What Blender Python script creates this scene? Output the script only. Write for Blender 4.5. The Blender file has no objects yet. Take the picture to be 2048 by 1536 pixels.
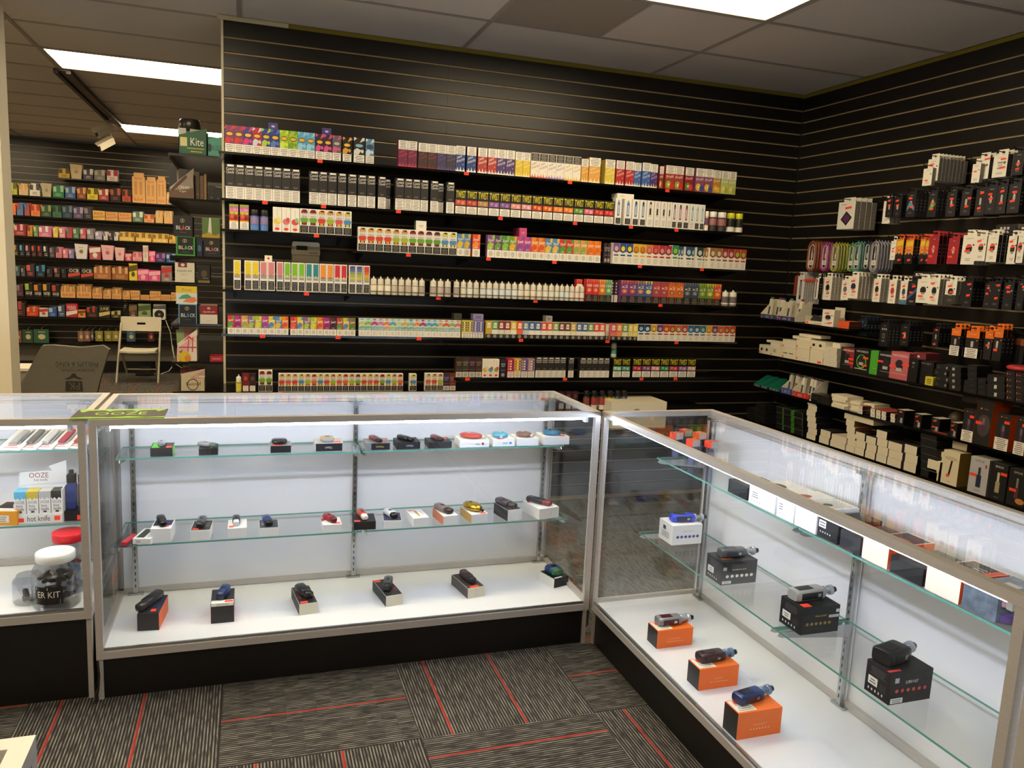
import bpy, math, random
from mathutils import Matrix, Vector, Euler
S = bpy.context.scene
COL = S.collection
PI = math.pi

# ---------------------------------------------------------------- camera, world, lights, exposure
CF = 1568.27
CC = Vector((-3.5503, -4.6233, 1.505))
CE = Euler((1.4230, -0.0462, -0.3202), 'XYZ')
CR = CE.to_matrix()
cam_d = bpy.data.cameras.new('camera')
cam_d.sensor_width = 36.0
cam_d.sensor_fit = 'HORIZONTAL'
cam_d.lens = CF / 2048 * 36
cam_d.clip_start = 0.02
cam = bpy.data.objects.new('camera', cam_d)
COL.objects.link(cam)
cam.location = CC
cam.rotation_euler = CE
S.camera = cam
W = bpy.data.worlds.new('world')
S.world = W
W.use_nodes = True
W.node_tree.nodes['Background'].inputs[0].default_value = (0.9, 0.8, 0.65, 1)
W.node_tree.nodes['Background'].inputs[1].default_value = 0.015
S.view_settings.view_transform = 'Standard'
S.view_settings.look = 'None'
S.view_settings.gamma = 1
S.view_settings.use_curve_mapping = False
S.view_settings.exposure = 0.0
CEILING_LIGHT = 26.0
CASE_LIGHT = 64.0       # LED strips inside the showcases

# ---------------------------------------------------------------- where photo columns/rows meet real planes
def ray(u, v):
    return CR @ Vector(((u - 1024) / CF, -(v - 768) / CF, -1.0))
def on(u, v, ax, val):
    d = ray(u, v)
    return CC + d * ((val - CC[ax]) / d[ax])
def col_x(u, y, z):
    n = CR @ Vector((CF, 0, u - 1024))
    return CC.x - (n.y * (y - CC.y) + n.z * (z - CC.z)) / n.x
def col_y(u, x, z):
    n = CR @ Vector((CF, 0, u - 1024))
    return CC.y - (n.x * (x - CC.x) + n.z * (z - CC.z)) / n.y

# ---------------------------------------------------------------- room measures
P = 0.0767          # slat pitch
ZG = 2.6346         # first groove
ZC = 2.741          # ceiling
XL = -3.674         # left end of the back wall
YF = 6.08           # far wall
TX, TY, T = -1.155, -0.5544, 0.6096
def zk(k): return ZG - P * k

# ---------------------------------------------------------------- materials
MATS = {}
def lin(h):
    h = h.lstrip('#')
    o = []
    for i in (0, 2, 4):
        c = int(h[i:i+2], 16) / 255
        o.append(c / 12.92 if c <= .04045 else ((c + .055) / 1.055) ** 2.4)
    return (*o, 1)
def mat(h, rough=.5, metal=0.0, spec=.5):
    k = (h, rough, metal, spec)
    if k in MATS: return MATS[k]
    m = bpy.data.materials.new('paint_' + h.lstrip('#'))
    m.use_nodes = True
    b = m.node_tree.nodes['Principled BSDF']
    b.inputs['Base Color'].default_value = lin(h)
    b.inputs['Roughness'].default_value = rough
    b.inputs['Metallic'].default_value = metal
    b.inputs['Specular IOR Level'].default_value = spec
    MATS[k] = m
    return m
class NT:
    def __init__(s, name):
        s.m = bpy.data.materials.new(name); s.m.use_nodes = True
        s.t = s.m.node_tree; s.b = s.t.nodes['Principled BSDF']; s.out = s.t.nodes['Material Output']
    def n(s, typ, **kw):
        x = s.t.nodes.new(typ)
        for k, v in kw.items():
            if k.startswith('i_'): x.inputs[k[2:].replace('_', ' ')].default_value = v
            else: setattr(x, k, v)
        return x
    def l(s, a, b): s.t.links.new(a, b)
    def math(s, op, a, b=None, c=None):
        x = s.n('ShaderNodeMath', operation=op)
        for i, q in enumerate((a, b, c)):
            if q is None: continue
            if isinstance(q, (int, float)): x.inputs[i].default_value = q
            else: s.l(q, x.inputs[i])
        return x.outputs[0]
    def mix(s, f, a, b):
        x = s.n('ShaderNodeMix', data_type='RGBA')
        if isinstance(f, (int, float)): x.inputs[0].default_value = f
        else: s.l(f, x.inputs[0])
        for i, q in ((6, a), (7, b)):
            if isinstance(q, tuple): x.inputs[i].default_value = q
            else: s.l(q, x.inputs[i])
        return x.outputs[2]
    def noise(s, scale, detail=2, co=None):
        x = s.n('ShaderNodeTexNoise'); x.inputs['Scale'].default_value = scale; x.inputs['Detail'].default_value = detail
        if co: s.l(co, x.inputs['Vector'])
        return x.outputs['Fac']
    def obj(s): return s.n('ShaderNodeTexCoord').outputs['Object']
def noisy(name, a, b, scale, rough=.6, detail=3, spec=.5, bump=0.0, metal=0.0, stretch=None):
    t = NT(name); co = t.obj()
    if stretch:
        mp = t.n('ShaderNodeMapping'); mp.inputs['Scale'].default_value = stretch; t.l(co, mp.inputs['Vector']); co = mp.outputs[0]
    f = t.noise(scale, detail, co)
    t.l(t.mix(f, lin(a), lin(b)), t.b.inputs['Base Color'])
    t.b.inputs['Roughness'].default_value = rough
    t.b.inputs['Specular IOR Level'].default_value = spec
    t.b.inputs['Metallic'].default_value = metal
    if bump:
        bp = t.n('ShaderNodeBump'); bp.inputs['Strength'].default_value = bump; bp.inputs['Distance'].default_value = .004
        t.l(f, bp.inputs['Height']); t.l(bp.outputs[0], t.b.inputs['Normal'])
    return t.m
def emit(name, h, s):
    t = NT(name)
    t.b.inputs['Base Color'].default_value = lin(h)
    t.b.inputs['Emission Color'].default_value = lin(h)
    t.b.inputs['Emission Strength'].default_value = s
    return t.m
def glass(name, tint=(.975, .99, .985, 1), f0=.03, rough=0.0):
    t = NT(name)
    g = t.n('ShaderNodeNewGeometry'); d = t.n('ShaderNodeVectorMath', operation='DOT_PRODUCT')
    t.l(g.outputs['Normal'], d.inputs[0]); t.l(g.outputs['Incoming'], d.inputs[1])
    c = t.math('ABSOLUTE', d.outputs['Value'])
    f = t.math('MULTIPLY_ADD', t.math('POWER', t.math('SUBTRACT', 1.0, c), 5.0), .56 - f0, f0)
    tr = t.n('ShaderNodeBsdfTransparent'); tr.inputs[0].default_value = tint
    gl = t.n('ShaderNodeBsdfGlossy'); gl.inputs['Roughness'].default_value = rough; gl.inputs[0].default_value = (1, 1, 1, 1)
    mx = t.n('ShaderNodeMixShader'); t.l(f, mx.inputs[0]); t.l(tr.outputs[0], mx.inputs[1]); t.l(gl.outputs[0], mx.inputs[2])
    t.l(mx.outputs[0], t.out.inputs['Surface'])
    return t.m
SLAT = noisy('slat_black_laminate', '#13100d', '#181410', 9, rough=.36, spec=.5)
GROOVE = noisy('groove_raw_board', '#cdb78f', '#b8a079', 20, rough=.6)
TILE = noisy('ceiling_tile_fissured', '#e2d9cc', '#cfc5b7', 140, rough=.9, detail=6, bump=.25)
GRID = mat('#a79d90', .5)
ALU = noisy('brushed_aluminium', '#cdc9c6', '#b9b4b0', 6, rough=.4, metal=.35, stretch=(2, 2, 60))
CHROME = mat('#b9bcbd', .22, .9)
WHITE_LAM = mat('#e6e6ea', .2, 0, .35)
DECK = mat('#e6e6e9', .25)
BLACKPANEL = noisy('black_base_panel', '#0c0b0a', '#14110f', 30, rough=.38)
GLASS = glass('clear_glass')
GLASSEDGE = mat('#5f9d8d', .15)
SHELFBLK = mat('#0b0a09', .18)
WALLPAINT = noisy('beige_wall_paint', '#e6dcc4', '#ddd2b8', 5, rough=.75)
OLIVE = noisy('olive_wall_paint', '#8a7a1e', '#7c6d18', 8, rough=.7)
ACRYL = glass('clear_acrylic', (.94, .95, .95, 1), .05)
JARPL = glass('jar_plastic', (.86, .88, .89, 1), .13)
BLIST = glass('blister_plastic', (.74, .77, .8, 1), .12)
STICKER = mat('#ff4a2e', .5)
def carpet(name, blocks):
    t = NT(name); co = t.obj(); sp = t.n('ShaderNodeSeparateXYZ'); t.l(co, sp.inputs[0]); X, Y = sp.outputs[0], sp.outputs[1]
    wn = t.n('ShaderNodeTexWhiteNoise', noise_dimensions='3D')
    cb = t.n('ShaderNodeCombineXYZ')
    t.l(t.math('FLOOR', t.math('MULTIPLY', X, 41.0)), cb.inputs[0]); t.l(t.math('FLOOR', t.math('MULTIPLY', Y, 20.0)), cb.inputs[1])
    oi = t.n('ShaderNodeObjectInfo'); t.l(t.math('MULTIPLY', oi.outputs['Random'], 57.0), cb.inputs[2])
    t.l(cb.outputs[0], wn.inputs['Vector'])
    bl = wn.outputs['Value']
    st = t.math('SINE', t.math('MULTIPLY', X, 2 * PI / .0098))
    st = t.math('SMOOTH_MIN', t.math('MULTIPLY_ADD', st, 1.7, .15), 1.0, .2)
    st = t.math('MAXIMUM', st, 0.0)
    n2 = t.noise(900, 2, co)
    mp = t.n('ShaderNodeMapping'); mp.inputs['Scale'].default_value = (102.0, 16.0, 1.0); t.l(co, mp.inputs['Vector'])
    n3 = t.math('MULTIPLY', t.math('SUBTRACT', t.noise(1.0, 2, mp.outputs[0]), .3), 3.2)
    n3 = t.math('MINIMUM', t.math('MAXIMUM', n3, .1), 1.0)
    st = t.math('MULTIPLY', st, n3)
    amp = t.math('MULTIPLY_ADD', t.math('GREATER_THAN', bl, .4), .4 if blocks else .12, .6 if blocks else .88)
    st = t.math('MULTIPLY', t.math('MULTIPLY', st, amp), t.math('MULTIPLY_ADD', n2, 1.1, .35))
    base = t.mix(t.noise(260, 3, co), lin('#292725'), lin('#3b3835'))
    c = t.mix(st, base, lin('#989286'))
    r = None
    for q in (-.2, .055):
        a = t.math('LESS_THAN', t.math('ABSOLUTE', t.math('SUBTRACT', X, q)), .0048)
        r = a if r is None else t.math('MAXIMUM', r, a)
    c = t.mix(t.math('MULTIPLY', r, t.math('MULTIPLY_ADD', n2, .5, .4)), c, lin('#b8382c'))
    t.l(c, t.b.inputs['Base Color']); t.b.inputs['Roughness'].default_value = .95; t.b.inputs['Specular IOR Level'].default_value = .1
    bp = t.n('ShaderNodeBump'); bp.inputs['Strength'].default_value = .5; bp.inputs['Distance'].default_value = .003
    t.l(st, bp.inputs['Height']); t.l(bp.outputs[0], t.b.inputs['Normal'])
    return t.m
CARP1 = carpet('striped_carpet', False)
CARP2 = carpet('block_striped_carpet', True)

# ---------------------------------------------------------------- mesh building
TEXTS = {}
def text_tris(s):
    if s in TEXTS: return TEXTS[s]
    c = bpy.data.curves.new('t', 'FONT'); c.body = s; c.resolution_u = 2; c.fill_mode = 'FRONT'
    o = bpy.data.objects.new('t', c); COL.objects.link(o)
    dg = bpy.context.evaluated_depsgraph_get(); e = o.evaluated_get(dg); me = e.to_mesh()
    vs = [tuple(v.co) for v in me.vertices]; fs = [tuple(f.vertices) for f in me.polygons]
    e.to_mesh_clear(); bpy.data.objects.remove(o); bpy.data.curves.remove(c)
    x0 = min(v[0] for v in vs); x1 = max(v[0] for v in vs); y0 = min(v[1] for v in vs); y1 = max(v[1] for v in vs)
    TEXTS[s] = ([((v[0] - x0) / (x1 - x0), (v[1] - y0) / (y1 - y0)) for v in vs], fs)
    return TEXTS[s]
class MB:
    def __init__(s): s.v = []; s.f = []; s.mi = []; s.ms = []; s.sm = []
    def slot(s, m):
        if isinstance(m, str): m = mat(m)
        if m not in s.ms: s.ms.append(m)
        return s.ms.index(m)
    def add(s, vs, fs, m, smooth=False):
        b = len(s.v); s.v += [tuple(x) for x in vs]; i = s.slot(m)
        for f in fs: s.f.append(tuple(b + q for q in f)); s.mi.append(i); s.sm.append(smooth)
        return s
    def box(s, x0, x1, y0, y1, z0, z1, m, **fm):
        vs = [(x0,y0,z0),(x1,y0,z0),(x1,y1,z0),(x0,y1,z0),(x0,y0,z1),(x1,y0,z1),(x1,y1,z1),(x0,y1,z1)]
        F = dict(b=(0,3,2,1), t=(4,5,6,7), f=(0,1,5,4), k=(2,3,7,6), l=(3,0,4,7), r=(1,2,6,5))
        for k, f in F.items(): s.add(vs, [f], fm.get(k, m))
        return s
    def rbox(s, x0, x1, y0, y1, z0, z1, r, m, seg=3):     # rounded in plan (x,z profile extruded in y)
        pts = []
        for cx, cz, a0 in ((x1-r, z1-r, 0), (x0+r, z1-r, 90), (x0+r, z0+r, 180), (x1-r, z0+r, 270)):
            for i in range(seg + 1):
                a = math.radians(a0 + 90 * i / seg); pts.append((cx + r*math.cos(a), cz + r*math.sin(a)))
        return s.prism(pts, y0, y1, m)
    def prism(s, pts, y0, y1, m, side=None):       # (x,z) outline extruded along y
        n = len(pts)
        vs = [(x, y0, z) for x, z in pts] + [(x, y1, z) for x, z in pts]
        s.add(vs, [tuple(range(n))[::1], tuple(range(2*n-1, n-1, -1))], m)
        s.add(vs, [((i+1) % n, i, i+n, (i+1) % n + n) for i in range(n)], side or m)
        return s
    def lathe(s, prof, m, n=14, cx=0, cy=0, z=0, axis='z', caps=True):   # prof (r,h)
        vs = []
        for r, h in prof:
            for i in range(n):
                a = 2*PI*i/n
                if axis == 'z': vs.append((cx + r*math.cos(a), cy + r*math.sin(a), z + h))
                elif axis == 'x': vs.append((cx + h, cy + r*math.cos(a), z + r*math.sin(a)))
                else: vs.append((cx + r*math.cos(a), cy + h, z + r*math.sin(a)))
        fs = [(j*n+i, j*n+(i+1) % n, (j+1)*n+(i+1) % n, (j+1)*n+i) for j in range(len(prof)-1) for i in range(n)]
        s.add(vs, fs, m, True)
        if caps: s.add(vs, [tuple(range(n))[::-1], tuple(range((len(prof)-1)*n, len(prof)*n))], m)
        return s
    def tube(s, pts, r, m, n=6):
        pts = [Vector(q) for q in pts]; vs = []
        for i, q in enumerate(pts):
            d = (pts[min(i+1, len(pts)-1)] - pts[max(i-1, 0)]).normalized()
            a = d.orthogonal().normalized() if i == 0 else (a - d*a.dot(d)).normalized()
            b = d.cross(a)
            for j in range(n):
                t = 2*PI*j/n; vs.append(q + a*(r*math.cos(t)) + b*(r*math.sin(t)))
        fs = [(j*n+i, j*n+(i+1) % n, (j+1)*n+(i+1) % n, (j+1)*n+i) for j in range(len(pts)-1) for i in range(n)]
        s.add(vs, fs, m, True); s.add(vs, [tuple(range(n))[::-1], tuple(range(len(vs)-n, len(vs)))], m)
        return s
    # flat print on the front (-y), given in fractions of the w x h face, back to front in order
    def prints(s, w, h, specs, y=0.0, x0=0.0, z0=0.0, fr=None):
        fr = fr or (lambda a, b, o: (x0 + (a - .5) * w, y - o, z0 + b * h))
        o = .00012
        for sp in specs:
            o += .00012; k = sp[0]
            if k == 'r':
                a, b, c, d, m = sp[1:6]
                s.add([fr(a, c, o), fr(b, c, o), fr(b, d, o), fr(a, d, o)], [(0, 1, 2, 3)], m)
            elif k == 'p':
                s.add([fr(a, b, o) for a, b in sp[1]], [tuple(range(len(sp[1])))], sp[2])
            elif k == 'e':
                cx, cz, rx, rz, m = sp[1:6]; n = 14
                s.add([fr(cx + rx*math.cos(2*PI*i/n), cz + rz*math.sin(2*PI*i/n), o) for i in range(n)], [tuple(range(n))], m)
            elif k == 'f':
                a, b, c, d, bg, ink, n = sp[1:8]
                if bg: s.add([fr(a, c, o), fr(b, c, o), fr(b, d, o), fr(a, d, o)], [(0, 1, 2, 3)], bg)
                rnd = random.Random(int(w*1e4) + n); st = (d - c) / (n + .6)
                for i in range(n):
                    zc = d - (i + .85) * st; e = rnd.uniform(.08, .24) * (b - a); q = st * .17
                    s.add([fr(a+e, zc-q, o+.0001), fr(b-e, zc-q, o+.0001), fr(b-e, zc+q, o+.0001), fr(a+e, zc+q, o+.0001)], [(0, 1, 2, 3)], ink)
            elif k == 't':
                txt, a, b, c, d, m = sp[1:7]; sk = sp[7] if len(sp) > 7 else 0
                vs, fs = text_tris(txt)
                s.add([fr(a + p[0]*(b-a), c + p[1]*(d-c) + sk*p[0], o) for p in vs], fs, m)
        return s
    def mesh(s, name):
        me = bpy.data.meshes.new(name)
        me.from_pydata(s.v, [], s.f)
        for m in s.ms: me.materials.append(m)
        me.polygons.foreach_set('material_index', s.mi)
        me.polygons.foreach_set('use_smooth', s.sm)
        me.update()
        return me
def put(name, data, parent=None, loc=(0, 0, 0), rz=0.0, rot=None, label=None, cat=None, group=None, kind=None):
    if isinstance(data, MB): data = data.mesh(name)
    o = bpy.data.objects.new(name, data); COL.objects.link(o)
    o.location = loc; o.rotation_euler = rot or (0, 0, rz)
    if parent: o.parent = parent
    if label: o['label'] = label
    if cat: o['category'] = cat
    if group: o['group'] = group
    if kind: o['kind'] = kind
    return o
def thing(name, label, cat, loc=(0, 0, 0), rz=0.0, group=None, rot=None):
    return put(name, None, None, loc, rz, rot, label, cat, group)
ORD = ['first','second','third','fourth','fifth','sixth','seventh','eighth','ninth','tenth','eleventh','twelfth','thirteenth','fourteenth',
       'fifteenth','sixteenth','seventeenth','eighteenth','nineteenth','twentieth'] + ['%dth' % i if i % 10 not in (1,2,3) else '%d%s' % (i, {1:'st',2:'nd',3:'rd'}[i % 10]) for i in range(21, 60)]
# labels are made unique after a row is complete: same wording gets its rank from the left
def rank_labels(objs, where):
    by = {}
    objs = sorted(objs, key=lambda q: q[0].location.x)
    for o, d in objs: by.setdefault(d, []).append(o)
    for d, os in by.items():
        if len(os) == 1: os[0]['label'] = d + ' ' + where
        else:
            for i, o in enumerate(os): o['label'] = '%s, %s from left %s' % (d, ORD[i], where)
def bx(x0, x1, y0, y1, z0, z1, m, **k): return MB().box(x0, x1, y0, y1, z0, z1, m, **k)

# ---------------------------------------------------------------- room shell
def struct(name, data, parent=None, loc=(0, 0, 0), rz=0): return put(name, data, parent, loc, rz, kind='structure' if not parent else None)
fl = struct('floor', bx(-8.5, .1, -8, YF, -.06, -.006, CARP1))
fl['label'] = 'dark grey striped carpet tile floor'
tile1 = MB().box(-T/2+.0008, T/2-.0008, -T/2+.0008, T/2-.0008, -.006, 0, CARP1).mesh('carpet_tile')
tile2 = MB().box(-T/2+.0008, T/2-.0008, -T/2+.0008, T/2-.0008, -.006, 0, CARP2).mesh('carpet_tile')
for i in range(-4, 3):
    for j in range(-3, 14):
        cx = -3.6409 + (i + .5) * T; cy = -2.3546 + (j + .5) * T
        if (j > 1 and (i > 0)) or cy > YF - .3 or (i < -2 and j < 4): continue
        a = (i + j) % 2 == 0
        put('carpet_tile', tile2 if a else tile1, fl, (cx, cy, 0), -PI/2 if a else 0)
cl = struct('ceiling', bx(-8.5, .1, -8, YF, ZC + .02, ZC + .1, TILE))
tm = bx(-T+.012, T-.012, -T/2+.012, T/2-.012, ZC + .003, ZC + .02, TILE).mesh('ceiling_tile')
FIX = [(-4, 1), (-2, 1)]
def lx(i): return TX + 2*T*i
def ly(j): return TY + T*j
fixt = [(-5, 3), (-5, 8), (-5, -2), (-5, -7), (-3, 3), (-3, 8), (-1, -2), (-3, -2), (-3, -7)]  # far-left column is unseen, added to brighten the ceiling and far wall
for i in range(-6, 1):
    for j in range(-12, 11):
        if (i, j) in fixt or (i, j) == (-1, -1): continue
        x0, x1, y0, y1 = lx(i), min(lx(i+1), .09), ly(j), min(ly(j+1), YF)
        if x0 < -8 or y0 < -8 or y1 - y0 < .05: continue
        if i == 0: put('ceiling_tile', bx(x0+.012, -.002, y0+.012, y1-.012, ZC+.003, ZC+.02, TILE), cl)
        else: put('ceiling_tile', tm, cl, ((x0+x1)/2, (y0+ly(j+1))/2, 0))
for i in range(-5, 1): put('grid_bar', bx(lx(i)-.012, lx(i)+.012, -8, YF, ZC-.002, ZC+.012, GRID), cl)
for j in range(-11, 11): put('grid_bar', bx(-8, .05, ly(j)-.0115, ly(j)+.0115, ZC-.0015, ZC+.012, GRID), cl)
# slat walls: every slat is a board of its own in front of a raw-board backing
def slat_wall(name, length, joints, ztop, loc, rz, zb=0.0, n=36):
    w = struct(name, MB().box(0, length, .0115, .11, 0, ztop, GROOVE), None, loc, rz)
    edges = [0] + joints + [length]
    for a, b in zip(edges, edges[1:]):
        m = MB().box(a+.0004, b-.0004, 0, .0118, .005, P-.005, SLAT).mesh('slat')
        for i in range(n):
            z = ZG - P*(i + 1)
            if z < zb - .02: break
            put('slat', m, w, (0, 0, z))
        put('slat', bx(a+.0004, b-.0004, 0, .0118, ZG + .0045, ztop, SLAT), w)
    return w
wb = slat_wall('wall_back', -XL, [1.217, 2.434], 2.7175, (XL, 0, 0), 0)
wr = slat_wall('wall_right', 7.9, [1.219, 2.438, 3.657, 4.876], 2.7175, (0, 0, 0), -PI/2)
wf = slat_wall('wall_far', 5.0, [1.22, 2.44, 3.66], 2.7175, (-8.6, YF, 0), 0, zb=.3)
put('kick_board', bx(0, 5, -.012, .012, 0, .13, BLACKPANEL), wf)
put('lower_panel', bx(0, 5, -.006, .012, .13, .33, mat('#8f8a80', .6)), wf)
struct('wall_partition', bx(-3.593, -3.45, .115, YF, 0, ZC, SLAT))
struct('trim_1', bx(XL-.012, XL, -.003, .118, 0, 2.7175, mat('#d8cfb0', .5)))
struct('trim_2', MB().box(XL-.03, XL+.33, -.004, .11, 2.7185, ZC, mat('#cfc29a', .6)))
struct('trim_3', bx(XL+.332, 0, .001, .1, 2.7185, ZC, OLIVE))
struct('trim_4', bx(.0, .1, -7.9, 0, 2.7185, ZC, OLIVE))
struct('wall_front', bx(-8.5, 0, -8.1, -8, 0, ZC, WALLPAINT))
struct('wall_left', bx(-8.7, -8.6, -8, YF, 0, ZC, WALLPAINT))
pc = on(25, 780, 1, 0.0)
struct('wall_post', bx(pc.x - .5, pc.x, 0, .16, 0, ZC, WALLPAINT))
# ceiling fixtures
LENS = NT('prismatic_diffuser')
def lens_mat():
    t = LENS; co = t.obj(); sp = t.n('ShaderNodeSeparateXYZ'); t.l(co, sp.inputs[0])
    tubes = None
    for q in (-.15, .15):
        d = t.math('DIVIDE', t.math('SUBTRACT', sp.outputs[1], q), .075)
        g = t.math('POWER', 2.718, t.math('MULTIPLY', t.math('MULTIPLY', d, d), -1.0))
        tubes = g if tubes is None else t.math('ADD', tubes, g)
    t.b.inputs['Base Color'].default_value = (.8, .75, .6, 1)
    t.b.inputs['Emission Color'].default_value = (1.0, .82, .54, 1)
    t.l(t.math('MULTIPLY', t.math('MULTIPLY_ADD', tubes, 1.0, .28), CEILING_LIGHT), t.b.inputs['Emission Strength'])
    return t.m
lens_mat()
lw = {(-3, 3): 'nearer of the two in the far room', (-3, 8): 'at the far end of the far room', (-1, -2): 'cut by the top picture edge',
      (-3, -2): 'above the left showcase', (-1, -7): 'behind the camera on the right', (-3, -7): 'behind the camera on the left',
      (-5, 3): 'added out of view, far left in the far room', (-5, 8): 'added out of view, far left at the far end', (-5, -2): 'added out of view, far left over the counter', (-5, -7): 'added out of view, far left behind the camera'}
lensm = bx(-T+.03, T-.03, -T/2+.03, T/2-.03, ZC+.001, ZC+.012, LENS.m).mesh('diffuser')
fram = MB().box(-T+.01, T-.01, -T/2+.01, -T/2+.03, ZC-.003, ZC+.03, GRID).box(-T+.01, T-.01, T/2-.03, T/2-.01, ZC-.003, ZC+.03, GRID).box(-T+.01, -T+.03, -T/2+.03, T/2-.03, ZC-.003, ZC+.03, GRID).box(T-.03, T-.01, -T/2+.03, T/2-.03, ZC-.003, ZC+.03, GRID).mesh('light_frame')
for (i, j) in fixt:
    t = thing('ceiling_light', 'warm fluorescent ceiling panel ' + lw[(i, j)], 'light', (lx(i)+T, ly(j)+T/2, 0), group='fluorescent ceiling panels')
    put('diffuser', lensm, t); put('light_frame', fram, t)
v = thing('ceiling_vent', 'grey perforated air vent panel set in the ceiling', 'vent', (lx(-1)+T/2, ly(-1)+T/2, 0))
VENT = NT('perforated_vent')
def vent_mat():
    t = VENT; sp = t.n('ShaderNodeSeparateXYZ'); t.l(t.obj(), sp.inputs[0])
    a = t.math('MULTIPLY', t.math('SINE', t.math('MULTIPLY', sp.outputs[0], 520)), t.math('SINE', t.math('MULTIPLY', sp.outputs[1], 520)))
    t.l(t.mix(t.math('GREATER_THAN', a, .25), lin('#b3a897'), lin('#6a6051')), t.b.inputs['Base Color']); t.b.inputs['Roughness'].default_value = .7
vent_mat()
put('perforated_plate', bx(-T/2+.014, T/2-.014, -T/2+.014, T/2-.014, ZC-.001, ZC+.02, VENT.m), v)
put('vent_frame', MB().box(-T/2+.008, T/2-.008, -T/2+.006, -T/2+.02, ZC-.004, ZC+.01, GRID).box(-T/2+.008, T/2-.008, T/2-.02, T/2-.006, ZC-.004, ZC+.01, GRID).box(T/2-.02, T/2-.006, -T/2+.02, T/2-.02, ZC-.004, ZC+.01, GRID), v)
put('ceiling_tile', bx(lx(-1)+T+.002, lx(0)-.012, ly(-1)+.012, ly(0)-.012, ZC+.003, ZC+.02, TILE), cl)
# dark track and two small cameras on the far ceiling
put('ceiling_track', MB().box(-.05, -.02, 0, 2.42, -.03, 0, '#15110d').box(.03, .06, 0, 2.42, -.03, 0, '#15110d').box(-.02, .03, 0, 2.42, -.012, 0, '#4b4239'), None, (-4.80, 1.89, ZC-.002), label='long dark double track running along the far ceiling', cat='track')
def sec_cam(loc, rot, lab):
    t = thing('security_camera', lab, 'camera', loc, 0, 'ceiling cameras'); t.scale = (.72, .72, .95)
    put('mount', MB().lathe([(.035, -.015), (.035, 0)], '#e2d8c2', 12).tube([(0, 0, -.01), (0, 0, -.06), (-.03, -.01, -.1)], .011, '#d8cdb6'), t)
    h = put('housing', MB().rbox(-.045, .045, -.1, .12, -.04, .04, .015, mat('#d9cfba', .5)).box(-.052, .052, -.13, .1, .036, .048, '#e6dcc6'), t, (-.07, -.03, -.13), rot=rot)
    put('lens', MB().lathe([(.028, -.112), (.03, -.098)], '#14110e', 12, axis='y'), h)
sec_cam(on(219, 234, 2, ZC), (.55, .3, -.9), 'small white bullet camera hanging from the dark ceiling track')
sec_cam(on(222, 265.7, 2, ZC), (.5, .3, -1.0), 'lower white bullet camera on the far ceiling by the second light')
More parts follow.
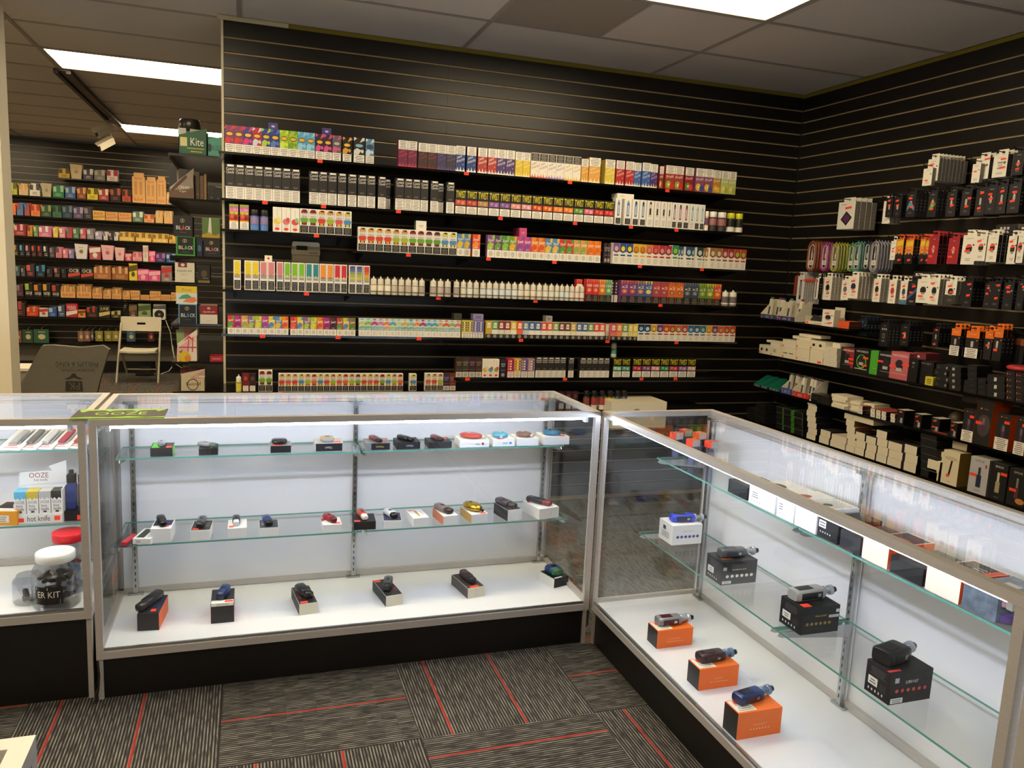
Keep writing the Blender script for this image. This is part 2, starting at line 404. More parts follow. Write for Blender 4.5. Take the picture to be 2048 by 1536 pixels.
# ---------------------------------------------------------------- showcases
H = 0.965
LED = emit('led_white', '#dde8ff', CASE_LIGHT)
def showcase(label, loc, rz, L, D, zd, stds, shelves, led=True):
    # local: x along the front, y depth (front at 0), z up
    t = thing('glass_showcase', label, 'showcase', loc, rz)
    fw = .022
    put('base_panel', bx(.012, L-.012, .02, .03, 0, zd-.03, BLACKPANEL), t)
    put('base_body', MB().box(.012, L-.012, .03, D-.01, 0, zd-.03, BLACKPANEL), t)
    for x in (0.002, L-.018): put('base_leg', bx(x, x+.016, .012, .03, 0, zd-.02, ALU), t)
    put('bottom_rail', MB().box(0, L, 0, fw, zd-.03, zd-.004, ALU).box(0, L, .004, .012, zd-.004, zd+.006, CHROME), t)
    put('bottom_rail', bx(0, L, D-fw, D, zd-.03, zd+.02, ALU), t)
    for x in (0, L-fw): put('bottom_rail', bx(x, x+fw, fw, D-fw, zd-.03, zd+.012, ALU), t)
    put('deck', bx(fw, L-fw, fw, D-fw, zd-.02, zd, DECK), t)
    for x in (0, L-fw):
        for y in (0, D-fw): put('corner_post', bx(x, x+fw, y, y+fw, zd-.004, H-.0225, ALU), t)
    put('top_rail', MB().box(0, L, 0, fw, H-.022, H, ALU), t)
    put('top_rail', MB().box(0, L, D-fw, D, H-.022, H, ALU), t)
    for x in (0, L-fw): put('top_rail', bx(x, x+fw, fw, D-fw, H-.022, H, ALU), t)
    put('front_glass', bx(fw, L-fw, .006, .011, zd+.002, H-.022, GLASS), t)
    put('top_glass', bx(fw*.8, L-fw*.8, fw*.8, D-fw*.8, H-.009, H-.003, GLASS), t)
    for x in (.006, L-.011): put('end_glass', bx(x, x+.005, fw, D-fw, zd+.002, H-.022, GLASS), t)
    put('back_door', bx(fw, L/2+.02, D-.030, D-.025, zd+.004, H-.034, WHITE_LAM), t)
    put('back_door', bx(L/2-.02, L-fw, D-.020, D-.015, zd+.004, H-.034, WHITE_LAM), t)
    for za, zb_ in ((zd+.002, zd+.026), (H-.032, H-.0225)): put('door_track', bx(fw, L-fw, D-.034, D-.012, za, zb_, ALU), t)
    sm = MB().box(-.009, .009, 0, .012, zd, H-.03, CHROME)
    z = zd + .03
    while z < H - .06:
        sm.add([(-.0018, -.0003, z), (.0018, -.0003, z), (.0018, -.0003, z+.013), (-.0018, -.0003, z+.013)], [(0, 1, 2, 3)], '#1c1c1c'); z += .0254
    sm.box(-.028, .028, -.004, .014, zd, zd+.008, CHROME).box(-.028, .028, -.004, .014, H-.034, H-.024, CHROME)
    sm = sm.mesh('shelf_standard')
    for x in stds: put('shelf_standard', sm, t, (x, D-.048, 0))
    if led:
        put('led_strip', MB().lathe([(.006, .05), (.006, L-.05)], LED, 8, cx=0, cy=.032, z=H-.031, axis='x'), t)
        for x in (.045, L-.055): put('lamp_holder', bx(x, x+.012, .022, .046, H-.046, H-.022, '#d9d9d9'), t)
    for (x0, x1, z, yf) in shelves:
        g = put('glass_shelf', MB().box(x0, x1, yf, D-.05, z-.006, z, GLASS, f=GLASSEDGE, l=GLASSEDGE, r=GLASSEDGE, k=GLASSEDGE), t)
        for x in (x0+.012, x1-.012):
            put('shelf_bracket', MB().prism([(D-.05, z-.007), (yf+.01, z-.007), (yf+.004, z-.014), (yf+.012, z-.022), (D-.05, z-.05)], -.0012, .0012, CHROME).v and
                MB().add([(x+dx, y, zz) for dx in (-.0012, .0012) for y, zz in ((D-.05, z-.0075), (yf+.006, z-.0075), (yf-.004, z-.016), (yf+.012, z-.024), (D-.05, z-.05))],
                         [(0, 1, 2, 3, 4), (9, 8, 7, 6, 5), (0, 5, 6, 1), (1, 6, 7, 2), (2, 7, 8, 3), (3, 8, 9, 4)], CHROME), g)
    return t
CX, CY, CL, CD, ZD = -4.0355, -1.886, 1.786, .5, .178
ZU, YU, ZL, YL = .770, -1.62, .475, -1.70
showcase('long glass showcase in the middle with lit shelves of devices', (CX, CY, 0), 0, CL, CD, ZD, [.065, .90, 1.765-.03],
         [(.035, .895, ZU, YU-CY), (.905, 1.75, ZU, YU-CY), (.035, .895, ZL, YL-CY), (.905, 1.75, ZL, YL-CY)])
# right-hand showcase: front faces -x, runs towards the camera
RX, RY, RL = -2.238, -1.872, 1.793
RZU, RXU, RZL, RXL = .783, -2.01, .47, -2.055
showcase('glass showcase on the right running toward the camera', (RX, RY, 0), -PI/2, RL, .5, ZD, [.07, .905, 1.72],
         [(.05, .90, RZU, RXU-RX), (.91, 1.74, RZU, RXU-RX), (.03, .90, RZL, RXL-RX), (.91, 1.74, RZL, RXL-RX)])
LX, LY, LZD = -5.835, -1.866, .318
LZU, LZM = .806, .556
showcase('left glass showcase with higher floor holding jars and lighters', (LX, LY, 0), 0, 1.786, .5, LZD, [.065, .9, 1.72],
         [(.035, .895, LZU, .25), (.905, 1.75, LZU, .25), (.035, .895, LZM, .2), (.905, 1.75, LZM, .2)])
showcase('near showcase corner at the bottom left edge', (-5.563, -4.215, 0), 0, 1.786, .518, ZD, [.065, .9, 1.72], [(.035, 1.75, .6, .2)], led=False)
showcase('next glass showcase glimpsed past the right picture edge', (RX+.003, RY-RL-.014, 0), -PI/2, RL, .5, ZD, [.07, .905, 1.72], [(.05, 1.74, RZU, .23)])
# cords by the gap between the two cases
put('lamp_cord', MB().tube([(-4.03, -1.893, .15), (-4.026, -1.90, .1), (-4.03, -1.90, .05), (-4.04, -1.905, .006)], .0035, '#171411'), label='thin black cord hanging at the left foot of the middle showcase', cat='cord')
put('foil_bag', MB().lathe([(.004, 0), (.02, .01), (.024, .07), (.018, .1), (.021, .13), (.008, .15)], noisy('crumpled_foil', '#1b1917', '#8a857c', 60, rough=.3, metal=.4, bump=1), 9, z=.03), loc=(-2.228, -1.80, .0), label='crumpled dark plastic bag in the gap between the two showcases', cat='bag')

# ---------------------------------------------------------------- cartons
CART = {}
def carton(key, w, d, h, body, front=(), top=(), left=(), right=(), side=None, topc=None):
    k = (key, round(w, 3), round(d, 3), round(h, 3))
    if k in CART: return CART[k]
    b = MB(); sc = side or body
    b.box(-w/2, w/2, 0, d, 0, h, body, l=sc, r=sc, t=topc or body)
    b.prints(w, h, front)
    if top: b.prints(w, d, top, fr=lambda a, c, o: ((a-.5)*w, c*d, h+o))
    if left: b.prints(d, h, left, fr=lambda a, c, o: (-w/2-o, (1-a)*d, c*h))
    if right: b.prints(d, h, right, fr=lambda a, c, o: (w/2+o, a*d, c*h))
    CART[k] = b.mesh('printed_carton')
    return CART[k]
WARN = lambda z0, z1, n=5, a=.04, b=.96: ('f', a, b, z0, z1, '#efe9dc', '#57514a', n)
BWARN = lambda z0, z1, n=5, a=.08, b=.92: ('f', a, b, z0, z1, '#16130f', '#958f83', n)
PR = lambda x, z, s=.12, q=.06: ('r', x, x+s, z, z+q, STICKER)

# ---------------------------------------------------------------- small vaping devices
def dev_pod(label, loc, rz, c, c2='#1a1a1c', L=.085, w=.026, h=.014, tilt=0, style='pod', grp='devices on display in the middle showcase'):
    t = thing('vape_device', label, 'vape device', loc, group=grp, rot=(0, tilt, rz))
    m = mat(c, .2, .85) if c == '#c9a43a' else mat(c, .3, .12); m2 = mat(c2, .25); L *= 1.18; w *= 1.15; h *= 1.15
    # lies along local y; mouthpiece toward -y, elliptical sections rounded at both ends
    def ell(y0, y1, a, b_, e0=.75, e1=.8):
        n = 16; vs = []; rows = [(y0, e0), (y0+.004, 1), (y1-.004, 1), (y1, e1)]
        pw = 2/3.0 if style != 'oval' else 1
        for y, s in rows:
            for i in range(n):
                q = 2*PI*i/n; cx, sz = math.cos(q), math.sin(q)
                vs.append((a*s*math.copysign(abs(cx)**pw, cx), y, b_ + b_*s*math.copysign(abs(sz)**pw, sz)))
        fs = [(j*n+i, (j+1)*n+i, (j+1)*n+(i+1) % n, j*n+(i+1) % n) for j in range(3) for i in range(n)]
        return vs, fs, [tuple(range(n)), tuple(range(4*n-1, 3*n-1, -1))]
    if style == 'oval':
        n = 18; vs = []; hs = [(0, .62), (.25, .95), (.6, 1), (.9, .8), (1, .5)]
        for q, s in hs:
            for i in range(n):
                a = 2*PI*i/n; vs.append((w*.85*s*math.cos(a), L*.5*s*math.sin(a)*(1 if math.sin(a) > 0 else 1), h*1.25*q))
        b = MB().add(vs, [(j*n+i, j*n+(i+1) % n, (j+1)*n+(i+1) % n, (j+1)*n+i) for j in range(4) for i in range(n)], m, True)
        b.add(vs, [tuple(range(n))[::-1], tuple(range(4*n, 5*n))], m)
        put('body', b, t)
        put('mouthpiece', MB().lathe([(.006, -.014), (.0045, 0)], m2, 10, cx=0, cy=-L*.5, z=h*.55, axis='y'), t)
        put('fire_button', MB().lathe([(.006, 0), (.005, .0015)], m2, 10, cx=0, cy=L*.12, z=h*1.25), t)
        return t
    k = .30
    vs, fs, cp = ell(-L/2 + L*k, L/2, w/2, h/2)
    put('body', MB().add(vs, fs, m, True).add(vs, cp, m), t)
    vs, fs, cp = ell(-L/2, -L/2 + L*k, w/2*.82, h/2*.94, .6, 1)
    put('mouthpiece', MB().add(vs, fs, m2, True).add(vs, cp, m2), t)
    put('screen', MB().box(-w*.16, w*.16, L*.02, L*.22, h-.0006, h+.0004, mat('#0a0a0c', .08)), t)
    put('charging_port', MB().box(-.0045, .0045, L/2-.001, L/2+.0006, h*.38, h*.58, '#050505'), t)
    return t
def dev_mod(label, loc, rz, c, c2, tankc='#b9bcc2', L=.082, w=.036, h=.026, grp='box mods on display in the right showcase', cap='#121212'):
    # box mod lying along +x, tank at the +x end
    t = thing('box_mod', label, 'vape device', loc, rz, grp); t.scale = (1.15, 1.15, 1.15)
    n = 20; r = .009; pts = []
    for cx, cz, a0 in ((w/2-r, h-r, 0), (-w/2+r, h-r, 90), (-w/2+r, r, 180), (w/2-r, r, 270)):
        for i in range(5):
            a = math.radians(a0 + 22.5*i); pts.append((cx + r*math.cos(a), cz + r*math.sin(a)))
    m = mat(c, .3, .2); vs = []
    rows = [(0, .86), (.005, 1), (L-.006, 1), (L, .9)]
    for x, s in rows: vs += [(x, a*s, h/2 + (b-h/2)*s) for a, b in pts]
    put('body', MB().add(vs, [(j*n+i, j*n+(i+1) % n, (j+1)*n+(i+1) % n, (j+1)*n+i) for j in range(3) for i in range(n)], m, True).add(vs, [tuple(range(n))[::-1], tuple(range(3*n, 4*n))], m), t)
    put('side_panel', MB().box(.014, L-.014, -w/2-.0012, -w/2+.002, h*.2, h*.8, mat(c2, .3)), t)
    put('top_panel', MB().box(.012, L*.62, -w*.28, w*.28, h-.001, h+.0008, mat(c2, .2)), t)
    put('fire_button', MB().box(L-.03, L-.02, -w/2-.0022, -w/2+.001, h*.35, h*.65, mat(tankc, .25, .8)), t)
    tk = put('tank', MB().lathe([(.0105, 0), (.0125, .002), (.0125, .008), (.011, .009)], mat(tankc, .25, .45), 16, cx=L, z=h/2, axis='x')
        .lathe([(.0118, .025), (.0132, .027), (.0132, .034), (.009, .036)], mat(tankc, .25, .45), 16, cx=L, z=h/2, axis='x')
        .lathe([(.0062, .009), (.0062, .025)], mat(tankc, .3, .45), 10, cx=L, z=h/2, axis='x'), t)
    put('tank_glass', MB().lathe([(.0122, .009), (.0134, .013), (.0134, .021), (.0122, .025)], ACRYL, 16, cx=L, z=h/2, axis='x', caps=False), tk)
    put('drip_tip', MB().lathe([(.0068, .036), (.008, .039), (.0075, .047), (.0055, .048)], mat(cap, .3), 12, cx=L, z=h/2, axis='x'), tk)
    return t
# ---------------------------------------------------------------- middle showcase stock: (u left, u right, box look, device look)
def case_row(items, z, yf, where, grp):
    out = []
    for it in items:
        u0, u1, h, d, key, body, front, top, lab, rz, side = it[:11]
        x0, x1 = col_x(u0, yf+.012, z), col_x(u1, yf+.012, z)
        w = (x1-x0) * (.97 if abs(rz) < .1 else .9)
        fr = put('device_box', carton(key, w, d, h, body, front, top, side=side), None, ((x0+x1)/2, yf+.012, z), rz, label=lab + ' ' + where, cat='box', group=grp)
        out.append(((x0+x1)/2, yf+.012, z+h, w, d, rz))
    return out
def on_top(b, dx=0, dy=.5): 
    c, s = math.cos(b[5]), math.sin(b[5]); yy = b[4]*dy
    return (b[0] + dx*c - yy*s, b[1] + dx*s + yy*c, b[2]+.0005)
BK, WH = '#17161a', '#e9e7e6'
G1 = 'device boxes on the upper shelf of the middle showcase'
up = [
 (300, 346, .031, .088, 'grn', BK, (), (('p', [(.05, .1), (.4, .1), (.6, .9), (.05, .9)], '#5ad02f'), ('r', .7, .95, .05, .35, STICKER)), 'black box with green print and silver pod', 0, '#5ad02f'),
 (397, 436, .024, .08, 'grn2', BK, (), (('p', [(.6, .1), (.95, .3), (.9, .9), (.6, .6)], '#5ad02f'), ('r', .45, .7, .4, .6, STICKER)), 'thin black box with green print under grey pod', 0, BK),
 (540, 583, .029, .075, 'clr', '#8d8c8e', (('r', .02, .98, .05, .95, '#141316'),), (('r', .1, .6, .05, .3, STICKER),), 'black fronted grey box under flat black device', 0, '#a3a2a4'),
 (629, 687, .033, .085, 'uw', '#b4b3b3', (('r', .03, .97, .05, .95, '#161519'), ('t', 'UWELL', .36, .62, .36, .6, '#e8e8e8')), (('r', .7, .93, .1, .35, STICKER),), 'pale box with white lettered black front under gold device', 0, '#bcbbbb'),
 (732, 781, .028, .09, 'uw2', '#77777a', (('r', .2, .97, .05, .95, '#141316'), ('t', 'UWELL', .4, .75, .35, .6, '#c9b25a')), (('r', .6, .9, .2, .5, '#b43a30'),), 'grey box with gold lettered front under dark red device', 0, '#8a8a8c'),
 (793, 841, .028, .09, 'uw3', '#1b1a1e', (('t', 'UWELL', .4, .72, .35, .62, '#dcdcdc'),), (), 'black box with silver lettered front under black device', 0, '#232226'),
 (857, 904, .026, .085, 'bk3', '#1d1c20', (), (('r', .62, .95, .6, .9, '#c23a2c'),), 'black box with red corner under dark red device', 0, '#26252a'),
 (919, 979, .030, .095, 'wh1', WH, (('f', .5, .72, .25, .6, None, '#444444', 3), ('r', .74, .82, .28, .62, '#b23830')), (('e', .5, .5, .3, .3, '#d8cbb8'),), 'white box with red square mark under red oval device', 0, WH),
 (985, 1030, .030, .095, 'wh2', WH, (('f', .4, .7, .25, .6, None, '#444444', 3), ('e', .8, .45, .06, .16, '#3b74c4')), (('r', .2, .5, .03, .2, STICKER),), 'white box with blue dot under sky blue device', 0, WH),
 (1033, 1078, .030, .095, 'wh3', WH, (), (('e', .5, .5, .3, .3, '#d8cbb8'),), 'plain white box under brown oval device', 0, WH),
 (1086, 1139, .034, .1, 'wh4', WH, (), (('r', .66, .9, .1, .25, STICKER),), 'plain white box under blue oval device at shelf end', 0, WH)]
B = case_row(up, ZU, YU, 'on upper shelf', G1)
sp = [('#a9adb8', '#7a7f88', .045, .022, 0, 'pod', 'silver'), ('#8b8d90', '#5b5d60', .06, .026, 1.0, 'pod', 'grey'), ('#2f2d33', '#1d1c20', .045, .05, 0, 'pod', 'wide black'), ('#b89c6a', '#8f9296', .05, .046, 0, 'pod', 'gold'),
      ('#7a3a40', '#2a1a1d', .075, .024, .25, 'pod', 'dark red'), ('#2a2a30', '#111114', .075, .024, .5, 'pod', 'matt black'), ('#6d3440', '#2a1a1d', .07, .024, .25, 'pod', 'maroon'), ('#b4443c', '#d9c9a2', .085, .036, .9, 'oval', 'red and silver oval'),
      ('#58a4c4', '#c9ced0', .06, .036, -.2, 'oval', 'sky blue oval'), ('#7b5a52', '#c9b9a2', .06, .032, .6, 'oval', 'brown oval'), ('#2f6f9a', '#15181d', .07, .036, 1.2, 'oval', 'metallic blue oval')]
for b, (c, c2, L, w, rz, st, nm) in zip(B, sp):
    dev_pod(nm + ' vape device lying on its box, upper shelf of middle showcase', on_top(b, -.004, .48), rz, c, c2, L, w, .014, 0, st)
G2 = 'device boxes on the lower shelf of the middle showcase'
lo = [
 (300, 343, .050, .1, 'l1', WH, (), (('r', .05, .95, .35, .97, '#2b2a52'), ('r', .55, .85, .2, .36, STICKER)), 'white box with dark purple top', -.06, WH),
 (380, 421, .036, .11, 'l2', WH, (), (('r', .02, .98, .02, .98, '#232225'), ('r', .1, .4, .08, .2, STICKER), ('f', .6, .95, .3, .8, None, '#8b8b8b', 5)), 'white box with black printed top', -.06, WH),
 (455, 494, .036, .1, 'l3', WH, (), (('r', .05, .3, .1, .3, STICKER),), 'white box under black and silver pod', 0, WH),
 (518, 558, .03, .095, 'l4', WH, (), (('r', .02, .98, .02, .98, '#34383f'), ('f', .08, .3, .3, .9, None, '#cfcfcf', 5)), 'white box with slate top under blue pod', 0, WH),
 (645, 684, .028, .085, 'l5', WH, (), (('p', [(0, 1), (0, .5), (.25, .8)], '#b92a35'), ('r', .6, .95, .1, .3, STICKER)), 'white and red box under red pod', 0, WH),
 (707, 752, .032, .1, 'l6', '#171519', (), (('r', .03, .3, .05, .2, STICKER),), 'black box under red and white pod', -.05, '#171519'),
 (765, 805, .030, .1, 'l7', WH, (), (('r', .02, .98, .02, .98, '#2b2f44'), ('p', [(.1, .9), (.4, .2), (.6, .4)], '#4f79b4')), 'white box with dark blue top under white pod', -.12, WH),
 (825, 860, .034, .11, 'l8', WH, (), (('p', [(.45, .2), (.55, .2), (.6, .8), (.5, .95), (.4, .8)], '#b7963a'), ('f', .7, .95, .3, .9, None, '#b9b6b0', 5), ('r', .1, .4, .86, .95, STICKER)), 'white box with printed gold device', .1, WH),
 (884, 918, .036, .12, 'l9', WH, (), (('r', .0, .4, .8, .95, STICKER),), 'white box with orange side under silver brown device', .14, '#d07a52'),
 (940, 978, .036, .12, 'l10', WH, (), (('r', .6, .95, .05, .18, STICKER),), 'white box with gold side under shiny gold device', .14, '#c2a35c'),
 (1012, 1046, .046, .12, 'l11', WH, (), (('r', .02, .98, .02, .98, '#25252b'), ('r', .3, .7, .1, .3, '#d8552a')), 'white box with black top under dark purple device', .2, '#25252b'),
 (1073, 1122, .045, .13, 'l12', WH, (('e', .6, .45, .03, .06, '#bdbdbd'),), (('r', .08, .3, .75, .9, STICKER), ('f', .6, .9, .2, .8, None, '#c9c9c9', 4)), 'white box under black cylinder device at shelf end', .22, WH)]
B = case_row(lo, ZL, YL, 'on lower shelf', G2)
sp = [('#26262b', '#0f1013', .075, .026, .2, 'pod', 'glossy black'), ('#5a5b62', '#1e1f24', .075, .026, -.1, 'pod', 'grey'), ('#3a3b40', '#c9cbcd', .065, .024, 0, 'pod', 'black and silver'), ('#2a3f78', '#16181d', .07, .027, .15, 'pod', 'dark blue'),
      ('#a3202e', '#571018', .062, .026, .4, 'pod', 'red'), ('#c14a3a', '#e6ded8', .075, .026, .1, 'pod', 'red and white'), ('#dfe2e8', '#15161c', .068, .03, .3, 'pod', 'white'), None, ('#8b7a74', '#3b302d', .085, .034, .35, 'pod', 'silver brown'),
      ('#c9a43a', '#15130f', .09, .03, .4, 'oval', 'shiny gold'), ('#4b3a4b', '#18171c', .095, .036, .35, 'pod', 'dark purple'), ('#26252a', '#7a2430', .1, .034, .6, 'pod', 'black cylinder')]
for b, q in zip(B, sp):
    if q: dev_pod(q[6] + ' vape device lying on its box, lower shelf of middle showcase', on_top(b, -.004, .55), q[4], q[0], q[1], q[2], q[3], .02, 0, q[5])
x = col_x(246, YL+.02, ZL)
put('blister_card', MB().box(-.042, .042, -.01, .12, 0, .0015, BLIST).rbox(-.010, .010, .012, .1, .0016, .012, .004, mat('#c22c3a', .25)), None, (x, YL-.01, ZL), -.28, label='red pen device on a clear blister card at the lower shelf left end', cat='blister pack')
x = col_x(284, YL+.01, ZL)
put('device_box', carton('pen', .062, .11, .02, WH, (('f', .1, .5, .2, .8, None, '#555555', 2),), (('r', .12, .55, .1, .93, '#2f3436'), ('f', .6, .95, .1, .7, None, '#8a8a8a', 6))), None, (x, YL+.004, ZL), -.25, label='flat white box with long dark window on lower shelf', cat='box', group=G2)
G3 = 'device boxes on the floor of the middle showcase'
dk = [
 (272, 321, .062, .16, 'd1', '#1a191d', (), (('r', .5, .98, .02, .98, '#2b3350'), ('p', [(.5, .02), (.98, .02), (.7, .4)], '#1a191d'), ('r', .55, .8, .12, .25, STICKER)), 'black box with orange side', -.1, '#ee6a1f', -1.772),
 (421, 469, .075, .13, 'd2', '#1a191d', (('f', .02, .98, .86, .99, '#ece8e0', '#8a8378', 2),), (('r', .02, .98, .0, .22, '#ece8e0'), ('r', .6, .95, .05, .18, STICKER)), 'black box with white warning strip', 0, '#d98a7a', -1.765),
 (596, 638, .042, .17, 'd3', '#d9d4c2', (), (('r', .02, .98, .02, .98, '#201f23'), ('r', .1, .5, .05, .15, STICKER), ('f', .05, .3, .3, .9, None, '#c2473a', 6)), 'cream sided box with black top below black device', .12, '#1f1e22', -1.76),
 (769, 808, .042, .17, 'd4', '#d9d4c2', (), (('r', .02, .98, .02, .98, '#201f23'), ('r', .05, .4, .85, .97, STICKER), ('f', .7, .95, .2, .8, None, '#c2473a', 5)), 'cream sided box with black top below grey device', .16, '#1f1e22', -1.755),
 (932, 972, .042, .16, 'd5', '#d9d4c2', (), (('r', .02, .98, .02, .98, '#403836'), ('r', .2, .7, .02, .14, STICKER)), 'cream sided box with brown top below maroon device', .18, '#4a4543', -1.75),
 (1103, 1141, .040, .1, 'd6', '#1a1a1d', (), (('r', .02, .98, .02, .98, '#22332f'), ('r', .1, .6, .02, .12, '#e9e6dc')), 'black box with white printed side in the corner', .3, '#e9e6dc', -1.72)]
for it in dk:
    yf = it[11]; b = case_row([it[:11]], ZD, yf, 'on showcase floor', G3)[0]
    nm, c, c2, L, w, rz = {'d1': ('black torch shaped', '#202023', '#2d2c31', .115, .034, -.42), 'd2': ('blue', '#24407e', '#1b2c55', .072, .03, -.25), 'd3': ('black', '#242428', '#121214', .085, .036, .35), 'd4': ('grey', '#55564f', '#2a2a2b', .08, .032, -.25),
                           'd5': ('maroon', '#3f2428', '#141214', .088, .03, .2), 'd6': ('blue and green square', '#1c3f74', '#2f6a4a', .06, .055, .1)}[it[4]]
    dev_pod(nm + ' vape device on its box on the floor of the middle showcase', on_top(b, -.012 if it[4] == 'd1' else 0, .5), rz, c, c2, L, w, .027, 0)
# ---------------------------------------------------------------- right showcase stock
ICONS = lambda z, c, n=6, a=.12, b=.9, r=.035: [('e', a + (b-a)*(i+.5)/n, z, r, r*1.5, c) for i in range(n)]
def rbox(key, uL, uF, uR, vb, h, z, lab, body, front, left, top, side, rz, grp):
    # near corner column uF; visible -y face spans uF..uR, -x face spans uL..uF
    pn = on(uF, vb, 2, z)
    xr = col_x(uR, pn.y, z); w = xr - pn.x
    yl = col_y(uL, pn.x, z); d = yl - pn.y
    put('kit_box', carton(key, w, d, h, body, front, top, left, side=side), None, (pn.x + w/2, pn.y, z), rz, label=lab, cat='box', group=grp)
    return (pn.x + w/2, pn.y, z+h, w, d, rz)
GR = 'kit boxes in the right showcase'
LEFTB = (('f', .08, .9, .62, .92, None, '#5c5c5f', 5), ('r', .12, .5, .3, .56, '#e6e3dd'), ('f', .14, .48, .32, .54, None, '#333333', 2), ('r', .6, .86, .24, .48, '#2c2c2f'), *ICONS(.16, '#d6d3cd', 5, .1, .8, .03))
b = rbox('k1', 1317, 1343, 1402, 1091, .078, RZL, 'white kit box with blue icons under bright blue mod', '#eceaea', (('t', 'MAG-18 KIT', .36, .72, .66, .71, '#9a9aa5'), *ICONS(.4, '#3b4a8f', 6, .12, .92, .05)),
         (('r', .3, .5, .6, .8, '#2b2b2b'), ('f', .1, .9, .2, .55, None, '#5b5b5b', 5)), (('r', .4, .8, .2, .5, '#d4d2d0'),), None, 0, GR)
dev_mod('bright blue and black box mod on white kit box', (b[0]-.045, b[1]+.055, b[2]), -.12, '#2a45d8', '#15161c')
b = rbox('k2', 1411, 1441, 1511, 1171, .082, RZL, 'black kit box with white round icons, second from far end', '#1b1b1e', (('t', 'MORPH-2 KIT', .3, .7, .6, .66, '#e6e3dd'), ('r', .04, .14, .62, .76, '#b9b9bb'), *ICONS(.36, '#e6e3dd', 6, .1, .92, .045), ('f', .03, .28, .05, .17, '#e6e3dd', '#333333', 2)),
         LEFTB, (('r', .1, .4, .2, .4, '#8a4b2f'),), None, 0, GR)
dev_mod('charcoal box mod with silver tank on black kit box', (b[0]-.05, b[1]+.05, b[2]), -.05, '#5a5c60', '#34363a')
b = rbox('k3', 1558, 1600, 1675, 1271, .083, RZL, 'black kit box with gold lettering under silver mod', '#161618', (('t', 'MAG-18 KIT', .36, .66, .62, .69, '#c9a94a'), ('r', .9, .99, .74, .86, '#d9d7d2'), ('f', .72, .98, .56, .66, '#d9d7d2', '#333333', 2), *ICONS(.38, '#8a7433', 6, .1, .8, .04)),
         LEFTB, (('r', .08, .3, .08, .3, STICKER), ('f', .4, .7, .2, .5, None, '#6a5a2a', 3)), None, 0, GR)
dev_mod('silver box mod with white panel on gold lettered kit box', (b[0]-.06, b[1]+.06, b[2]), .05, '#a9a79f', '#1d1d1f', L=.095, w=.042, h=.03)
b = rbox('k4', 1728, 1776, 1859, 1411, .083, RZL, 'black kit box with red round icons, nearest on lower shelf', '#151517', (('t', 'G-PRIV 4 KIT', .36, .66, .62, .72, '#e6e3dd'), ('r', .1, .2, .68, .84, '#b9bcc9'), *ICONS(.42, '#c2453f', 6, .1, .9, .04), ('f', .03, .32, .04, .2, '#e6e3dd', '#333333', 2)),
         LEFTB, (('r', .0, .3, .1, .2, '#c23c34'),), None, 0, GR)
dev_mod('wide black box mod on red icon kit box', (b[0]-.055, b[1]+.05, b[2]), .22, '#232326', '#111113', L=.075, w=.052, h=.034)
OR = '#f0701c'
OTOP = (('f', .03, .45, .1, .95, '#ece4d2', '#8b7f6a', 6), ('r', .12, .26, .65, .9, STICKER), ('f', .8, .95, .2, .9, None, '#d9652a', 3))
OFR = lambda: (('f', .3, .72, .42, .56, None, '#f6a468', 2), *ICONS(.33, '#f9c79d', 7, .28, .74, .016))
for i, (uL, uF, uR, vb, h, wh, mod) in enumerate([(1294, 1313, 1384, 1298, .067, 'farthest of three, under silver and red mod', ('#8b8c90', '#4a1b1f', '#c9cacc')), (1373.5, 1396, 1474.6, 1382, .073, 'middle of three, under dark red mod', ('#3a2227', '#241418', '#6f93b5')),
                                     (1445, 1472, 1560, 1481, .083, 'nearest of three, under metallic blue mod', ('#26386b', '#141a33', '#7d93b8'))]):
    b = rbox('o%d' % i, uL, uF, uR, vb, h, ZD, 'orange kit box on the showcase floor, ' + wh, OR, OFR(), (), OTOP, '#242327', 0, 'orange kit boxes')
    dev_mod(['silver and dark red', 'dark red and blue', 'metallic blue'][i] + ' box mod lying on an orange kit box', (b[0]-.05, b[1]+.05, b[2]), [-.02, .03, .18][i], mod[0], mod[1], mod[2], L=.08, w=.04)
# upper shelf of the right showcase: boxes facing the aisle, some with open lids
GU = 'boxes on the upper shelf of the right showcase'
def facex(uL, uR, x, z, h, d, key, body, front, lab, top=(), cat='box', grp=GU, name='kit_box', side=None, vc=None):
    y0, y1 = col_y(uL, x, z), col_y(uR, x, z); w = abs(y1-y0)*.97
    put(name, carton(key, w, d, h, body, front, top, side=side), None, (x, (y0+y1)/2, z), -PI/2, label=lab, cat=cat, group=grp)
    return (x, (y0+y1)/2, z+h, w, d)
XF = RXU + .008
BARS = (('f', .08, .4, .3, .7, None, '#555555', 3), *ICONS(.18, '#999999', 4, .08, .5, .02))
b = facex(1455, 1494, XF, RZU, .045, .13, 'u0', '#1b1b1e', (), 'low black box beside the small vials on upper shelf')
b = facex(1496, 1549, XF, RZU, .065, .15, 'u1', '#eeeeee', BARS, 'long white box with barcode, farthest white one on upper shelf', (('e', .4, .5, .2, .12, '#4a4a4a'),))
b = facex(1552, 1586, XF, RZU, .07, .15, 'u2', '#eeeeee', BARS, 'white box with barcode and printed mod on lid on upper shelf', (('e', .5, .4, .25, .2, '#a8443a'),))
b = facex(1588, 1631, XF, RZU, .07, .15, 'u3', '#f0f0f0', (), 'plain white box tray holding a black coil on upper shelf', (('r', .1, .9, .1, .9, '#d2d0ce'), ('e', .5, .5, .15, .1, '#1a1a1a')))
b = facex(1633, 1674, XF, RZU, .06, .15, 'u4', '#18181b', (('f', .05, .4, .5, .85, '#e6e3dd', '#333333', 2), *ICONS(.3, '#c9c9c9', 5, .1, .7, .03)), 'black box with barcode label beside white tray on upper shelf')
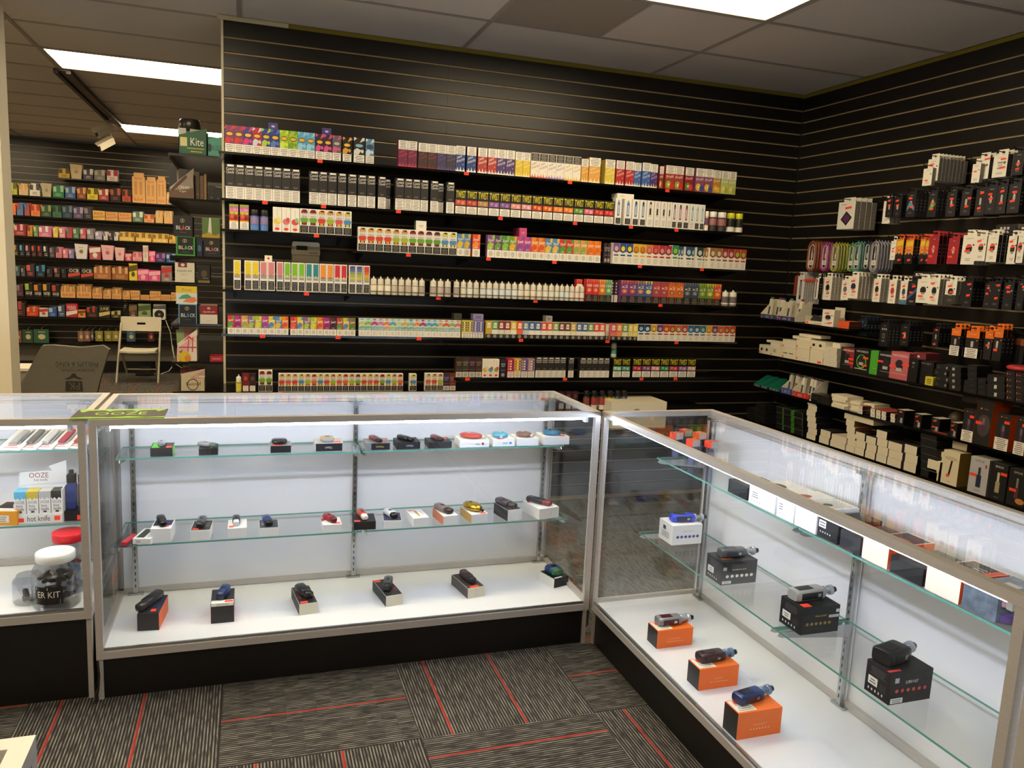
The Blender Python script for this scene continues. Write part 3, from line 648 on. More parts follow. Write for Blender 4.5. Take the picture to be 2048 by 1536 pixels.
b = facex(1678, 1719, XF, RZU, .05, .15, 'u5', '#2a2b2e', (), 'open dark grey box holding a cable on upper shelf', (('r', .08, .92, .08, .92, '#0c0c0d'), ('e', .5, .5, .2, .15, '#6a2a2f')))
b = facex(1722, 1774, XF, RZU, .06, .15, 'u6', '#e8d9c4', (), 'cream box with orange end, farther of the two', (('r', .05, .95, .05, .95, '#1d1b1b'), ('f', .3, .8, .3, .7, None, '#c2552a', 3)), side='#e0521f')
b = facex(1778, 1844, XF, RZU, .045, .15, 'u7', '#1a1a1d', (), 'long black box between the two cream boxes', (('r', .1, .9, .1, .9, '#0c0c0d'), ('e', .6, .5, .2, .2, '#b9bcc2')))
b = facex(1848, 1917, XF, RZU, .06, .15, 'u8', '#e8d9c4', (), 'cream box with orange end, nearer of the two', (('r', .05, .95, .05, .95, '#23211f'), ('r', .1, .35, .2, .5, STICKER), ('f', .4, .8, .5, .8, None, '#d9d2b8', 3), ('r', .8, .98, .05, .95, '#e0521f')), side='#e0521f')
MARB = noisy('marbled_foil', '#23272d', '#7f8a96', 40, rough=.25, detail=6)
b = facex(1921, 1991, XF, RZU, .06, .15, 'u9', MARB, (), 'dark marbled box near the end of upper shelf', (('r', .3, .7, .3, .7, '#c9c3b4'),))
p0 = on(2007, 1240, 2, RZU)
t = thing('stacked_jar', 'stack of small clear jars with pink and purple contents', 'jar', (XF+.03, col_y(2007, XF+.03, RZU), RZU))
put('jar', MB().lathe([(.02, 0), (.021, .003), (.021, .03), (.02, .032)], ACRYL, 16), t)
put('jar', MB().lathe([(.02, .034), (.021, .036), (.021, .062), (.02, .064)], ACRYL, 16), t)
put('filling', MB().lathe([(.0185, .003), (.0185, .018)], '#6a4a8f', 16), t); put('filling', MB().lathe([(.0185, .037), (.0185, .052)], '#b98a92', 16), t)
for i, u in enumerate((1352, 1370, 1385, 1398, 1422)):
    x = -1.93 + (.0, .07, .0, .1, .06)[i]; y = col_y(u, x, RZU+.06)
    t = thing('vial_box', ['clear vial box with orange lid, %s of five in the far corner of upper shelf' % q for q in ('leftmost', 'second', 'middle', 'fourth', 'rightmost')][i], 'box', (x, y, RZU), -PI/2+.2, 'vial boxes')
    put('case', MB().box(-.018, .018, -.018, .018, 0, .075, ACRYL), t); put('lid', MB().box(-.019, .019, -.019, .019, .075, .1, '#d7d2cc', f='#ff4a2e', t='#e9775f'), t); put('vial', MB().lathe([(.013, .002), (.013, .055), (.006, .07)], '#5b5f8a', 10), t)
# ---------------------------------------------------------------- left showcase stock
cols = ['#a9acb2', '#6a6b70', '#c8cad0', '#b8405a', '#d0503f']
for i, c in enumerate(cols):
    u = 18 + i*32; x = col_x(u, LY+.27, LZU)
    t = thing('blister_card', ['silver', 'black', 'pale grey', 'dark red', 'bright red'][i] + ' device in a blister card lying on the left showcase top shelf', 'blister pack', (x, LY+.262, LZU+.0005), group='blister cards in the left showcase', rot=(.32, 0, -.3))
    put('card', MB().box(-.038, .038, 0, .14, 0, .002, '#e4e2e2').prints(.076, .14, [('f', .1, .9, .05, .35, None, '#b4453c', 3)], fr=lambda a, b, o: ((a-.5)*.076, b*.14, .002+o)), t)
    put('bubble', MB().rbox(-.026, .026, .03, .13, .0021, .016, .006, ACRYL), t); put('device', MB().rbox(-.011, .011, .035, .12, .0035, .013, .004, mat(c, .3, .1)), t)
yd = LY + .215
x0, x1 = col_x(28, yd, LZM), col_x(127, yd, LZM); w = x1-x0
t = thing('lighter_display', 'white counter display box of four drip print lighters in left showcase', 'display box', ((x0+x1)/2, yd, LZM), -.03)
HN = '#ece9e4'
tray = MB().box(-w/2, w/2, 0, .003, 0, .035, HN).box(-w/2, -w/2+.003, 0, .07, 0, .07, HN).box(w/2-.003, w/2, 0, .07, 0, .12, HN).box(-w/2, w/2, .067, .07, 0, .12, HN).box(-w/2, w/2, 0, .07, 0, .002, HN)
tray.prints(w, .035, [('t', 'hot knife', .27, .73, .25, .8, '#2b2624'), ('r', .06, .2, .2, .6, STICKER), ('r', .82, .94, .3, .75, STICKER)])
put('tray', tray, t)
put('header_flap', MB().prism([(-w/2, .12), (w/2, .13), (w/2, .205), (w/2-.055, .185), (w/2-.045, .17), (-w/2+.004, .165)], .068, .072, HN).prints(w, .04, [('t', 'OOZE', .22, .62, .5, .95, '#8a2f2f'), ('t', 'hot knife', .32, .6, .2, .42, '#3a3533')], y=.068, z0=.125), t)
for i, (c, nm) in enumerate((('#5fb3d4', 'blue'), ('#c9b23f', 'yellow'), ('#b9b7b4', 'grey'), ('#2e2c2c', 'black'))):
    xx = -w/2 + w*(i+.5)/4
    put('lighter_box', carton('hk'+nm, w/4*.93, .05, .11, HN, (('p', [(0, .8), (.15, .74), (.3, .8), (.5, .72), (.7, .8), (.85, .75), (1, .8), (1, 1), (0, 1)], c), ('t', 'OOZE', .1, .9, .62, .7, '#2b2725'), ('t', 'hot', .2, .7, .5, .58, '#2b2725'), ('t', 'knife', .2, .85, .39, .48, '#2b2725'), ('r', .35, .65, .32, .38, '#55504d')), topc=c), t, (xx, .006, .003))
x = col_x(151, yd, LZM)
t = thing('vape_stand', 'black stand holding two purple and blue torches in left showcase', 'stand', (x, yd+.01, LZM), -.05)
put('base', carton('stand', .075, .07, .035, '#141316', (('r', .55, .95, .1, .6, STICKER),)), t)
for i, c in enumerate(('#31407f', '#4a3448')):
    h = put('torch', MB().rbox(-.014, .014, .02, .05, .036, .13, .006, mat(c, .3)), t, (-.018+.036*i, 0, 0)); put('nozzle', MB().box(-.013, .013, .022, .048, .131, .16, '#131214').box(-.006, .006, .028, .042, .16, .175, '#1d1c1f'), h)
x = col_x(8, yd, LZM)
put('device_box', carton('ob', .085, .11, .05, '#e79a2e', (('f', .1, .7, .2, .7, '#f2ead9', '#555555', 3),), (('r', .05, .95, .3, .95, '#2a2326'), ('f', .1, .9, .02, .28, '#f2ead9', '#777777', 2))), None, (x, yd, LZM), -.2, label='orange box with dark top at the left picture edge', cat='box')
def jar(lab, u, y, z, r, h, lid, lidc, extra):
    t = thing('plastic_jar', lab, 'jar', (col_x(u, y, z), y, z))
    put('bottle', MB().lathe([(r*.92, 0), (r, .006), (r, h*.62), (r*.97, h*.7), (r*.74, h*.83), (r*.74, h*.86)], JARPL, 24), t)
    if lid: put('lid', MB().lathe([(r*.8, h*.85), (r*.82, h*.86), (r*.82, h*.99), (r*.78, h)], mat(lidc, .35), 24), t)
    rnd = random.Random(int(r*1e4)+int(u))
    n, cc, hi = extra
    for k in range(n):
        a = rnd.uniform(0, 6.28); q = r*.52*math.sqrt(rnd.random()); zz = .012 + hi*h*k/max(1, n)
        put('lighter', MB().rbox(-.008, .008, -.021, .021, -.006, .006, .003, mat(rnd.choice(cc), .3)), t, (q*math.cos(a), q*math.sin(a), zz), rot=(rnd.uniform(-.5, .5), rnd.uniform(-.4, .4), rnd.uniform(0, 6)))
    return t
j = jar('big clear jar with white lid filled with black lighters', 115, LY+.075, LZD, .072, .185, True, '#ecebea', (20, ['#17161a', '#222126', '#c9c7c4', '#1b1a1e', '#2b2a2e'], .6))
n = 10; lb = MB(); R = .0732
def cyl(a, b, o): 
    th = -PI/2 - .75 + a*1.2; return ((R+o)*math.cos(th), (R+o)*math.sin(th), .028 + b*.06)
for i in range(n): lb.add([cyl(i/n, 0, 0), cyl((i+1)/n, 0, 0), cyl((i+1)/n, 1, 0), cyl(i/n, 1, 0)], [(0, 1, 2, 3)], '#1b191c')
lb.prints(1, 1, [('r', .05, .9, .02, .3, '#e9e4d8'), ('f', .2, .8, .05, .25, None, '#2b2826', 1), ('t', 'ER KIT', .12, .9, .4, .74, '#efece6'), ('r', .05, .5, .84, .97, '#d8cf9a')], fr=cyl)
put('paper_label', lb, j)
jar('clear jar with red lid behind the white lidded jar', 141, LY+.2, LZD, .062, .21, True, '#d8202c', (8, ['#3f7fb5', '#e9e6e0', '#c23a33'], .5))
jar('low open clear jar with a few grey lighters', 60, LY+.12, LZD, .05, .11, False, '', (4, ['#77777c', '#1e1d20'], .2))
# counter mat on the middle showcase
a, b_, c, d = on(150, 838, 2, H), on(331, 833, 2, H), on(335, 816, 2, H), on(176, 815, 2, H)
mw, md = 0.275, 0.15
mt = MB().box(-mw/2, mw/2, 0, md, 0, .003, '#2a231d', f='#86b52a')
mt.prints(mw, md, [('p', [(0, 0), (1, 0), (1, .12), (.8, .05), (.6, .16), (.4, .07), (.2, .14), (0, .08)], '#8ec22e'), ('p', [(.03, 1), (.97, 1), (.97, .9), (.9, .7), (.86, .88), (.7, .84), (.66, .7), (.6, .88), (.4, .84), (.36, .72), (.3, .88), (.12, .84), (.08, .66), (.03, .8)], '#8ec22e'),
          ('t', 'OOZE', .22, .78, .34, .66, '#9ad136')], fr=lambda p, q, o: ((p-.5)*mw, q*md, .003+o))
put('counter_mat', mt, None, (col_x(242, CY+.08, H), CY+.006, H), 0.0, label='green and black rubber counter mat on the middle showcase corner', cat='mat')
# ---------------------------------------------------------------- back wall shelves and stock
SF = -.30
NTH = {1: 'top shelf', 2: 'second shelf', 3: 'third shelf', 4: 'fourth shelf', 5: 'fifth shelf', 6: 'sixth shelf', 7: 'lowest left shelf', 8: 'lowest right shelf', 9: 'bottom shelf'}
def shelf(label, x0, x1, z, tags, y0=-.30, y1=-.004, rz=0, loc=(0, 0, 0), brk=True):
    t = put('wall_shelf', MB().box(x0, x1, y0, y1, z-.012, z, SHELFBLK), None, loc, rz, label=label, cat='shelf', group='black wall shelves')
    for xt in tags:
        put('price_tag', MB().box(xt-.013, xt+.013, y0-.0022, y0-.0002, z-.018, z-.001, STICKER).prints(.026, .017, [('t', '$', .1, .25, .25, .75, '#a51d12'), ('f', .3, .95, .2, .9, None, '#a51d12', 1)], y=y0-.0022, x0=xt, z0=z-.018), t)
    if brk:
        n = max(2, int((x1-x0)/.6)+1)
        for i in range(n):
            x = x0+.06 + (x1-x0-.12)*i/(n-1)
            vs = [(x+dx, y, zz) for dx in (-.0015, .0015) for y, zz in ((y1, z-.013), (y0+.03, z-.013), (y0+.03, z-.022), (y1, z-.06))]
            put('bracket', MB().add(vs, [(0, 1, 2, 3), (7, 6, 5, 4), (0, 4, 5, 1), (1, 5, 6, 2), (2, 6, 7, 3)], '#0d0c0b'), t)
    return t
def sx(u, k): return col_x(u, SF, zk(k+.08))
rows = {}
KN = dict(coastal='black_carton', twist='lettered_carton', jam='jam_carton', jh='fruit_carton', duo='burst_carton', bars='striped_carton', grad='striped_carton', finest='sweet_carton', circ='emblem_carton', split='salt_carton', wav='beach_carton', pen='pen_carton', pattern='doodle_carton', fruit='mixed_fruit_carton', dark='dark_carton')
def run(row, k, u0, u1, specs, h, dy=0.0, d=None, name='juice_carton', cat='carton', extra=0):
    """specs: list of (mesh builder fn(w,d,h) -> mesh, wording)"""
    z = zk(k+.08); x0, x1 = sx(u0, k), sx(u1, k); n = len(specs); st = (x1-x0)/n
    lst = rows.setdefault(row, [])
    for i, (fn, ds) in enumerate(specs):
        if fn is None: continue
        w = st*.965; dd = d or w
        o = put(KN.get(fn.__qualname__.split('.')[0], name) if name == 'juice_carton' else name, fn(w, dd, h), None, (x0+st*(i+.5), SF+.004+dy, z), label=ds, cat=cat, group=ds[:40] + ' cartons')
        lst.append((o, ds))
        for e in range(extra):
            o2 = put(name, fn(w, dd, h), None, (x0+st*(i+.5), SF+.006+dy+(e+1)*(dd+.002), z), label=ds, cat=cat, group=ds[:40] + ' cartons')
            rows.setdefault(row+'b', []).append((o2, ds + ' behind the front row'))
# -- carton looks
def coastal(hh=1):
    def f(w, d, h): return carton('coastal', w, d, h, '#2b2826', (('r', .2, .9, .93, .985, '#e9e4d8'), ('t', 'Coastal', .06, .94, .82, .9, '#efeae0', .01), ('t', 'Clouds', .1, .92, .725, .805, '#efeae0', .01), ('f', .15, .85, .4, .47, None, '#8b867d', 2), WARN(.0, .355, 7, .0, 1)))
    return f
def twist(c, c2):
    def f(w, d, h): return carton('twist'+c, w, d, h, '#14110e', (('t', 'TWIST', .06, .95, .66, .95, '#f0e02e'), ('r', .03, .97, .37, .58, c), ('e', .3, .5, .12, .06, c2), ('e', .7, .46, .14, .07, c2), ('r', .2, .8, .575, .6, '#2b2118'), WARN(.02, .32, 5, .03, .97)))
    return f
def jam(c, lt='#f3ece0', warn=True, bot='#f3ece0'):
    w1 = WARN(.66, 1, 5, 0, 1) if warn else ('f', .02, .98, .68, .98, '#2b2825', '#aaa396', 5)
    def f(w, d, h): return carton('jam'+c+lt+bot, w, d, h, c, (w1, ('t', 'JAM', .12, .62, .46, .58, lt, .06), ('t', 'MONSTER', .1, .95, .33, .42, lt, .12),
        ('p', [(0, 0), (1, 0), (1, .1), (.93, .03), (.86, .16), (.8, .04), (.6, .05), (.52, .2), (.46, .05), (.3, .05), (.2, .17), (.13, .04), (0, .09)], bot), ('r', .74, .84, .27, .29, lt)))
    return f
def jh(c1, c2, c0='#5a1d18'):
    def f(w, d, h): return carton('jh'+c1+c2+c0, w, d, h, '#f0ece2', (('p', [(.12, .82), (.14, .9), (.3, .965), (.74, .965), (.9, .9), (.92, .82)], c2), ('p', [(.3, .9), (.46, .955), (.8, .95), (.74, .88), (.5, .9)], '#201612'),
        ('t', 'JUICE', .16, .86, .745, .83, '#1d1a18'), ('t', 'HEAD', .18, .86, .645, .725, '#1d1a18'), ('p', [(.04, .56), (.14, .63), (.88, .63), (.98, .56), (.9, .46), (.8, .42), (.22, .42), (.12, .46)], c1), ('p', [(.3, .44), (.74, .44), (.68, .335), (.36, .335)], c2), ('r', .2, .33, .34, .43, '#17130f'), ('r', .7, .82, .34, .43, '#17130f'), BWARN(.03, .31, 4, .04, .96)))
    return f
def duo(c, c2, em='#e3b23a'):
    def f(w, d, h): return carton('duo'+c+c2, w, d, h, c, (('p', [(0, .32), (.45, .32), (.7, .5), (.3, .58), (0, .48)], c2), ('e', .8, .46, .14, .07, c2), ('p', [(.55, .8), (1, .9), (1, 1), (.8, 1)], c2), ('p', [(0, .86), (.3, .96), (.1, 1), (0, 1)], c2), ('e', .5, .68, .42, .09, '#2a1d12'), ('e', .5, .68, .36, .065, em), WARN(0, .31, 4, 0, 1)))
    return f
def bars(c, c2, c3='#8f8a82', full=True):
    def f(w, d, h): return carton('bars'+c+c2+c3, w, d, h, '#efeae0', (('r', .12, .9, .48, .965, c), *[('r', .12, .9, z, z+.006, c2) for z in (.62, .7, .78, .86)], ('p', [(.12, .48), (.9, .48), (.9, .55), (.7, .5), (.5, .57), (.3, .5), (.12, .56)], c3), ('r', .12, .9, .4, .485, '#a29d94'), BWARN(.03, .33, 5, .1, .92)))
    return f
def grad(cs):
    def f(w, d, h): return carton('grad'+''.join(cs), w, d, h, '#efeae0', (*[('r', .12, .9, .48+.0967*i, .48+.0967*(i+1), c) for i, c in enumerate(cs)], ('r', .12, .9, .4, .485, '#a29d94'), BWARN(.03, .33, 5, .1, .92)))
    return f
def finest(c1, c2, txt='Finest'):
    def f(w, d, h): return carton('fin'+c1+c2, w, d, h, c1, (('p', [(0, .36), (.6, .36), (.9, .6), (.4, .7), (0, .55)], c2), ('p', [(.6, .86), (1, .8), (1, 1), (.7, 1)], c2), ('t', txt, .12, .9, .68, .82, '#f6f0e4', .05), ('f', .2, .8, .38, .46, None, '#eadfce', 2), ('r', 0, 1, 0, .345, '#ece7da'), ('e', .5, .17, .34, .13, '#d9d2c2'), ('f', .2, .8, .06, .3, None, '#aaa08c', 4)))
    return f
def circ(c, c2, low='#ece7da', lab=None):
    def f(w, d, h): return carton('circ'+c+c2+low, w, d, h, low, (('p', [(0, .6), (.5, .52), (1, .6), (1, 1), (0, 1)], c), ('e', .5, .72, .36, .15, '#26211c'), ('e', .5, .73, .3, .125, c2), ('r', .14, .86, .38, .46, lab or c), ('f', .1, .9, .04, .34, '#f1ecdf', '#9a917f', 5)))
    return f
def split(c, low, foot='#17140f'):
    def f(w, d, h): return carton('spl'+c+low+foot, w, d, h, low, (('r', 0, 1, .5, 1, c), ('p', [(.2, .6), (.8, .6), (.75, .9), (.25, .9)], '#efe6d2'), ('t', 'Salt', .28, .74, .68, .82, c), ('r', 0, 1, 0, .24, foot), ('e', .5, .12, .3, .1, '#8f8a80')))
    return f
def dark(c, c2, low='#cfc8ba'):
    def f(w, d, h): return carton('drk'+c+c2, w, d, h, c, (('t', 'NAKED', .12, .9, .72, .8, c2), ('t', 'SALT', .2, .8, .6, .69, c2), ('r', .1, .9, .4, .41, c2), ('r', .03, .97, .02, .28, low), ('e', .5, .15, .3, .1, '#a8a093')))
    return f
def hund(c, c2, t='100'):
    def f(w, d, h): return carton('hun'+c+c2+t, w, d, h, c, (('p', [(0, 1), (.15, .8), (.3, 1)], c2), ('p', [(.4, 1), (.5, .82), (.6, 1)], c2), ('p', [(.7, 1), (.85, .8), (1, 1)], c2), ('t', t, .12, .9, .66, .78, '#f4efe2'), ('e', .5, .52, .34, .1, c2), ('f', .25, .75, .45, .58, None, '#f4efe2', 2), BWARN(.0, .31, 5, .02, .98)))
    return f
def fruit(c, c2, c3, top='#efe9dc'):
    def f(w, d, h): return carton('fru'+c+c2+c3, w, d, h, c, (WARN(.66, 1, 5, 0, 1), ('t', 'Fruit', .1, .9, .46, .58, '#f4ead6', .05), ('e', .35, .2, .3, .16, c2), ('e', .72, .16, .24, .13, c3), ('e', .4, .2, .1, .05, '#f0e6c8')))
    return f
def pen(c, tip='#1d1b1a', low=True, text=None):
    sp = [('r', .34, .68, .34, .84, c), ('p', [(.34, .84), (.68, .84), (.6, .93), (.42, .93)], tip), ('r', .44, .58, .4, .75, '#dfe6ea')]
    if text: sp = [('r', .28, .72, .38, .86, '#d8d2c4'), ('p', [(.34, .86), (.68, .86), (.6, .95), (.42, .95)], tip), ('r', .38, .62, .46, .7, '#1c1a18')]
    sp.append(BWARN(.04, .26, 3, .16, .9) if low else ('f', .1, .9, .04, .3, None, '#a49c8c', 5))
    def f(w, d, h): return carton('pen'+c+tip+str(low)+str(text), w, d, h, '#f0ece2', sp)
    return f
def wav(c, c2, c3):
    def f(w, d, h): return carton('wav'+c+c2+c3, w, d, h, '#dfe6df', (('r', 0, 1, .38, 1, '#cfe0e0'), ('p', [(0, .6), (.5, .68), (1, .6), (1, .78), (.5, .86), (0, .76)], c), ('p', [(0, .4), (1, .44), (1, .55), (.5, .6), (0, .52)], c2), ('p', [(.2, .9), (.8, .9), (.7, 1), (.3, 1)], c3), ('r', 0, 1, .35, .38, '#5a86a8'), ('r', 0, 1, 0, .34, '#ece7da'), ('f', .15, .85, .05, .3, None, '#a9a293', 4)))
    return f
def pattern(c, c2):
    def f(w, d, h): return carton('pat'+c+c2, w, d, h, c, tuple(('e', .2+.3*(i % 3), .45+.14*(i//3), .13, .045, (c2, '#f0e9d2', '#4a3a6a')[i % 3]) for i in range(12)) + (WARN(0, .32, 4, .05, .95),))
    return f
# -- bottles
BOT = {}
def bottle(lab, cap='#d6cfbd', body='#cfc6b0', lab2=None, style='drip'):
    def f(w, d, h):
        k = ('b', lab, cap, body, style, round(w, 3), round(h, 3))
        if k in BOT: return BOT[k]
        r = w*.48; b = MB()
        if style == 'drip':
            b.lathe([(r*.95, 0), (r, .003), (r, h*.56), (r*.95, h*.6), (r*.62, h*.64)], mat(body, .3), 14)
            b.lathe([(r*.93, h*.6), (r*.93, h*.8), (r*.8, h*.86), (r*.34, h*.89), (r*.24, h*.93), (r*.2, h)], mat(cap, .35), 14)
            b.lathe([(r*1.012, h*.1), (r*1.012, h*.52)], mat(lab, .5), 14, caps=False)
            b.lathe([(r*1.016, h*.52), (r*1.016, h*.545)], '#3a3129', 14, caps=False).lathe([(r*1.016, h*.12), (r*1.016, h*.2)], lab2 or '#7a7266', 14, caps=False)
        else:
            b.lathe([(r*.95, 0), (r, .003), (r, h*.66), (r*.8, h*.72)], mat(body, .3), 16)
            b.lathe([(r*.86, h*.71), (r*.9, h*.73), (r*.9, h*.98), (r*.84, h)], mat(cap, .4), 16)
            b.lathe([(r*1.012, h*.3), (r*1.012, h*.64)], mat(lab, .45), 16, caps=False).lathe([(r*1.014, h*.02), (r*1.014, h*.27)], lab2 or '#e6e0d2', 16, caps=False)
        BOT[k] = b.mesh('bottle'); return BOT[k]
    return f
SHW = lambda r: 'on ' + ('back wall ' if r < 7 else '') + NTH[r]
# ---- shelf boards with price tags
tg = lambda k, us: [sx(u, k) for u in us]
shelf('black top shelf of the back wall', XL-.018, sx(1474, 8), zk(8.08), tg(8, [640, 933, 1140, 1335]))
shelf('black second shelf of the back wall', XL-.012, sx(1486, 11), zk(11.08), tg(11, [530, 647, 797, 1001, 1150, 1262, 1353]))
shelf('short black third shelf at the left of the back wall', XL-.012, sx(708, 13), zk(13.08), tg(13, [633]))
shelf('black fourth shelf of the back wall', sx(706, 14), sx(1494, 14), zk(14.08), tg(14, [817, 977, 1109, 1280, 1404]))
shelf('black fifth shelf of the back wall', XL-.012, sx(1478, 17), zk(17.08), tg(17, [613, 877, 1071, 1321]))
shelf('black sixth shelf of the back wall', XL-.012, sx(1474, 20), zk(20.08), tg(20, [525, 676, 838, 1042, 1215, 1353]))
shelf('lowest left black shelf of the back wall', XL-.012, sx(915, 24), zk(24.08), tg(24, [560]))
shelf('lowest right black shelf of the back wall', sx(908, 23), sx(1463, 23), zk(23.08), tg(23, [935, 1130, 1283, 1351]))
shelf('bottom black shelf hidden behind the showcases', sx(920, 25.6), sx(1420, 25.6), zk(25.68), [])
# ---- top shelf
D1 = ['red and purple burst', 'red and purple burst', 'magenta and blue burst', 'magenta and red burst', 'navy and lime burst', 'navy and lime burst', 'lime green ray', 'lime green ray', 'sky blue swirl', 'sky blue swirl']
C1 = [('#7a3f6a', '#c8352f'), ('#7a3f6a', '#c8352f'), ('#4a3a86', '#d8356f'), ('#b8283a', '#c9ccd6'), ('#2f3d86', '#a8c63a'), ('#2f3d86', '#5a78b8'), ('#9cc32f', '#c9df4a'), ('#9cc32f', '#6f9a28'), ('#5fa6cc', '#93cbe2'), ('#5fa6cc', '#93cbe2')]
run('1', 8, 450, 630, [(duo(*c), d + ' carton') for c, d in zip(C1, D1)], .129)
run('1', 8, 631, 664, [(duo('#3a2436', '#d8508a'), 'dark plum and pink carton')]*2, .128)
run('1', 8, 664.5, 682, [(duo('#6a5a63', '#c45a86', '#b9b3b0'), 'grey clear wrapped carton')], .128)
run('1', 8, 685, 703, [(duo('#1d1a18', '#d89a3a'), 'black carton with gold sauce print')], .124)
run('1', 8, 707, 729, [(duo('#22201f', '#d9d6cf', '#7fb4c9'), 'black and white carton with orange fruit')], .128)
run('1', 8, 731, 748, [(duo('#5f87a8', '#c9dbe6', '#2f4f74'), 'pale blue carton at end of the burst row')], .126)
J = [('#6a2440', '#d8486a', '#c8405f'), ('#6a2440', '#d8486a', '#c8405f'), ('#3f2a2a', '#a83a3f', '#7a2a2c'), ('#3f2a2a', '#a83a3f', '#7a2a2c'), ('#3f3358', '#6a5f96', '#5a4f86'), ('#3a3038', '#6a5f96', '#5a4f86'), ('#26417e', '#f3ece0', '#f3ece0'), ('#26417e', '#f3ece0', '#f3ece0'),
     ('#b0362f', '#f3ece0', '#f3ece0'), ('#b0362f', '#f3ece0', '#f3ece0'), ('#4a2f6e', '#f3ece0', '#f3ece0'), ('#4a2f6e', '#f3ece0', '#f3ece0')]
JD = ['dark pink lettered', 'dark pink lettered', 'dark brown red lettered', 'dark brown red lettered', 'dull violet', 'dull violet', 'blue white lettered', 'blue white lettered', 'red white lettered', 'red white lettered', 'purple white lettered', 'purple white lettered']
jc = lambda i: (jam(J[i][0], J[i][1], True, J[i][2]), JD[i] + ' jam carton')
run('1', 8, 796, 834, [jc(0), jc(1)], .136)
run('1', 8, 836, 911, [jc(i) for i in (2, 3, 4, 5)], .132)
run('1', 8, 911, 930, [jc(6)], .136); run('1', 8, 933, 952, [jc(7)], .136)
run('1', 8, 955, 974, [jc(8)], .136); run('1', 8, 975, 1029, [jc(9), jc(10), jc(11)], .137)
run('1', 8, 1030, 1060, [(jam('#d9b92a', '#efe39a', True, '#f0e2a0'), 'yellow jam carton')]*2, .134)
WJ = [('#ece5d6', '#7a4a3a', '#c8503f'), ('#ece5d6', '#7a4a3a', '#c8503f'), ('#ece5d6', '#6a5a96', '#8a5f9a'), ('#ece5d6', '#6a5a96', '#8a5f9a'), ('#ece5d6', '#b8962a', '#d9b82a'), ('#ece5d6', '#b8962a', '#d9b82a')]
run('1', 8, 1061, 1161, [(jam(c, l, False, b), 'cream black topped jam carton') for c, l, b in WJ], .138)
YJ = [('#d89a3f', '#f0dca0', '#f2e0b0'), ('#dca04a', '#f0dca0', '#f2e0b0')]
run('1', 8, 1162, 1176, [(jam(*YJ[0][:2], True, YJ[0][2]), 'tan custard carton')], .13)
run('1', 8, 1177, 1200, [(jam(*YJ[1][:2], True, YJ[1][2]), 'tan custard carton')], .142)
run('1', 8, 1209, 1229, [(jam('#d9c04a', '#f0e6a8', True, '#f0e6b0'), 'yellow custard carton')], .14)
run('1', 8, 1231, 1248, [(jam('#b02a2c', '#f0d0c0', True, '#f3e6d8'), 'red cream carton')], .14); run('1', 8, 1250, 1267, [(jam('#b02a2c', '#f0d0c0', True, '#f3e6d8'), 'red cream carton')], .14)
run('1', 8, 1267, 1281, [(jam('#3a5fa0', '#d8dfea', True, '#f0e9d2'), 'blue cream carton')], .137); run('1', 8, 1283, 1300, [(jam('#3a5fa0', '#d8dfea', True, '#f0e9d2'), 'blue cream carton')], .142); run('1', 8, 1300, 1314, [(jam('#4a2f6e', '#c9b8dc', True, '#f0e2a8'), 'purple cream carton')], .138)
run('1', 8, 1318, 1326, [(fruit('#8a2f2f', '#c8a43a', '#b0322c'), 'narrow dark red fruit carton')], .13)
run('1', 8, 1330, 1366, [(fruit('#a03a2f', '#8fb03a', '#c8352c'), 'red kiwi fruit carton')]*2, .14); run('1', 8, 1369, 1386, [(fruit('#8a1f2a', '#4f8a2f', '#d83a3a'), 'dark red berry fruit carton')], .138)
run('1', 8, 1390, 1425, [(fruit('#8a4a6a', '#e0b92f', '#3a4f8f'), 'purple banana fruit carton')]*2, .14); run('1', 8, 1425, 1440, [(fruit('#b8862f', '#e09a2f', '#e0b93a'), 'golden peach fruit carton')], .138); run('1', 8, 1441, 1471, [(fruit('#b8bf7a', '#e0cf4a', '#9fb04a'), 'pale green pineapple fruit carton')]*2, .138)
# ---- second shelf
cb = (coastal(), 'tall black carton with white warning panel')
run('2', 11, 451, 600, [cb]*8, .17)
for a, b in ((618, 637), (637, 655), (655.5, 673.5), (675, 692.5), (695, 713), (715, 732.5), (733, 750.5), (755.5, 771.5), (790, 808), (808, 824), (824, 840), (840.5, 856), (860, 876), (892, 908)): run('2', 11, a, b, [cb], .168)
run('2', 11, 771.5, 783, [cb], .16, dy=.04); run('2', 11, 876, 889, [cb], .16, dy=.03)
TW = [('#c8503a', '#e08a6a', 'coral'), ('#b83a32', '#d8705a', 'brick red'), ('#c87a52', '#8fb87a', 'peach and green'), ('#8a5a9a', '#b48ac0', 'violet'), ('#7a4f8f', '#a87ab8', 'deep violet'), ('#d88a86', '#eab8a8', 'salmon'), ('#d8909a', '#edc0c0', 'light pink'), ('#c8402a', '#f0a03a', 'flame red'), ('#d8502a', '#f0b03a', 'flame orange'), ('#e07a2f', '#f0a85a', 'orange'),
      ('#e07a2f', '#f0a85a', 'orange'), ('#5f8f3a', '#9fc06a', 'green'), ('#d86a8a', '#f0a8b8', 'pink'), ('#c82f2c', '#e06a5a', 'red'), ('#c82f2c', '#e06a5a', 'red')]
run('2', 11, 909.5, 1227, [(twist(a, b), n + ' banded black carton with yellow lettering') for a, b, n in TW], .133)
pn = 'white pen carton'
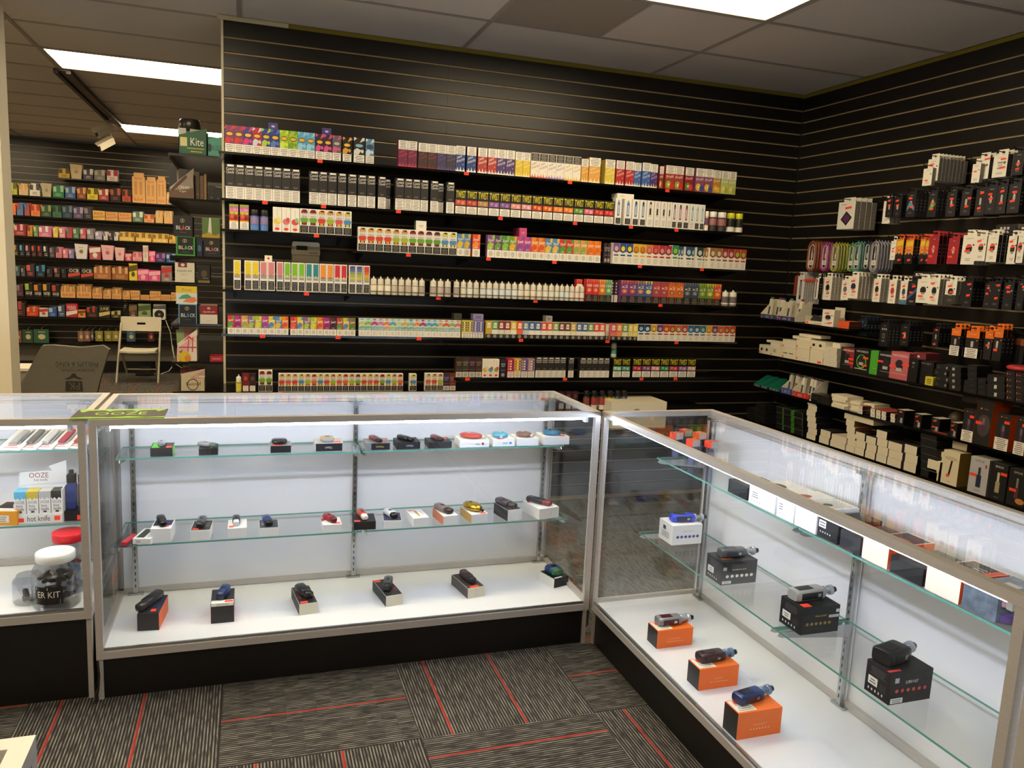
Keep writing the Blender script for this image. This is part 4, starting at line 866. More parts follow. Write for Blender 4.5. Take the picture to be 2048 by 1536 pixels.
for a, b, c, tip, low, tx, nm in [(1229, 1242, '#3f74a8', '#9aa7b0', True, None, 'blue pen'), (1247, 1262, '#3f74a8', '#9aa7b0', True, None, 'blue pen'), (1263, 1277, '#3f74a8', '#1d1b1a', True, None, 'black tipped blue pen'), (1278, 1291, '#3f74a8', '#1d1b1a', True, None, 'black tipped blue pen'), (1292, 1306, '', '#1d1b1a', False, 1, 'black block'), (1307, 1319, '', '#c9c2b2', False, 1, 'black block'), (1320, 1332, '', '#c9c2b2', False, 1, 'black block'), (1333, 1342, '', '#c9c2b2', False, 1, 'black block'),
    (1342.5, 1352.5, '#8a4a86', '#1d1b1a', True, None, 'purple pen'), (1353, 1365, '#9a4a76', '#1d1b1a', True, None, 'purple pen'), (1365, 1377, '#a83a5a', '#1d1b1a', True, None, 'wine pen'), (1378, 1388, '#6aa0b8', '#8fb8c8', False, None, 'pale blue pen'), (1388, 1398, '#8fb0b8', '#b8ccd0', True, None, 'pale blue pen'), (1398, 1408, '#8fb0b8', '#b8ccd0', True, None, 'pale blue pen')]:
    run('2', 11, a, b, [(pen(c or '#d8d2c4', tip, low, tx), nm + ' print tall white carton')], .155)
run('2', 11, 1409, 1416, [(bottle('#6a4a6a', '#efeae0', '#e08a3a', '#efe9dc', 'cap'), 'slim bottle with white cap and orange body')], .118, name='juice_bottle', cat='bottle')
for a, b in ((1417, 1432), (1433, 1451)): run('2', 11, a, b, [(bottle('#a06a6a', '#f0ece0', '#2a2226', '#38322e', 'cap'), 'dark jar with white cap and pink label')], .118, name='juice_bottle', cat='bottle')
for a, b in ((1452, 1468), (1469, 1484)): run('2', 11, a, b, [(bottle('#20201c', '#d9d42a', '#22221d', '#e6e0d2', 'cap'), 'black jar with yellow cap')], .118, name='juice_bottle', cat='bottle')
# ---- third shelf
jung = (lambda w, d, h: carton('jung', w, d, h, '#8fae3a', (('p', [(0, .84), (.25, .94), (.5, .86), (.8, .96), (1, .86), (1, .7), (0, .7)], '#c85a96'), ('t', 'LUSH', .06, .94, .72, .84, '#e8d0e0'), ('p', [(0, .7), (.3, .58), (.5, .7), (.8, .58), (1, .7)], '#d8c02f'), ('r', 0, 1, .36, .6, '#b83a24'), ('e', .3, .52, .22, .08, '#d8604a'), ('e', .7, .46, .2, .08, '#7a1f1a'), ('r', 0, 1, .31, .36, '#e0a82f'), WARN(0, .31, 5, 0, 1))))
for a_, b2 in ((458.5, 477), (479.5, 498)): run('3', 13, a_, b2, [(jung, 'red and green jungle carton')], .126)
for a, b in ((500, 519), (520, 537)): run('3', 13, a, b, [(bottle('#8f7fa8', '#1d1c1e', '#3f66a8', '#5a86c4', 'cap'), 'blue bottle with black cap')], .105, name='juice_bottle', cat='bottle')
pale = lambda c, c2: (lambda w, d, h: carton('pale'+c, w, d, h, '#f0eadc', (('e', .5, .42, .42, .13, c), ('e', .7, .5, .22, .1, c2), ('r', .45, .55, .6, .92, '#d9d6c8'), ('e', .5, .12, .28, .06, '#e0483a'), ('f', .15, .85, .2, .28, None, '#b8b0a0', 2))))
run('3', 13, 545.5, 599, [(pale('#e6cf4a', '#e8dc8a'), 'white carton with yellow fruit'), (pale('#d87a7a', '#c8505a'), 'white carton with pink fruit'), (pale('#d84a3f', '#8fc07a'), 'white carton with red watermelon')], .126)
JHC = {'g': ('#6fa82f', '#9a1f24', 'green and dark red'), 'r': ('#d0402f', '#e0a02f', 'red and orange'), 'y': ('#9fb82f', '#d88a2a', 'lime and orange'), 'b': ('#4f86c0', '#d8cf3a', 'blue and yellow'), 'o': ('#d8702f', '#d8352c', 'orange and red'), 'n': ('#5f9a2f', '#7a1f1c', 'green and brown'), 'p': ('#d05a5a', '#e8b03a', 'coral and gold')}
def jhs(s): return [(jh(*JHC[c][:2]), JHC[c][2] + ' juice head carton'.replace('juice head ', 'fruit ')) for c in s]
run('3', 13, 599.5, 703, jhs('ggrypb'), .127)
# ---- fourth shelf
run('4', 14, 716, 913, jhs('rrrryyggnnbb'), .128)
FN = {'by': ('#4f86b8', '#e0b93a', 'blue and yellow'), 'ro': ('#d84a2f', '#e88a3a', 'red orange'), 'gp': ('#8a5a8f', '#9fc03a', 'green and purple'), 'pp': ('#5a3f6a', '#6f9a3a', 'dark purple'), 'gg': ('#4f8a3a', '#8fb84a', 'green'), 'gy': ('#6f9a2f', '#e0a83a', 'green and yellow'), 'pk': ('#c04a86', '#8a4a9a', 'pink'), 'or': ('#e08a2a', '#d8502a', 'orange'), 'rg': ('#c8352c', '#4f9a3a', 'red and green'), 'og': ('#d89a5a', '#8fa84a', 'peach green'), 'oo': ('#ec7f22', '#e06a1a', 'plain orange'), 'mg': ('#b0287a', '#8a1f66', 'magenta'), 'ly': ('#a8b83a', '#e0cf3a', 'lime yellow'), 'yb': ('#e0c02f', '#4f86b8', 'yellow and blue'), 'rr': ('#c82f2a', '#e0603a', 'red'), 'dk': ('#5a2438', '#3a1a28', 'dark wine'), 'br': ('#8a6a3a', '#5a7a3a', 'olive brown')}
def fns(s, t='Finest'): return [(finest(*FN[c][:2], t), FN[c][2] + ' sweet carton') for c in s.split()]
run('4', 14, 913.5, 928, fns('by'), .122); run('4', 14, 928.5, 943, fns('by'), .124, dy=.02); run('4', 14, 944.5, 960, fns('ro'), .124)
run('4', 14, 974, 1104, fns('gp pp gg gy pk pk or or by'), .126, extra=0)
run('4', 14, 1104, 1201, fns('by rg rg og og oo oo'), .126)
for i in range(2): run('4', 14, 1211+i*6, 1219+i*6, [(dark('#3a2a33', '#c9b8c0', '#3a2a33'), 'dark side turned carton')], .12, dy=.03)
CI = [('#7a5a86', '#d8a0c0', 'lilac'), ('#2f4f86', '#e6d04a', 'yellow spot'), ('#2f4f86', '#e6d04a', 'yellow spot'), ('#d8b02f', '#d8802f', 'orange spot'), ('#d8b02f', '#d8702f', 'orange spot'), ('#d8783f', '#e0868a', 'rose spot'), ('#c8402f', '#d86a6a', 'coral spot'), ('#a82f3f', '#e08a90', 'pink spot'), ('#a8283a', '#e09a9a', 'pink spot')]
run('4', 14, 1225, 1342, [(circ(a, b), n + ' round emblem carton') for a, b, n in CI], .124)
run('4', 14, 1342.5, 1356, [(circ('#3a8a5a', '#8fc04a'), 'green topped white carton')], .13)
run('4', 14, 1369.5, 1383, [(circ('#2a4a6a', '#a8c8d0'), 'navy topped white carton')], .126); run('4', 14, 1392, 1405, [(circ('#23343a', '#c8d8d0', lab='#5f9a8a'), 'black topped white carton')], .126)
for u in (1357, 1363, 1385): run('4', 14, u, u+6, [(circ('#2a4a6a', '#a8c8d0'), 'narrow navy topped white carton')], .126, dy=.02)
for u in (1406, 1412): run('4', 14, u, u+6, [(circ('#9a6a3a', '#d8c8a0'), 'narrow brown topped white carton')], .124, dy=.02)
run('4', 14, 1418, 1491, [(circ('#9a6a3a', '#d8c8a0'), 'brown topped white carton'), (circ('#9a6a3a', '#d8c8a0'), 'brown topped white carton'), (circ('#a02f2a', '#e0a8a0'), 'red topped white carton'), (circ('#a02f2a', '#e0a8a0'), 'red topped white carton'), (circ('#b8402a', '#9fb83a'), 'red and lime topped white carton'), (circ('#b8402a', '#9fb83a'), 'red and lime topped white carton')], .128)
put('small_box', carton('tb1', .058, .05, .052, '#e9e4d8', (('f', .2, .8, .3, .6, None, '#8a8378', 2),), side='#6a7a5a'), None, (sx(843, 14), SF+.03, zk(14.08)+.1283), 0, label='small white box lying on top of the fruit cartons', cat='box')
put('small_box', carton('tb2', .045, .12, .05, '#c04a7a', (('f', .2, .8, .3, .6, None, '#eac0d0', 2),), side='#9a3560'), None, (sx(1046, 14), SF+.02, zk(14.08)+.1265), 0, label='small pink box lying on top of the sweet cartons', cat='box')
# ---- fifth shelf
YB = [('#e6cf2a', '#b89a1a', 'yellow'), ('#d8868a', '#b8606a', 'pink'), ('#7fc02a', '#5a9a1a', 'green'), ('#2f8a8f', '#1f6a70', 'teal'), ('#ec9a3f', '#c8702a', 'orange'), ('#d0303a', '#9a1f2a', 'red')]
bz = lambda i, z='#8f8a82': (bars(YB[i][0], YB[i][1], z), YB[i][2] + ' striped tall white carton')
run('5', 17, 467, 482, [bz(0, '#b89a3a')], .152); run('5', 17, 489, 518, [bz(0, '#b89a3a')]*2, .152); run('5', 17, 519.5, 550, [bz(1)]*2, .152); run('5', 17, 553, 567, [bz(1)], .152); run('5', 17, 568, 581, [bz(2, '#d8d2b0')], .152)
run('5', 17, 582.5, 610, [bz(2, '#d8d2b0')]*2, .152); run('5', 17, 611, 638, [bz(3, '#d8d2b0')]*2, .152); run('5', 17, 639, 667, [bz(4, '#a8743a')]*2, .152); run('5', 17, 668, 694, [bz(5, '#e6d8b0')]*2, .152)
run('5', 17, 697.5, 725, [(grad(['#cfc04a', '#a8b04a', '#8a9a6a', '#5a6a9a', '#4a4f8a']), 'navy to lime shaded tall white carton')]*2, .152); run('5', 17, 726, 739, [(grad(['#b8a83a', '#d8a03a', '#d8702f', '#c8502f', '#d83a2f']), 'rainbow shaded tall white carton')], .152)
BN = ['#ece2c4', '#ece2c4', '#ebe3cb', '#c9bda8', '#c9bda8', '#bfb3a2', '#e6dcc8', '#b3a79a']
def bots(a, b, cs, nm='pale bottle with nipple cap', h=.098): run('5', 17, a, b, [(bottle(c), nm) for c in cs], h, name='juice_bottle', cat='bottle')
bots(740, 850, BN); bots(859, 902, ['#b8aca0', '#c4b6a6', '#b3a59a']); bots(906, 919, ['#a89a92'])
bots(920, 958, ['#dcd8c0', '#e0e0d6', '#d0ccb8']); bots(959, 1108, ['#d8dcd8', '#d8e0e2', '#d8e0e2', '#d8e0e4', '#d4dee2', '#dce6e8', '#e4dcc8', '#e6d6c0', '#e6dcc4', '#e0dcc8', '#e2e0d2', '#e2dcd0'])
bots(1108, 1168, ['#dcdcc8', '#d8e4ea', '#cfdde2', '#e8d6c8', '#e6d0c4', '#e8d8c8'])
run('5', 17, 1171, 1223, [(hund('#c8352f', '#e0705a'), 'red carton lettered 100')]*2 + [(hund('#d8702f', '#e8b04a'), 'orange carton lettered 100'), (hund('#5f9a6a', '#9fc87a'), 'green carton lettered 100')], .132)
run('5', 17, 1158, 1170, [(hund('#c8352f', '#e0705a', '1'), 'red carton standing sideways')], .128, dy=.05)
for u in (1224, 1232): run('5', 17, u, u+7, [(pattern('#3a2026', '#5a2a30'), 'dark brown side turned carton')], .13, dy=.03)
X2 = [('#7a3f7a', '#d8703a', 'purple'), ('#7a3f7a', '#c8602f', 'purple'), ('#4a5f8a', '#d87a3a', 'slate blue'), ('#4a5aa0', '#e0d03a', 'blue and yellow'), ('#b8404a', '#8a5a4a', 'red'), ('#b8404a', '#8a5a4a', 'red'), ('#d8702f', '#a85a2a', 'orange'), ('#d8702f', '#a85a2a', 'orange'), ('#3f4654', '#6a7484', 'grey'), ('#3f4654', '#6a7484', 'grey'), ('#5f8a3a', '#a8a03a', 'green'), ('#6f8f3a', '#d8d04a', 'lime'), ('#d8502a', '#e8a03a', 'orange red')]
run('5', 17, 1240, 1441, [(hund(a, b, 'x2'), n + ' twin pack carton') for a, b, n in X2], .134)
for a, b in ((1443, 1456), (1457, 1472)): run('5', 17, a, b, [(bottle('#6a5f66', '#e0dcd0', '#8a8078', '#e6e0d2'), 'dark labelled bottle at shelf end')], .1, name='juice_bottle', cat='bottle')
put('small_box', carton('tb3', .037, .03, .03, '#eadfce', (('e', .5, .5, .15, .2, '#c8352c'),)), None, (sx(537, 17), SF+.02, zk(17.08)+.1525), 0, label='tiny pale box with red dot on the striped cartons', cat='box')
# ---- sixth shelf
run('6', 20, 455, 577, fns('rg mg og gp ly pk yb by or', 'Sweet'), .095)
run('6', 20, 580.5, 673, fns('rr yb gp ly or mg dk', 'Sweet'), .095); run('6', 20, 673.5, 711, fns('rg yb br', 'Sweet'), .095)
WC = [('#c9c86a', '#7fb08a', '#8ab8c8'), ('#8fb84a', '#7fb08a', '#8ab8c8'), ('#b8407a', '#8fb8b8', '#a86a9a'), ('#d87aa0', '#8fb8b8', '#b890b0'), ('#e0803a', '#d89a6a', '#e0905a'), ('#5aa0c0', '#b0c87a', '#8ab8c8'), ('#c8d07a', '#8fb8b8', '#8ab8c8'), ('#d8a84a', '#7fb08a', '#b8c07a'), ('#8fb8a0', '#7fb08a', '#5f9a7a'), ('#e08a5a', '#a8b88a', '#d87a5a'), ('#b83a6a', '#8fb8b8', '#a83a7a'), ('#5a9ac0', '#8fb87a', '#7fb0d0'), ('#4fa0c0', '#8fb87a', '#7fb0d0'), ('#d8a06a', '#a8c0a0', '#c89a6a'), ('#d8603a', '#a8c0b8', '#d8703f'), ('#a8a84a', '#8fb8b8', '#b8b06a'), ('#e0705a', '#a8c0c0', '#e08a6a')]
WN = ['pale yellow', 'leaf green', 'magenta', 'rose', 'orange', 'sea blue', 'cream', 'gold', 'mint', 'peach', 'crimson', 'sky blue', 'ocean blue', 'sand', 'rust', 'olive', 'coral']
run('6', 20, 717.5, 921, [(wav(*c), n + ' beach scene carton') for c, n in zip(WC, WN)], .097)
run('6', 20, 923, 967, [(pattern('#c8b83a', '#4a3a5a'), 'yellow doodle carton')]*2 + [(pattern('#8a86b8', '#5a4a8a'), 'lilac doodle carton')]*2, .098)
SPL = [('#c8a83a', '#c9a84a', '#4f9a5a'), ('#4f9a5a', '#ece6d6', ''), ('#8a1f2a', '#e0d8c4', ''), ('#8a1f2a', '#e0d8c4', ''), ('#e0b82a', '#ece6d6', ''), ('#e0563a', '#e06a4a', ''), ('#4a7fa8', '#c8d0d0', ''), ('#2f5f9a', '#ece6d6', ''), ('#2f5f9a', '#ece6d6', ''), ('#d83f3a', '#ece6d6', ''), ('#e0523a', '#ece6d6', ''), ('#6aa04a', '#ece6d6', ''), ('#6a2a2f', '#ece6d6', ''), ('#5a2f2a', '#ece6d6', ''), ('#b89a3a', '#e6dcc0', ''), ('#2f5f9a', '#ece6d6', ''), ('#2f5f9a', '#ece6d6', ''), ('#5f8a4a', '#ece6d6', ''), ('#d8352f', '#ece6d6', ''), ('#e0503a', '#ece6d6', '')]
SN = ['mustard', 'green', 'dark red', 'dark red', 'yellow', 'coral', 'grey blue', 'blue', 'blue', 'red', 'vermilion', 'grass green', 'maroon', 'brown', 'gold', 'royal blue', 'royal blue', 'moss green', 'bright red', 'tomato red']
run('6', 20, 971, 1209.5, [(split(c, l), n + ' topped black footed carton') for (c, l, _), n in zip(SPL, SN)], .099)
run('6', 20, 1213, 1220, [(split('#cfc6b0', '#bdb49e'), 'narrow side turned carton')], .095, dy=.02)
run('6', 20, 1220.5, 1255.5, [(split('#c8506a', '#d8786a'), 'rose topped carton'), (split('#e07a2f', '#e0905a'), 'orange topped carton'), (split('#6a9a4a', '#d8d8b8'), 'pale green topped carton')], .099)
run('6', 20, 1256, 1274.5, [(split('#d8c85a', '#d8cf8a'), 'narrow lemon carton'), (split('#e8c82a', '#e6d88a'), 'lemon yellow carton')], .098)
CC6 = [('#23345f', '#8ac0d8', 'navy'), ('#23345f', '#b8d8e0', 'navy'), ('#d8a02a', '#e0c86a', 'amber'), ('#5a3a6a', '#c08ab0', 'plum'), ('#c83a2f', '#e8b04a', 'red'), ('#c83a2f', '#a8b83a', 'red'), ('#b8602f', '#e0c0a0', 'rust'), ('#b83a2f', '#e0b0a0', 'rust red'), ('#2f5f8f', '#8ac0d8', 'steel blue'), ('#2a4f7f', '#b0d0e0', 'blue'), ('#2f6f86', '#8ac0b0', 'teal'), ('#d89a2a', '#d8b84a', 'ochre'), ('#7a2f4a', '#c890a8', 'wine'), ('#c85a2f', '#e08a5a', 'burnt orange'), ('#c8302a', '#9ab03a', 'crimson'), ('#b82f2a', '#c8b04a', 'dark crimson')]
run('6', 20, 1275, 1470, [(circ(a, b), n + ' topped emblem carton') for a, b, n in CC6], .1)
tops = [(917, '#3a3a2f', .045), (958, '#8f86b0', .06), (1100, '#9a958a', .04), (1092, '#57534c', .03)]
for i, (u, c, w) in enumerate(tops): put('small_box', carton('tp%d' % i, w, .06, .034, c, (('f', .1, .9, .2, .8, None, '#2a2723', 3),)), None, (sx(u, 20), SF+.03+(.0 if i != 3 else .07), zk(20.08)+.1005 - (.1 if i == 3 else 0)), 0, label=['tiny dark olive box on the beach cartons', 'small lilac box on the doodle cartons', 'small grey box on the colour topped cartons', 'tiny charcoal box behind the small grey box'][i], cat='box')
# ---- lowest shelves
run('7', 24, 471.5, 483.5, [(bottle('#d9cf4a', '#e0dcd2', '#cfc84a', '#d8d27a'), 'yellow dropper bottle')], .094, name='juice_bottle', cat='bottle')
run('7', 24, 484.5, 512, [(circ('#7a1f2a', '#b84a3f', '#7a1f2a'), 'dark red emblem carton'), (circ('#2a1a1e', '#6a3a3a', '#3a2428'), 'black brown emblem carton')], .098)
run('7', 24, 517, 545, jhs('gn'), .115)
run('7', 24, 557, 806, jhs('rpr'+'bybybyrprprgb'[:0]+'byobrypoygrprgbyong')[:20], .098)
run('7', 24, 819, 833, jhs('b'), .096); run('7', 24, 850, 886, jhs('pry'), .1)
run('7', 24, 886, 911.5, [(dark('#3a2a44', '#b8a8c0'), 'dark violet salt carton'), (dark('#6a3226', '#c89a86'), 'brown salt carton')], .1)
run('8', 23, 911, 963.5, [(dark('#3a2a22', '#b89a7a'), 'brown salt carton'), (dark('#3a342a', '#b8a88a'), 'olive black salt carton'), (dark('#3a1f2a', '#b88a96'), 'wine black salt carton'), (dark('#3f2a24', '#b89a8a'), 'chocolate salt carton')], .116)
run('8', 23, 964, 998, [(pale('#e0b04a', '#e8d08a'), 'white carton with gold fruit'), (pale('#5aa8c8', '#d84a3a'), 'white carton with blue and red fruit'), (pale('#8fb04a', '#d84a3a'), 'white carton with green fruit')], .107)
run('8', 23, 1000, 1011.5, [(dark('#23253a', '#e6e2d8', '#23253a'), 'navy black carton with white top')], .104)
run('8', 23, 1014, 1069, [(pattern('#c0283a', '#e88a9a'), 'red bubble carton'), (pattern('#d8b83a', '#c8503a'), 'yellow bubble carton'), (pattern('#7a5a9a', '#d8a86a'), 'violet bubble carton'), (pattern('#a8848f', '#d8c0a8'), 'mauve bubble carton')], .11)
run('8', 23, 1070.5, 1131, [(coastal(), 'small black carton with white foot')]*5, .12); run('8', 23, 1136, 1147, [(coastal(), 'small black carton with white foot')], .118); run('8', 23, 1159, 1218, [(coastal(), 'small black carton with white foot')]*5, .118)
T8 = [('#7ab8a0', '#b8e0cc', 'mint'), ('#5a9a86', '#9ac8b0', 'sea green')]
run('8', 23, 1225, 1260, [(twist(a, b), n + ' banded black carton') for a, b, n in T8], .118)
T9 = [('#b82f3a', '#e07a80', 'red'), ('#8a4f86', '#c08ac0', 'violet'), ('#d89a9a', '#f0c8c0', 'pale pink'), ('#3f8a5a', '#8fc89a', 'green'), ('#c8404a', '#e08a8a', 'rose'), ('#9a6aa0', '#d0a8d0', 'lavender'), ('#d8a8a8', '#f0d0c8', 'blush')]
run('8', 23, 1264, 1391, [(twist(a, b), n + ' banded black carton') for a, b, n in T9], .12)
for u, dy, zz, nm in ((1232, .03, .12, 'standing on the mint banded cartons'), (1255, -.001, 0, 'in front of the mint banded cartons')):
    put('juice_bottle', bottle('#5f9a86', '#dfe4dc', '#cfd8cf', '#e6e6da')(.036, .036, .1), None, (sx(u, 23), SF+.024+dy if zz else SF+.022, zk(23.08)+zz), label='mint labelled dropper bottle ' + nm, cat='bottle')
for i, (u, c) in enumerate(((1172, '#8a4a3a'), (1187, '#a83a3a'), (1203, '#a8402f'), (1218.5, '#c8b83a'), (1234, '#5f7a8a'), (1247, '#6a7f90'))):
    run('9', 25.6, u-6.5, u+6.5, [(bottle(c, '#15130f', '#3a2f2a', '#d8cfb8', 'cap'), ['dull red', 'cherry red', 'red', 'yellow', 'slate blue', 'pale slate'][i] + ' labelled bottle with black cap')], .118, name='juice_bottle', cat='bottle')
for i, u in enumerate((1125, 1139, 1152)): run('9', 25.6, u-6, u+6, [(circ('#3a1f26', '#6a3a40', '#2a181c'), 'dark maroon carton behind the showcase corner')], .11, dy=.02)
for r in ('1', '2', '3', '4', '5', '6', '7', '8', '9', '6b', '7b', '8b', '4b'):
    if r in rows: rank_labels(rows[r], SHW(int(r[0])))
put('flat_white_box', carton('fwb', .11, .08, .03, '#efeae0', (('f', .1, .5, .3, .7, None, '#bdb5a6', 2),)), None, (sx(1252, 11), SF+.03, zk(11.08)+.156), 0, label='flat white box lying on the blue pen cartons', cat='box')
for i, u in enumerate((546.5, 654)): put('small_box', carton('pur', .046, .03, .035, '#4a3f86' if i == 0 else '#4a3470', (('e', .5, .5, .2, .15, '#c9c0e0'),)), None, (sx(u, 8), SF+.03, zk(8.08)+.1295), 0, label=['small blue violet box on the navy burst cartons', 'small purple box on the dark plum cartons'][i], cat='box')
put('white_box', carton('bigw', .37, .25, .16, '#e9e2cc', (('e', .46, .62, .07, .12, '#8f8a7c'), ('f', .5, .9, .45, .6, None, '#b0a890', 1)), topc='#cfc6ac'), None, (-1.30, -.42, zk(26.9)), -.03, label='large white carton behind the right showcase end', cat='carton')
shelf('low shelf under the large white carton', -1.55, -1.0, zk(26.9)-.001, [], y0=-.45, brk=False)
# thermostat on the wall
tp = on(611, 505, 1, 0)
t = thing('thermostat', 'beige wall thermostat with dark display', 'thermostat', (tp.x, -.001, tp.z))
put('body', MB().prism([(-.075, -.015), (.075, -.015), (.078, .0), (.074, .05), (.068, .058), (-.068, .058), (-.074, .05), (-.078, 0)], -.035, 0, mat('#f0e8d0', .5)), t)
put('lower_cover', MB().prism([(-.073, -.055), (.073, -.055), (.075, -.017), (-.075, -.017)], -.026, 0, mat('#e6ddc4', .5)), t)
put('display', MB().box(-.052, .008, -.0365, -.034, .012, .036, mat('#22241f', .2)), t)
for i in range(3): put('button', MB().box(.02+.016*i, .03+.016*i, -.037, -.034, -.006, .0, '#9a9074'), t)
# ---------------------------------------------------------------- right wall: peg rows
WP, BP = '#ece6d6', '#17151a'
def dev_print(kind, c='#1c1b1f'):
    if kind == 'coil': return [('r', .4, .6, .42, .62, '#b9b6ae'), ('r', .43, .57, .38, .42, '#8a867c'), ('r', .44, .56, .62, .66, '#d8d4c8')]
    if kind == 'pod': return [('p', [(.28, .44), (.72, .44), (.74, .58), (.62, .68), (.38, .68), (.26, .58)], c), ('r', .36, .64, .36, .44, '#9a948c')]
    if kind == 'tank': return [('r', .34, .66, .4, .66, '#c9c4b8'), ('r', .3, .7, .38, .41, '#4a463f'), ('r', .3, .7, .65, .68, '#4a463f'), ('e', .8, .62, .1, .05, '#8a857a')]
    if kind == 'pen': return [('r', .34, .62, .15, .86, '#23222a'), ('r', .44, .52, .3, .8, '#cfcfd4')]
    if kind == 'box': return [('p', [(.18, .36), (.5, .66), (.86, .42), (.54, .12)], '#241c26'), ('p', [(.3, .37), (.5, .57), (.74, .42), (.54, .22)], '#5a2a56')]
    return []
STK = lambda *ps: [('p', [(x-.19, z-.04-.014*s), (x+.19, z-.04+.014*s), (x+.18, z+.04+.014*s), (x-.2, z+.04-.014*s)], STICKER) for x, z, s in ps]
PK = {}
def pack(key, w, h, d, c, prints, side=None, tab=True, tabc=None, bot=None):
    k = (key, round(w, 3), round(h, 3), round(d, 3))
    if k in PK: return PK[k]
    b = MB().box(-w/2, w/2, 0, d, 0, h, c, l=side or c, r=side or c, k=side or c)
    b.prints(w, h, prints)
    if side: b.prints(d, h, [('f', .2, .8, .2, .8, None, '#8d887c', 4)], fr=lambda a, q, o: (w/2+o, a*d, q*h))
    if tab:
        tc = tabc or c
        b.box(-w*.34, -.008, d*.45, d*.45+.0012, h, h+.026, tc).box(.008, w*.34, d*.45, d*.45+.0012, h, h+.026, tc).box(-.008, .008, d*.45, d*.45+.0012, h, h+.008, tc).box(-.008, .008, d*.45, d*.45+.0012, h+.019, h+.026, tc)
    PK[k] = b.mesh('hang_pack'); return PK[k]
hooks = {}
def peg(row, rk, uL, uR, vT, vB, n, key, c, prints, desc, d=.022, xf=-.21, side=None, tab=True, tabc=None, jit=0.0, step=None, nm='hang_pack', tilt=0.0, mesh=None):
    """n packs hung one behind the other on a hook; pixel box bounds the front face of the first"""
    uc = (uL+uR)/2
    A, B_ = on(uc, vT, 0, xf), on(uc, vB, 0, xf)
    y0, y1 = on(uL, (vT+vB)/2, 0, xf).y, on(uR, (vT+vB)/2, 0, xf).y
    w = abs(y1-y0); h = A.z-B_.z; yc = (y0+y1)/2; st = step or d+.004
    me = mesh(w, h) if mesh else pack(key, w, h, d, c, prints, side, tab, tabc)
    hk = hooks.setdefault(row, []); i0 = len(hk)
    zt = A.z + .014
    o = put('peg_hook', MB().tube([(.004, 0, .012), (.004, 0, -.02), (-.004, 0, 0), (-abs(xf)-.03, 0, 0), (-abs(xf)-.045, 0, .012)], .0022, mat('#2a2826', .3, .6), 6), None, (0, yc, zt), label='x', cat='hook', group='black wire hooks on the right wall')
    hk.append((o, yc))
    rnd = random.Random(int(uL*7+vT))
    for i in range(n):
        x = xf + i*st
        if x + d > -.012: break
        o = put(nm, me, None, (x, yc + rnd.uniform(-jit, jit), B_.z + rnd.uniform(-jit, jit)*.3), rot=(0, 0, -PI/2 + tilt*.5), label='x', cat='package', group=desc[:40] + ' packs')
        PKL.append((o, desc, rk, i))
PKL = []
RNAME = {'a': 'top peg row', 'b': 'second peg row', 'c': 'third peg row', 'd': 'fourth peg row', 'e': 'lowest peg row'}
GS = '#97907f'
wp = lambda kind, *st: [('f', .2, .8, .84, .92, None, '#a9a293', 1), *dev_print(kind), ('f', .2, .8, .1, .24, None, '#8b8476', 2), ('e', .82, .66, .07, .03, '#2a2723'), *STK(*st)]
bp = lambda kind, *st: [('f', .25, .75, .86, .93, None, '#c9c4b8', 1), *dev_print(kind), ('f', .25, .75, .12, .24, None, '#7d786c', 2), *STK(*st)]
# top row
peg('1', 'a', 1855, 1877, 318, 362, 8, 'a1', WP, wp('coil', (.35, .75, 1), (.4, .5, 1)), 'white coil pack with grey side', side=GS, d=.02)
peg('1', 'a', 1846, 1864, 337, 371, 1, 'a0', WP, wp('', (.4, .3, 0)), 'low white pack in front of the coil packs', side=GS, xf=-.235, tab=False)
peg('1', 'a', 1951, 1978, 316, 358, 3, 'a2', WP, wp('tank', (.8, .92, 1)), 'white tank pack with dark side', side='#57524a', d=.03)
peg('1', 'a', 1944, 1960, 328, 365, 1, 'a2b', WP, wp('', (.4, .6, 0)), 'narrow white pack partly hidden by tank pack', side=GS, xf=-.235, tab=False)
peg('1', 'a', 1986, 2014, 310, 354, 3, 'a3', WP, wp('tank', (.7, .8, 0), (.7, .42, 1)), 'white glass pack with dark side', side='#57524a', d=.03)
peg('1', 'a', 2026, 2047, 305, 350, 2, 'a4', BP, bp('coil', (.5, .5, 1), (.5, .28, 1)), 'black coil pack at picture edge')
# second row
peg('2', 'b', 1676, 1709, 404, 458, 4, 'b1', '#e0dcd0', [('f', .15, .5, .86, .95, None, '#c0603a', 1), *dev_print('box'), *STK((.6, .78, 1))], 'pale grey box pack with purple picture', side='#7d776a', d=.035, tab=True, step=.04)
peg('2', 'b', 1766, 1781, 402, 447, 3, 'b2', WP, wp('', (.5, .5, 0)), 'white pack hanging lowest', side=GS, xf=-.2)
for i, (a, b, n, c2) in enumerate(((1772, 1785, 2, '#8a867c'), (1787, 1803, 3, '#b07a3f'))): peg('2', 'b', a, b, 396, 434, n, 'b3%d' % i, BP, bp('coil', (.4, .85, 0), (.5, .62, 1)), ['slim black coil pack', 'black coil pack with fruit print'][i], xf=-.22)
CP = [('p', [(.1, .4), (.4, .7), (.9, .4), (.9, .25), (.4, .45), (.1, .25)], '#5f8fa8')]
peg('2', 'b', 1813, 1831, 386, 434, 4, 'b4', '#211f23', bp('coil', (.4, .78, 0), (.6, .42, 1))[:-2] + CP + STK((.4, .78, 0), (.6, .42, 1)), 'black pack with blue splash', side='#3a3736')
peg('2', 'b', 1856, 1873, 384, 434, 4, 'b5', '#211f23', bp('coil')[:1] + [('p', [(.1, .3), (.5, .75), (.9, .5), (.5, .3)], '#5f9a3f'), *dev_print('coil'), *STK((.5, .55, 1), (.5, .32, 1))], 'black pack with green splash', side='#3a3736')
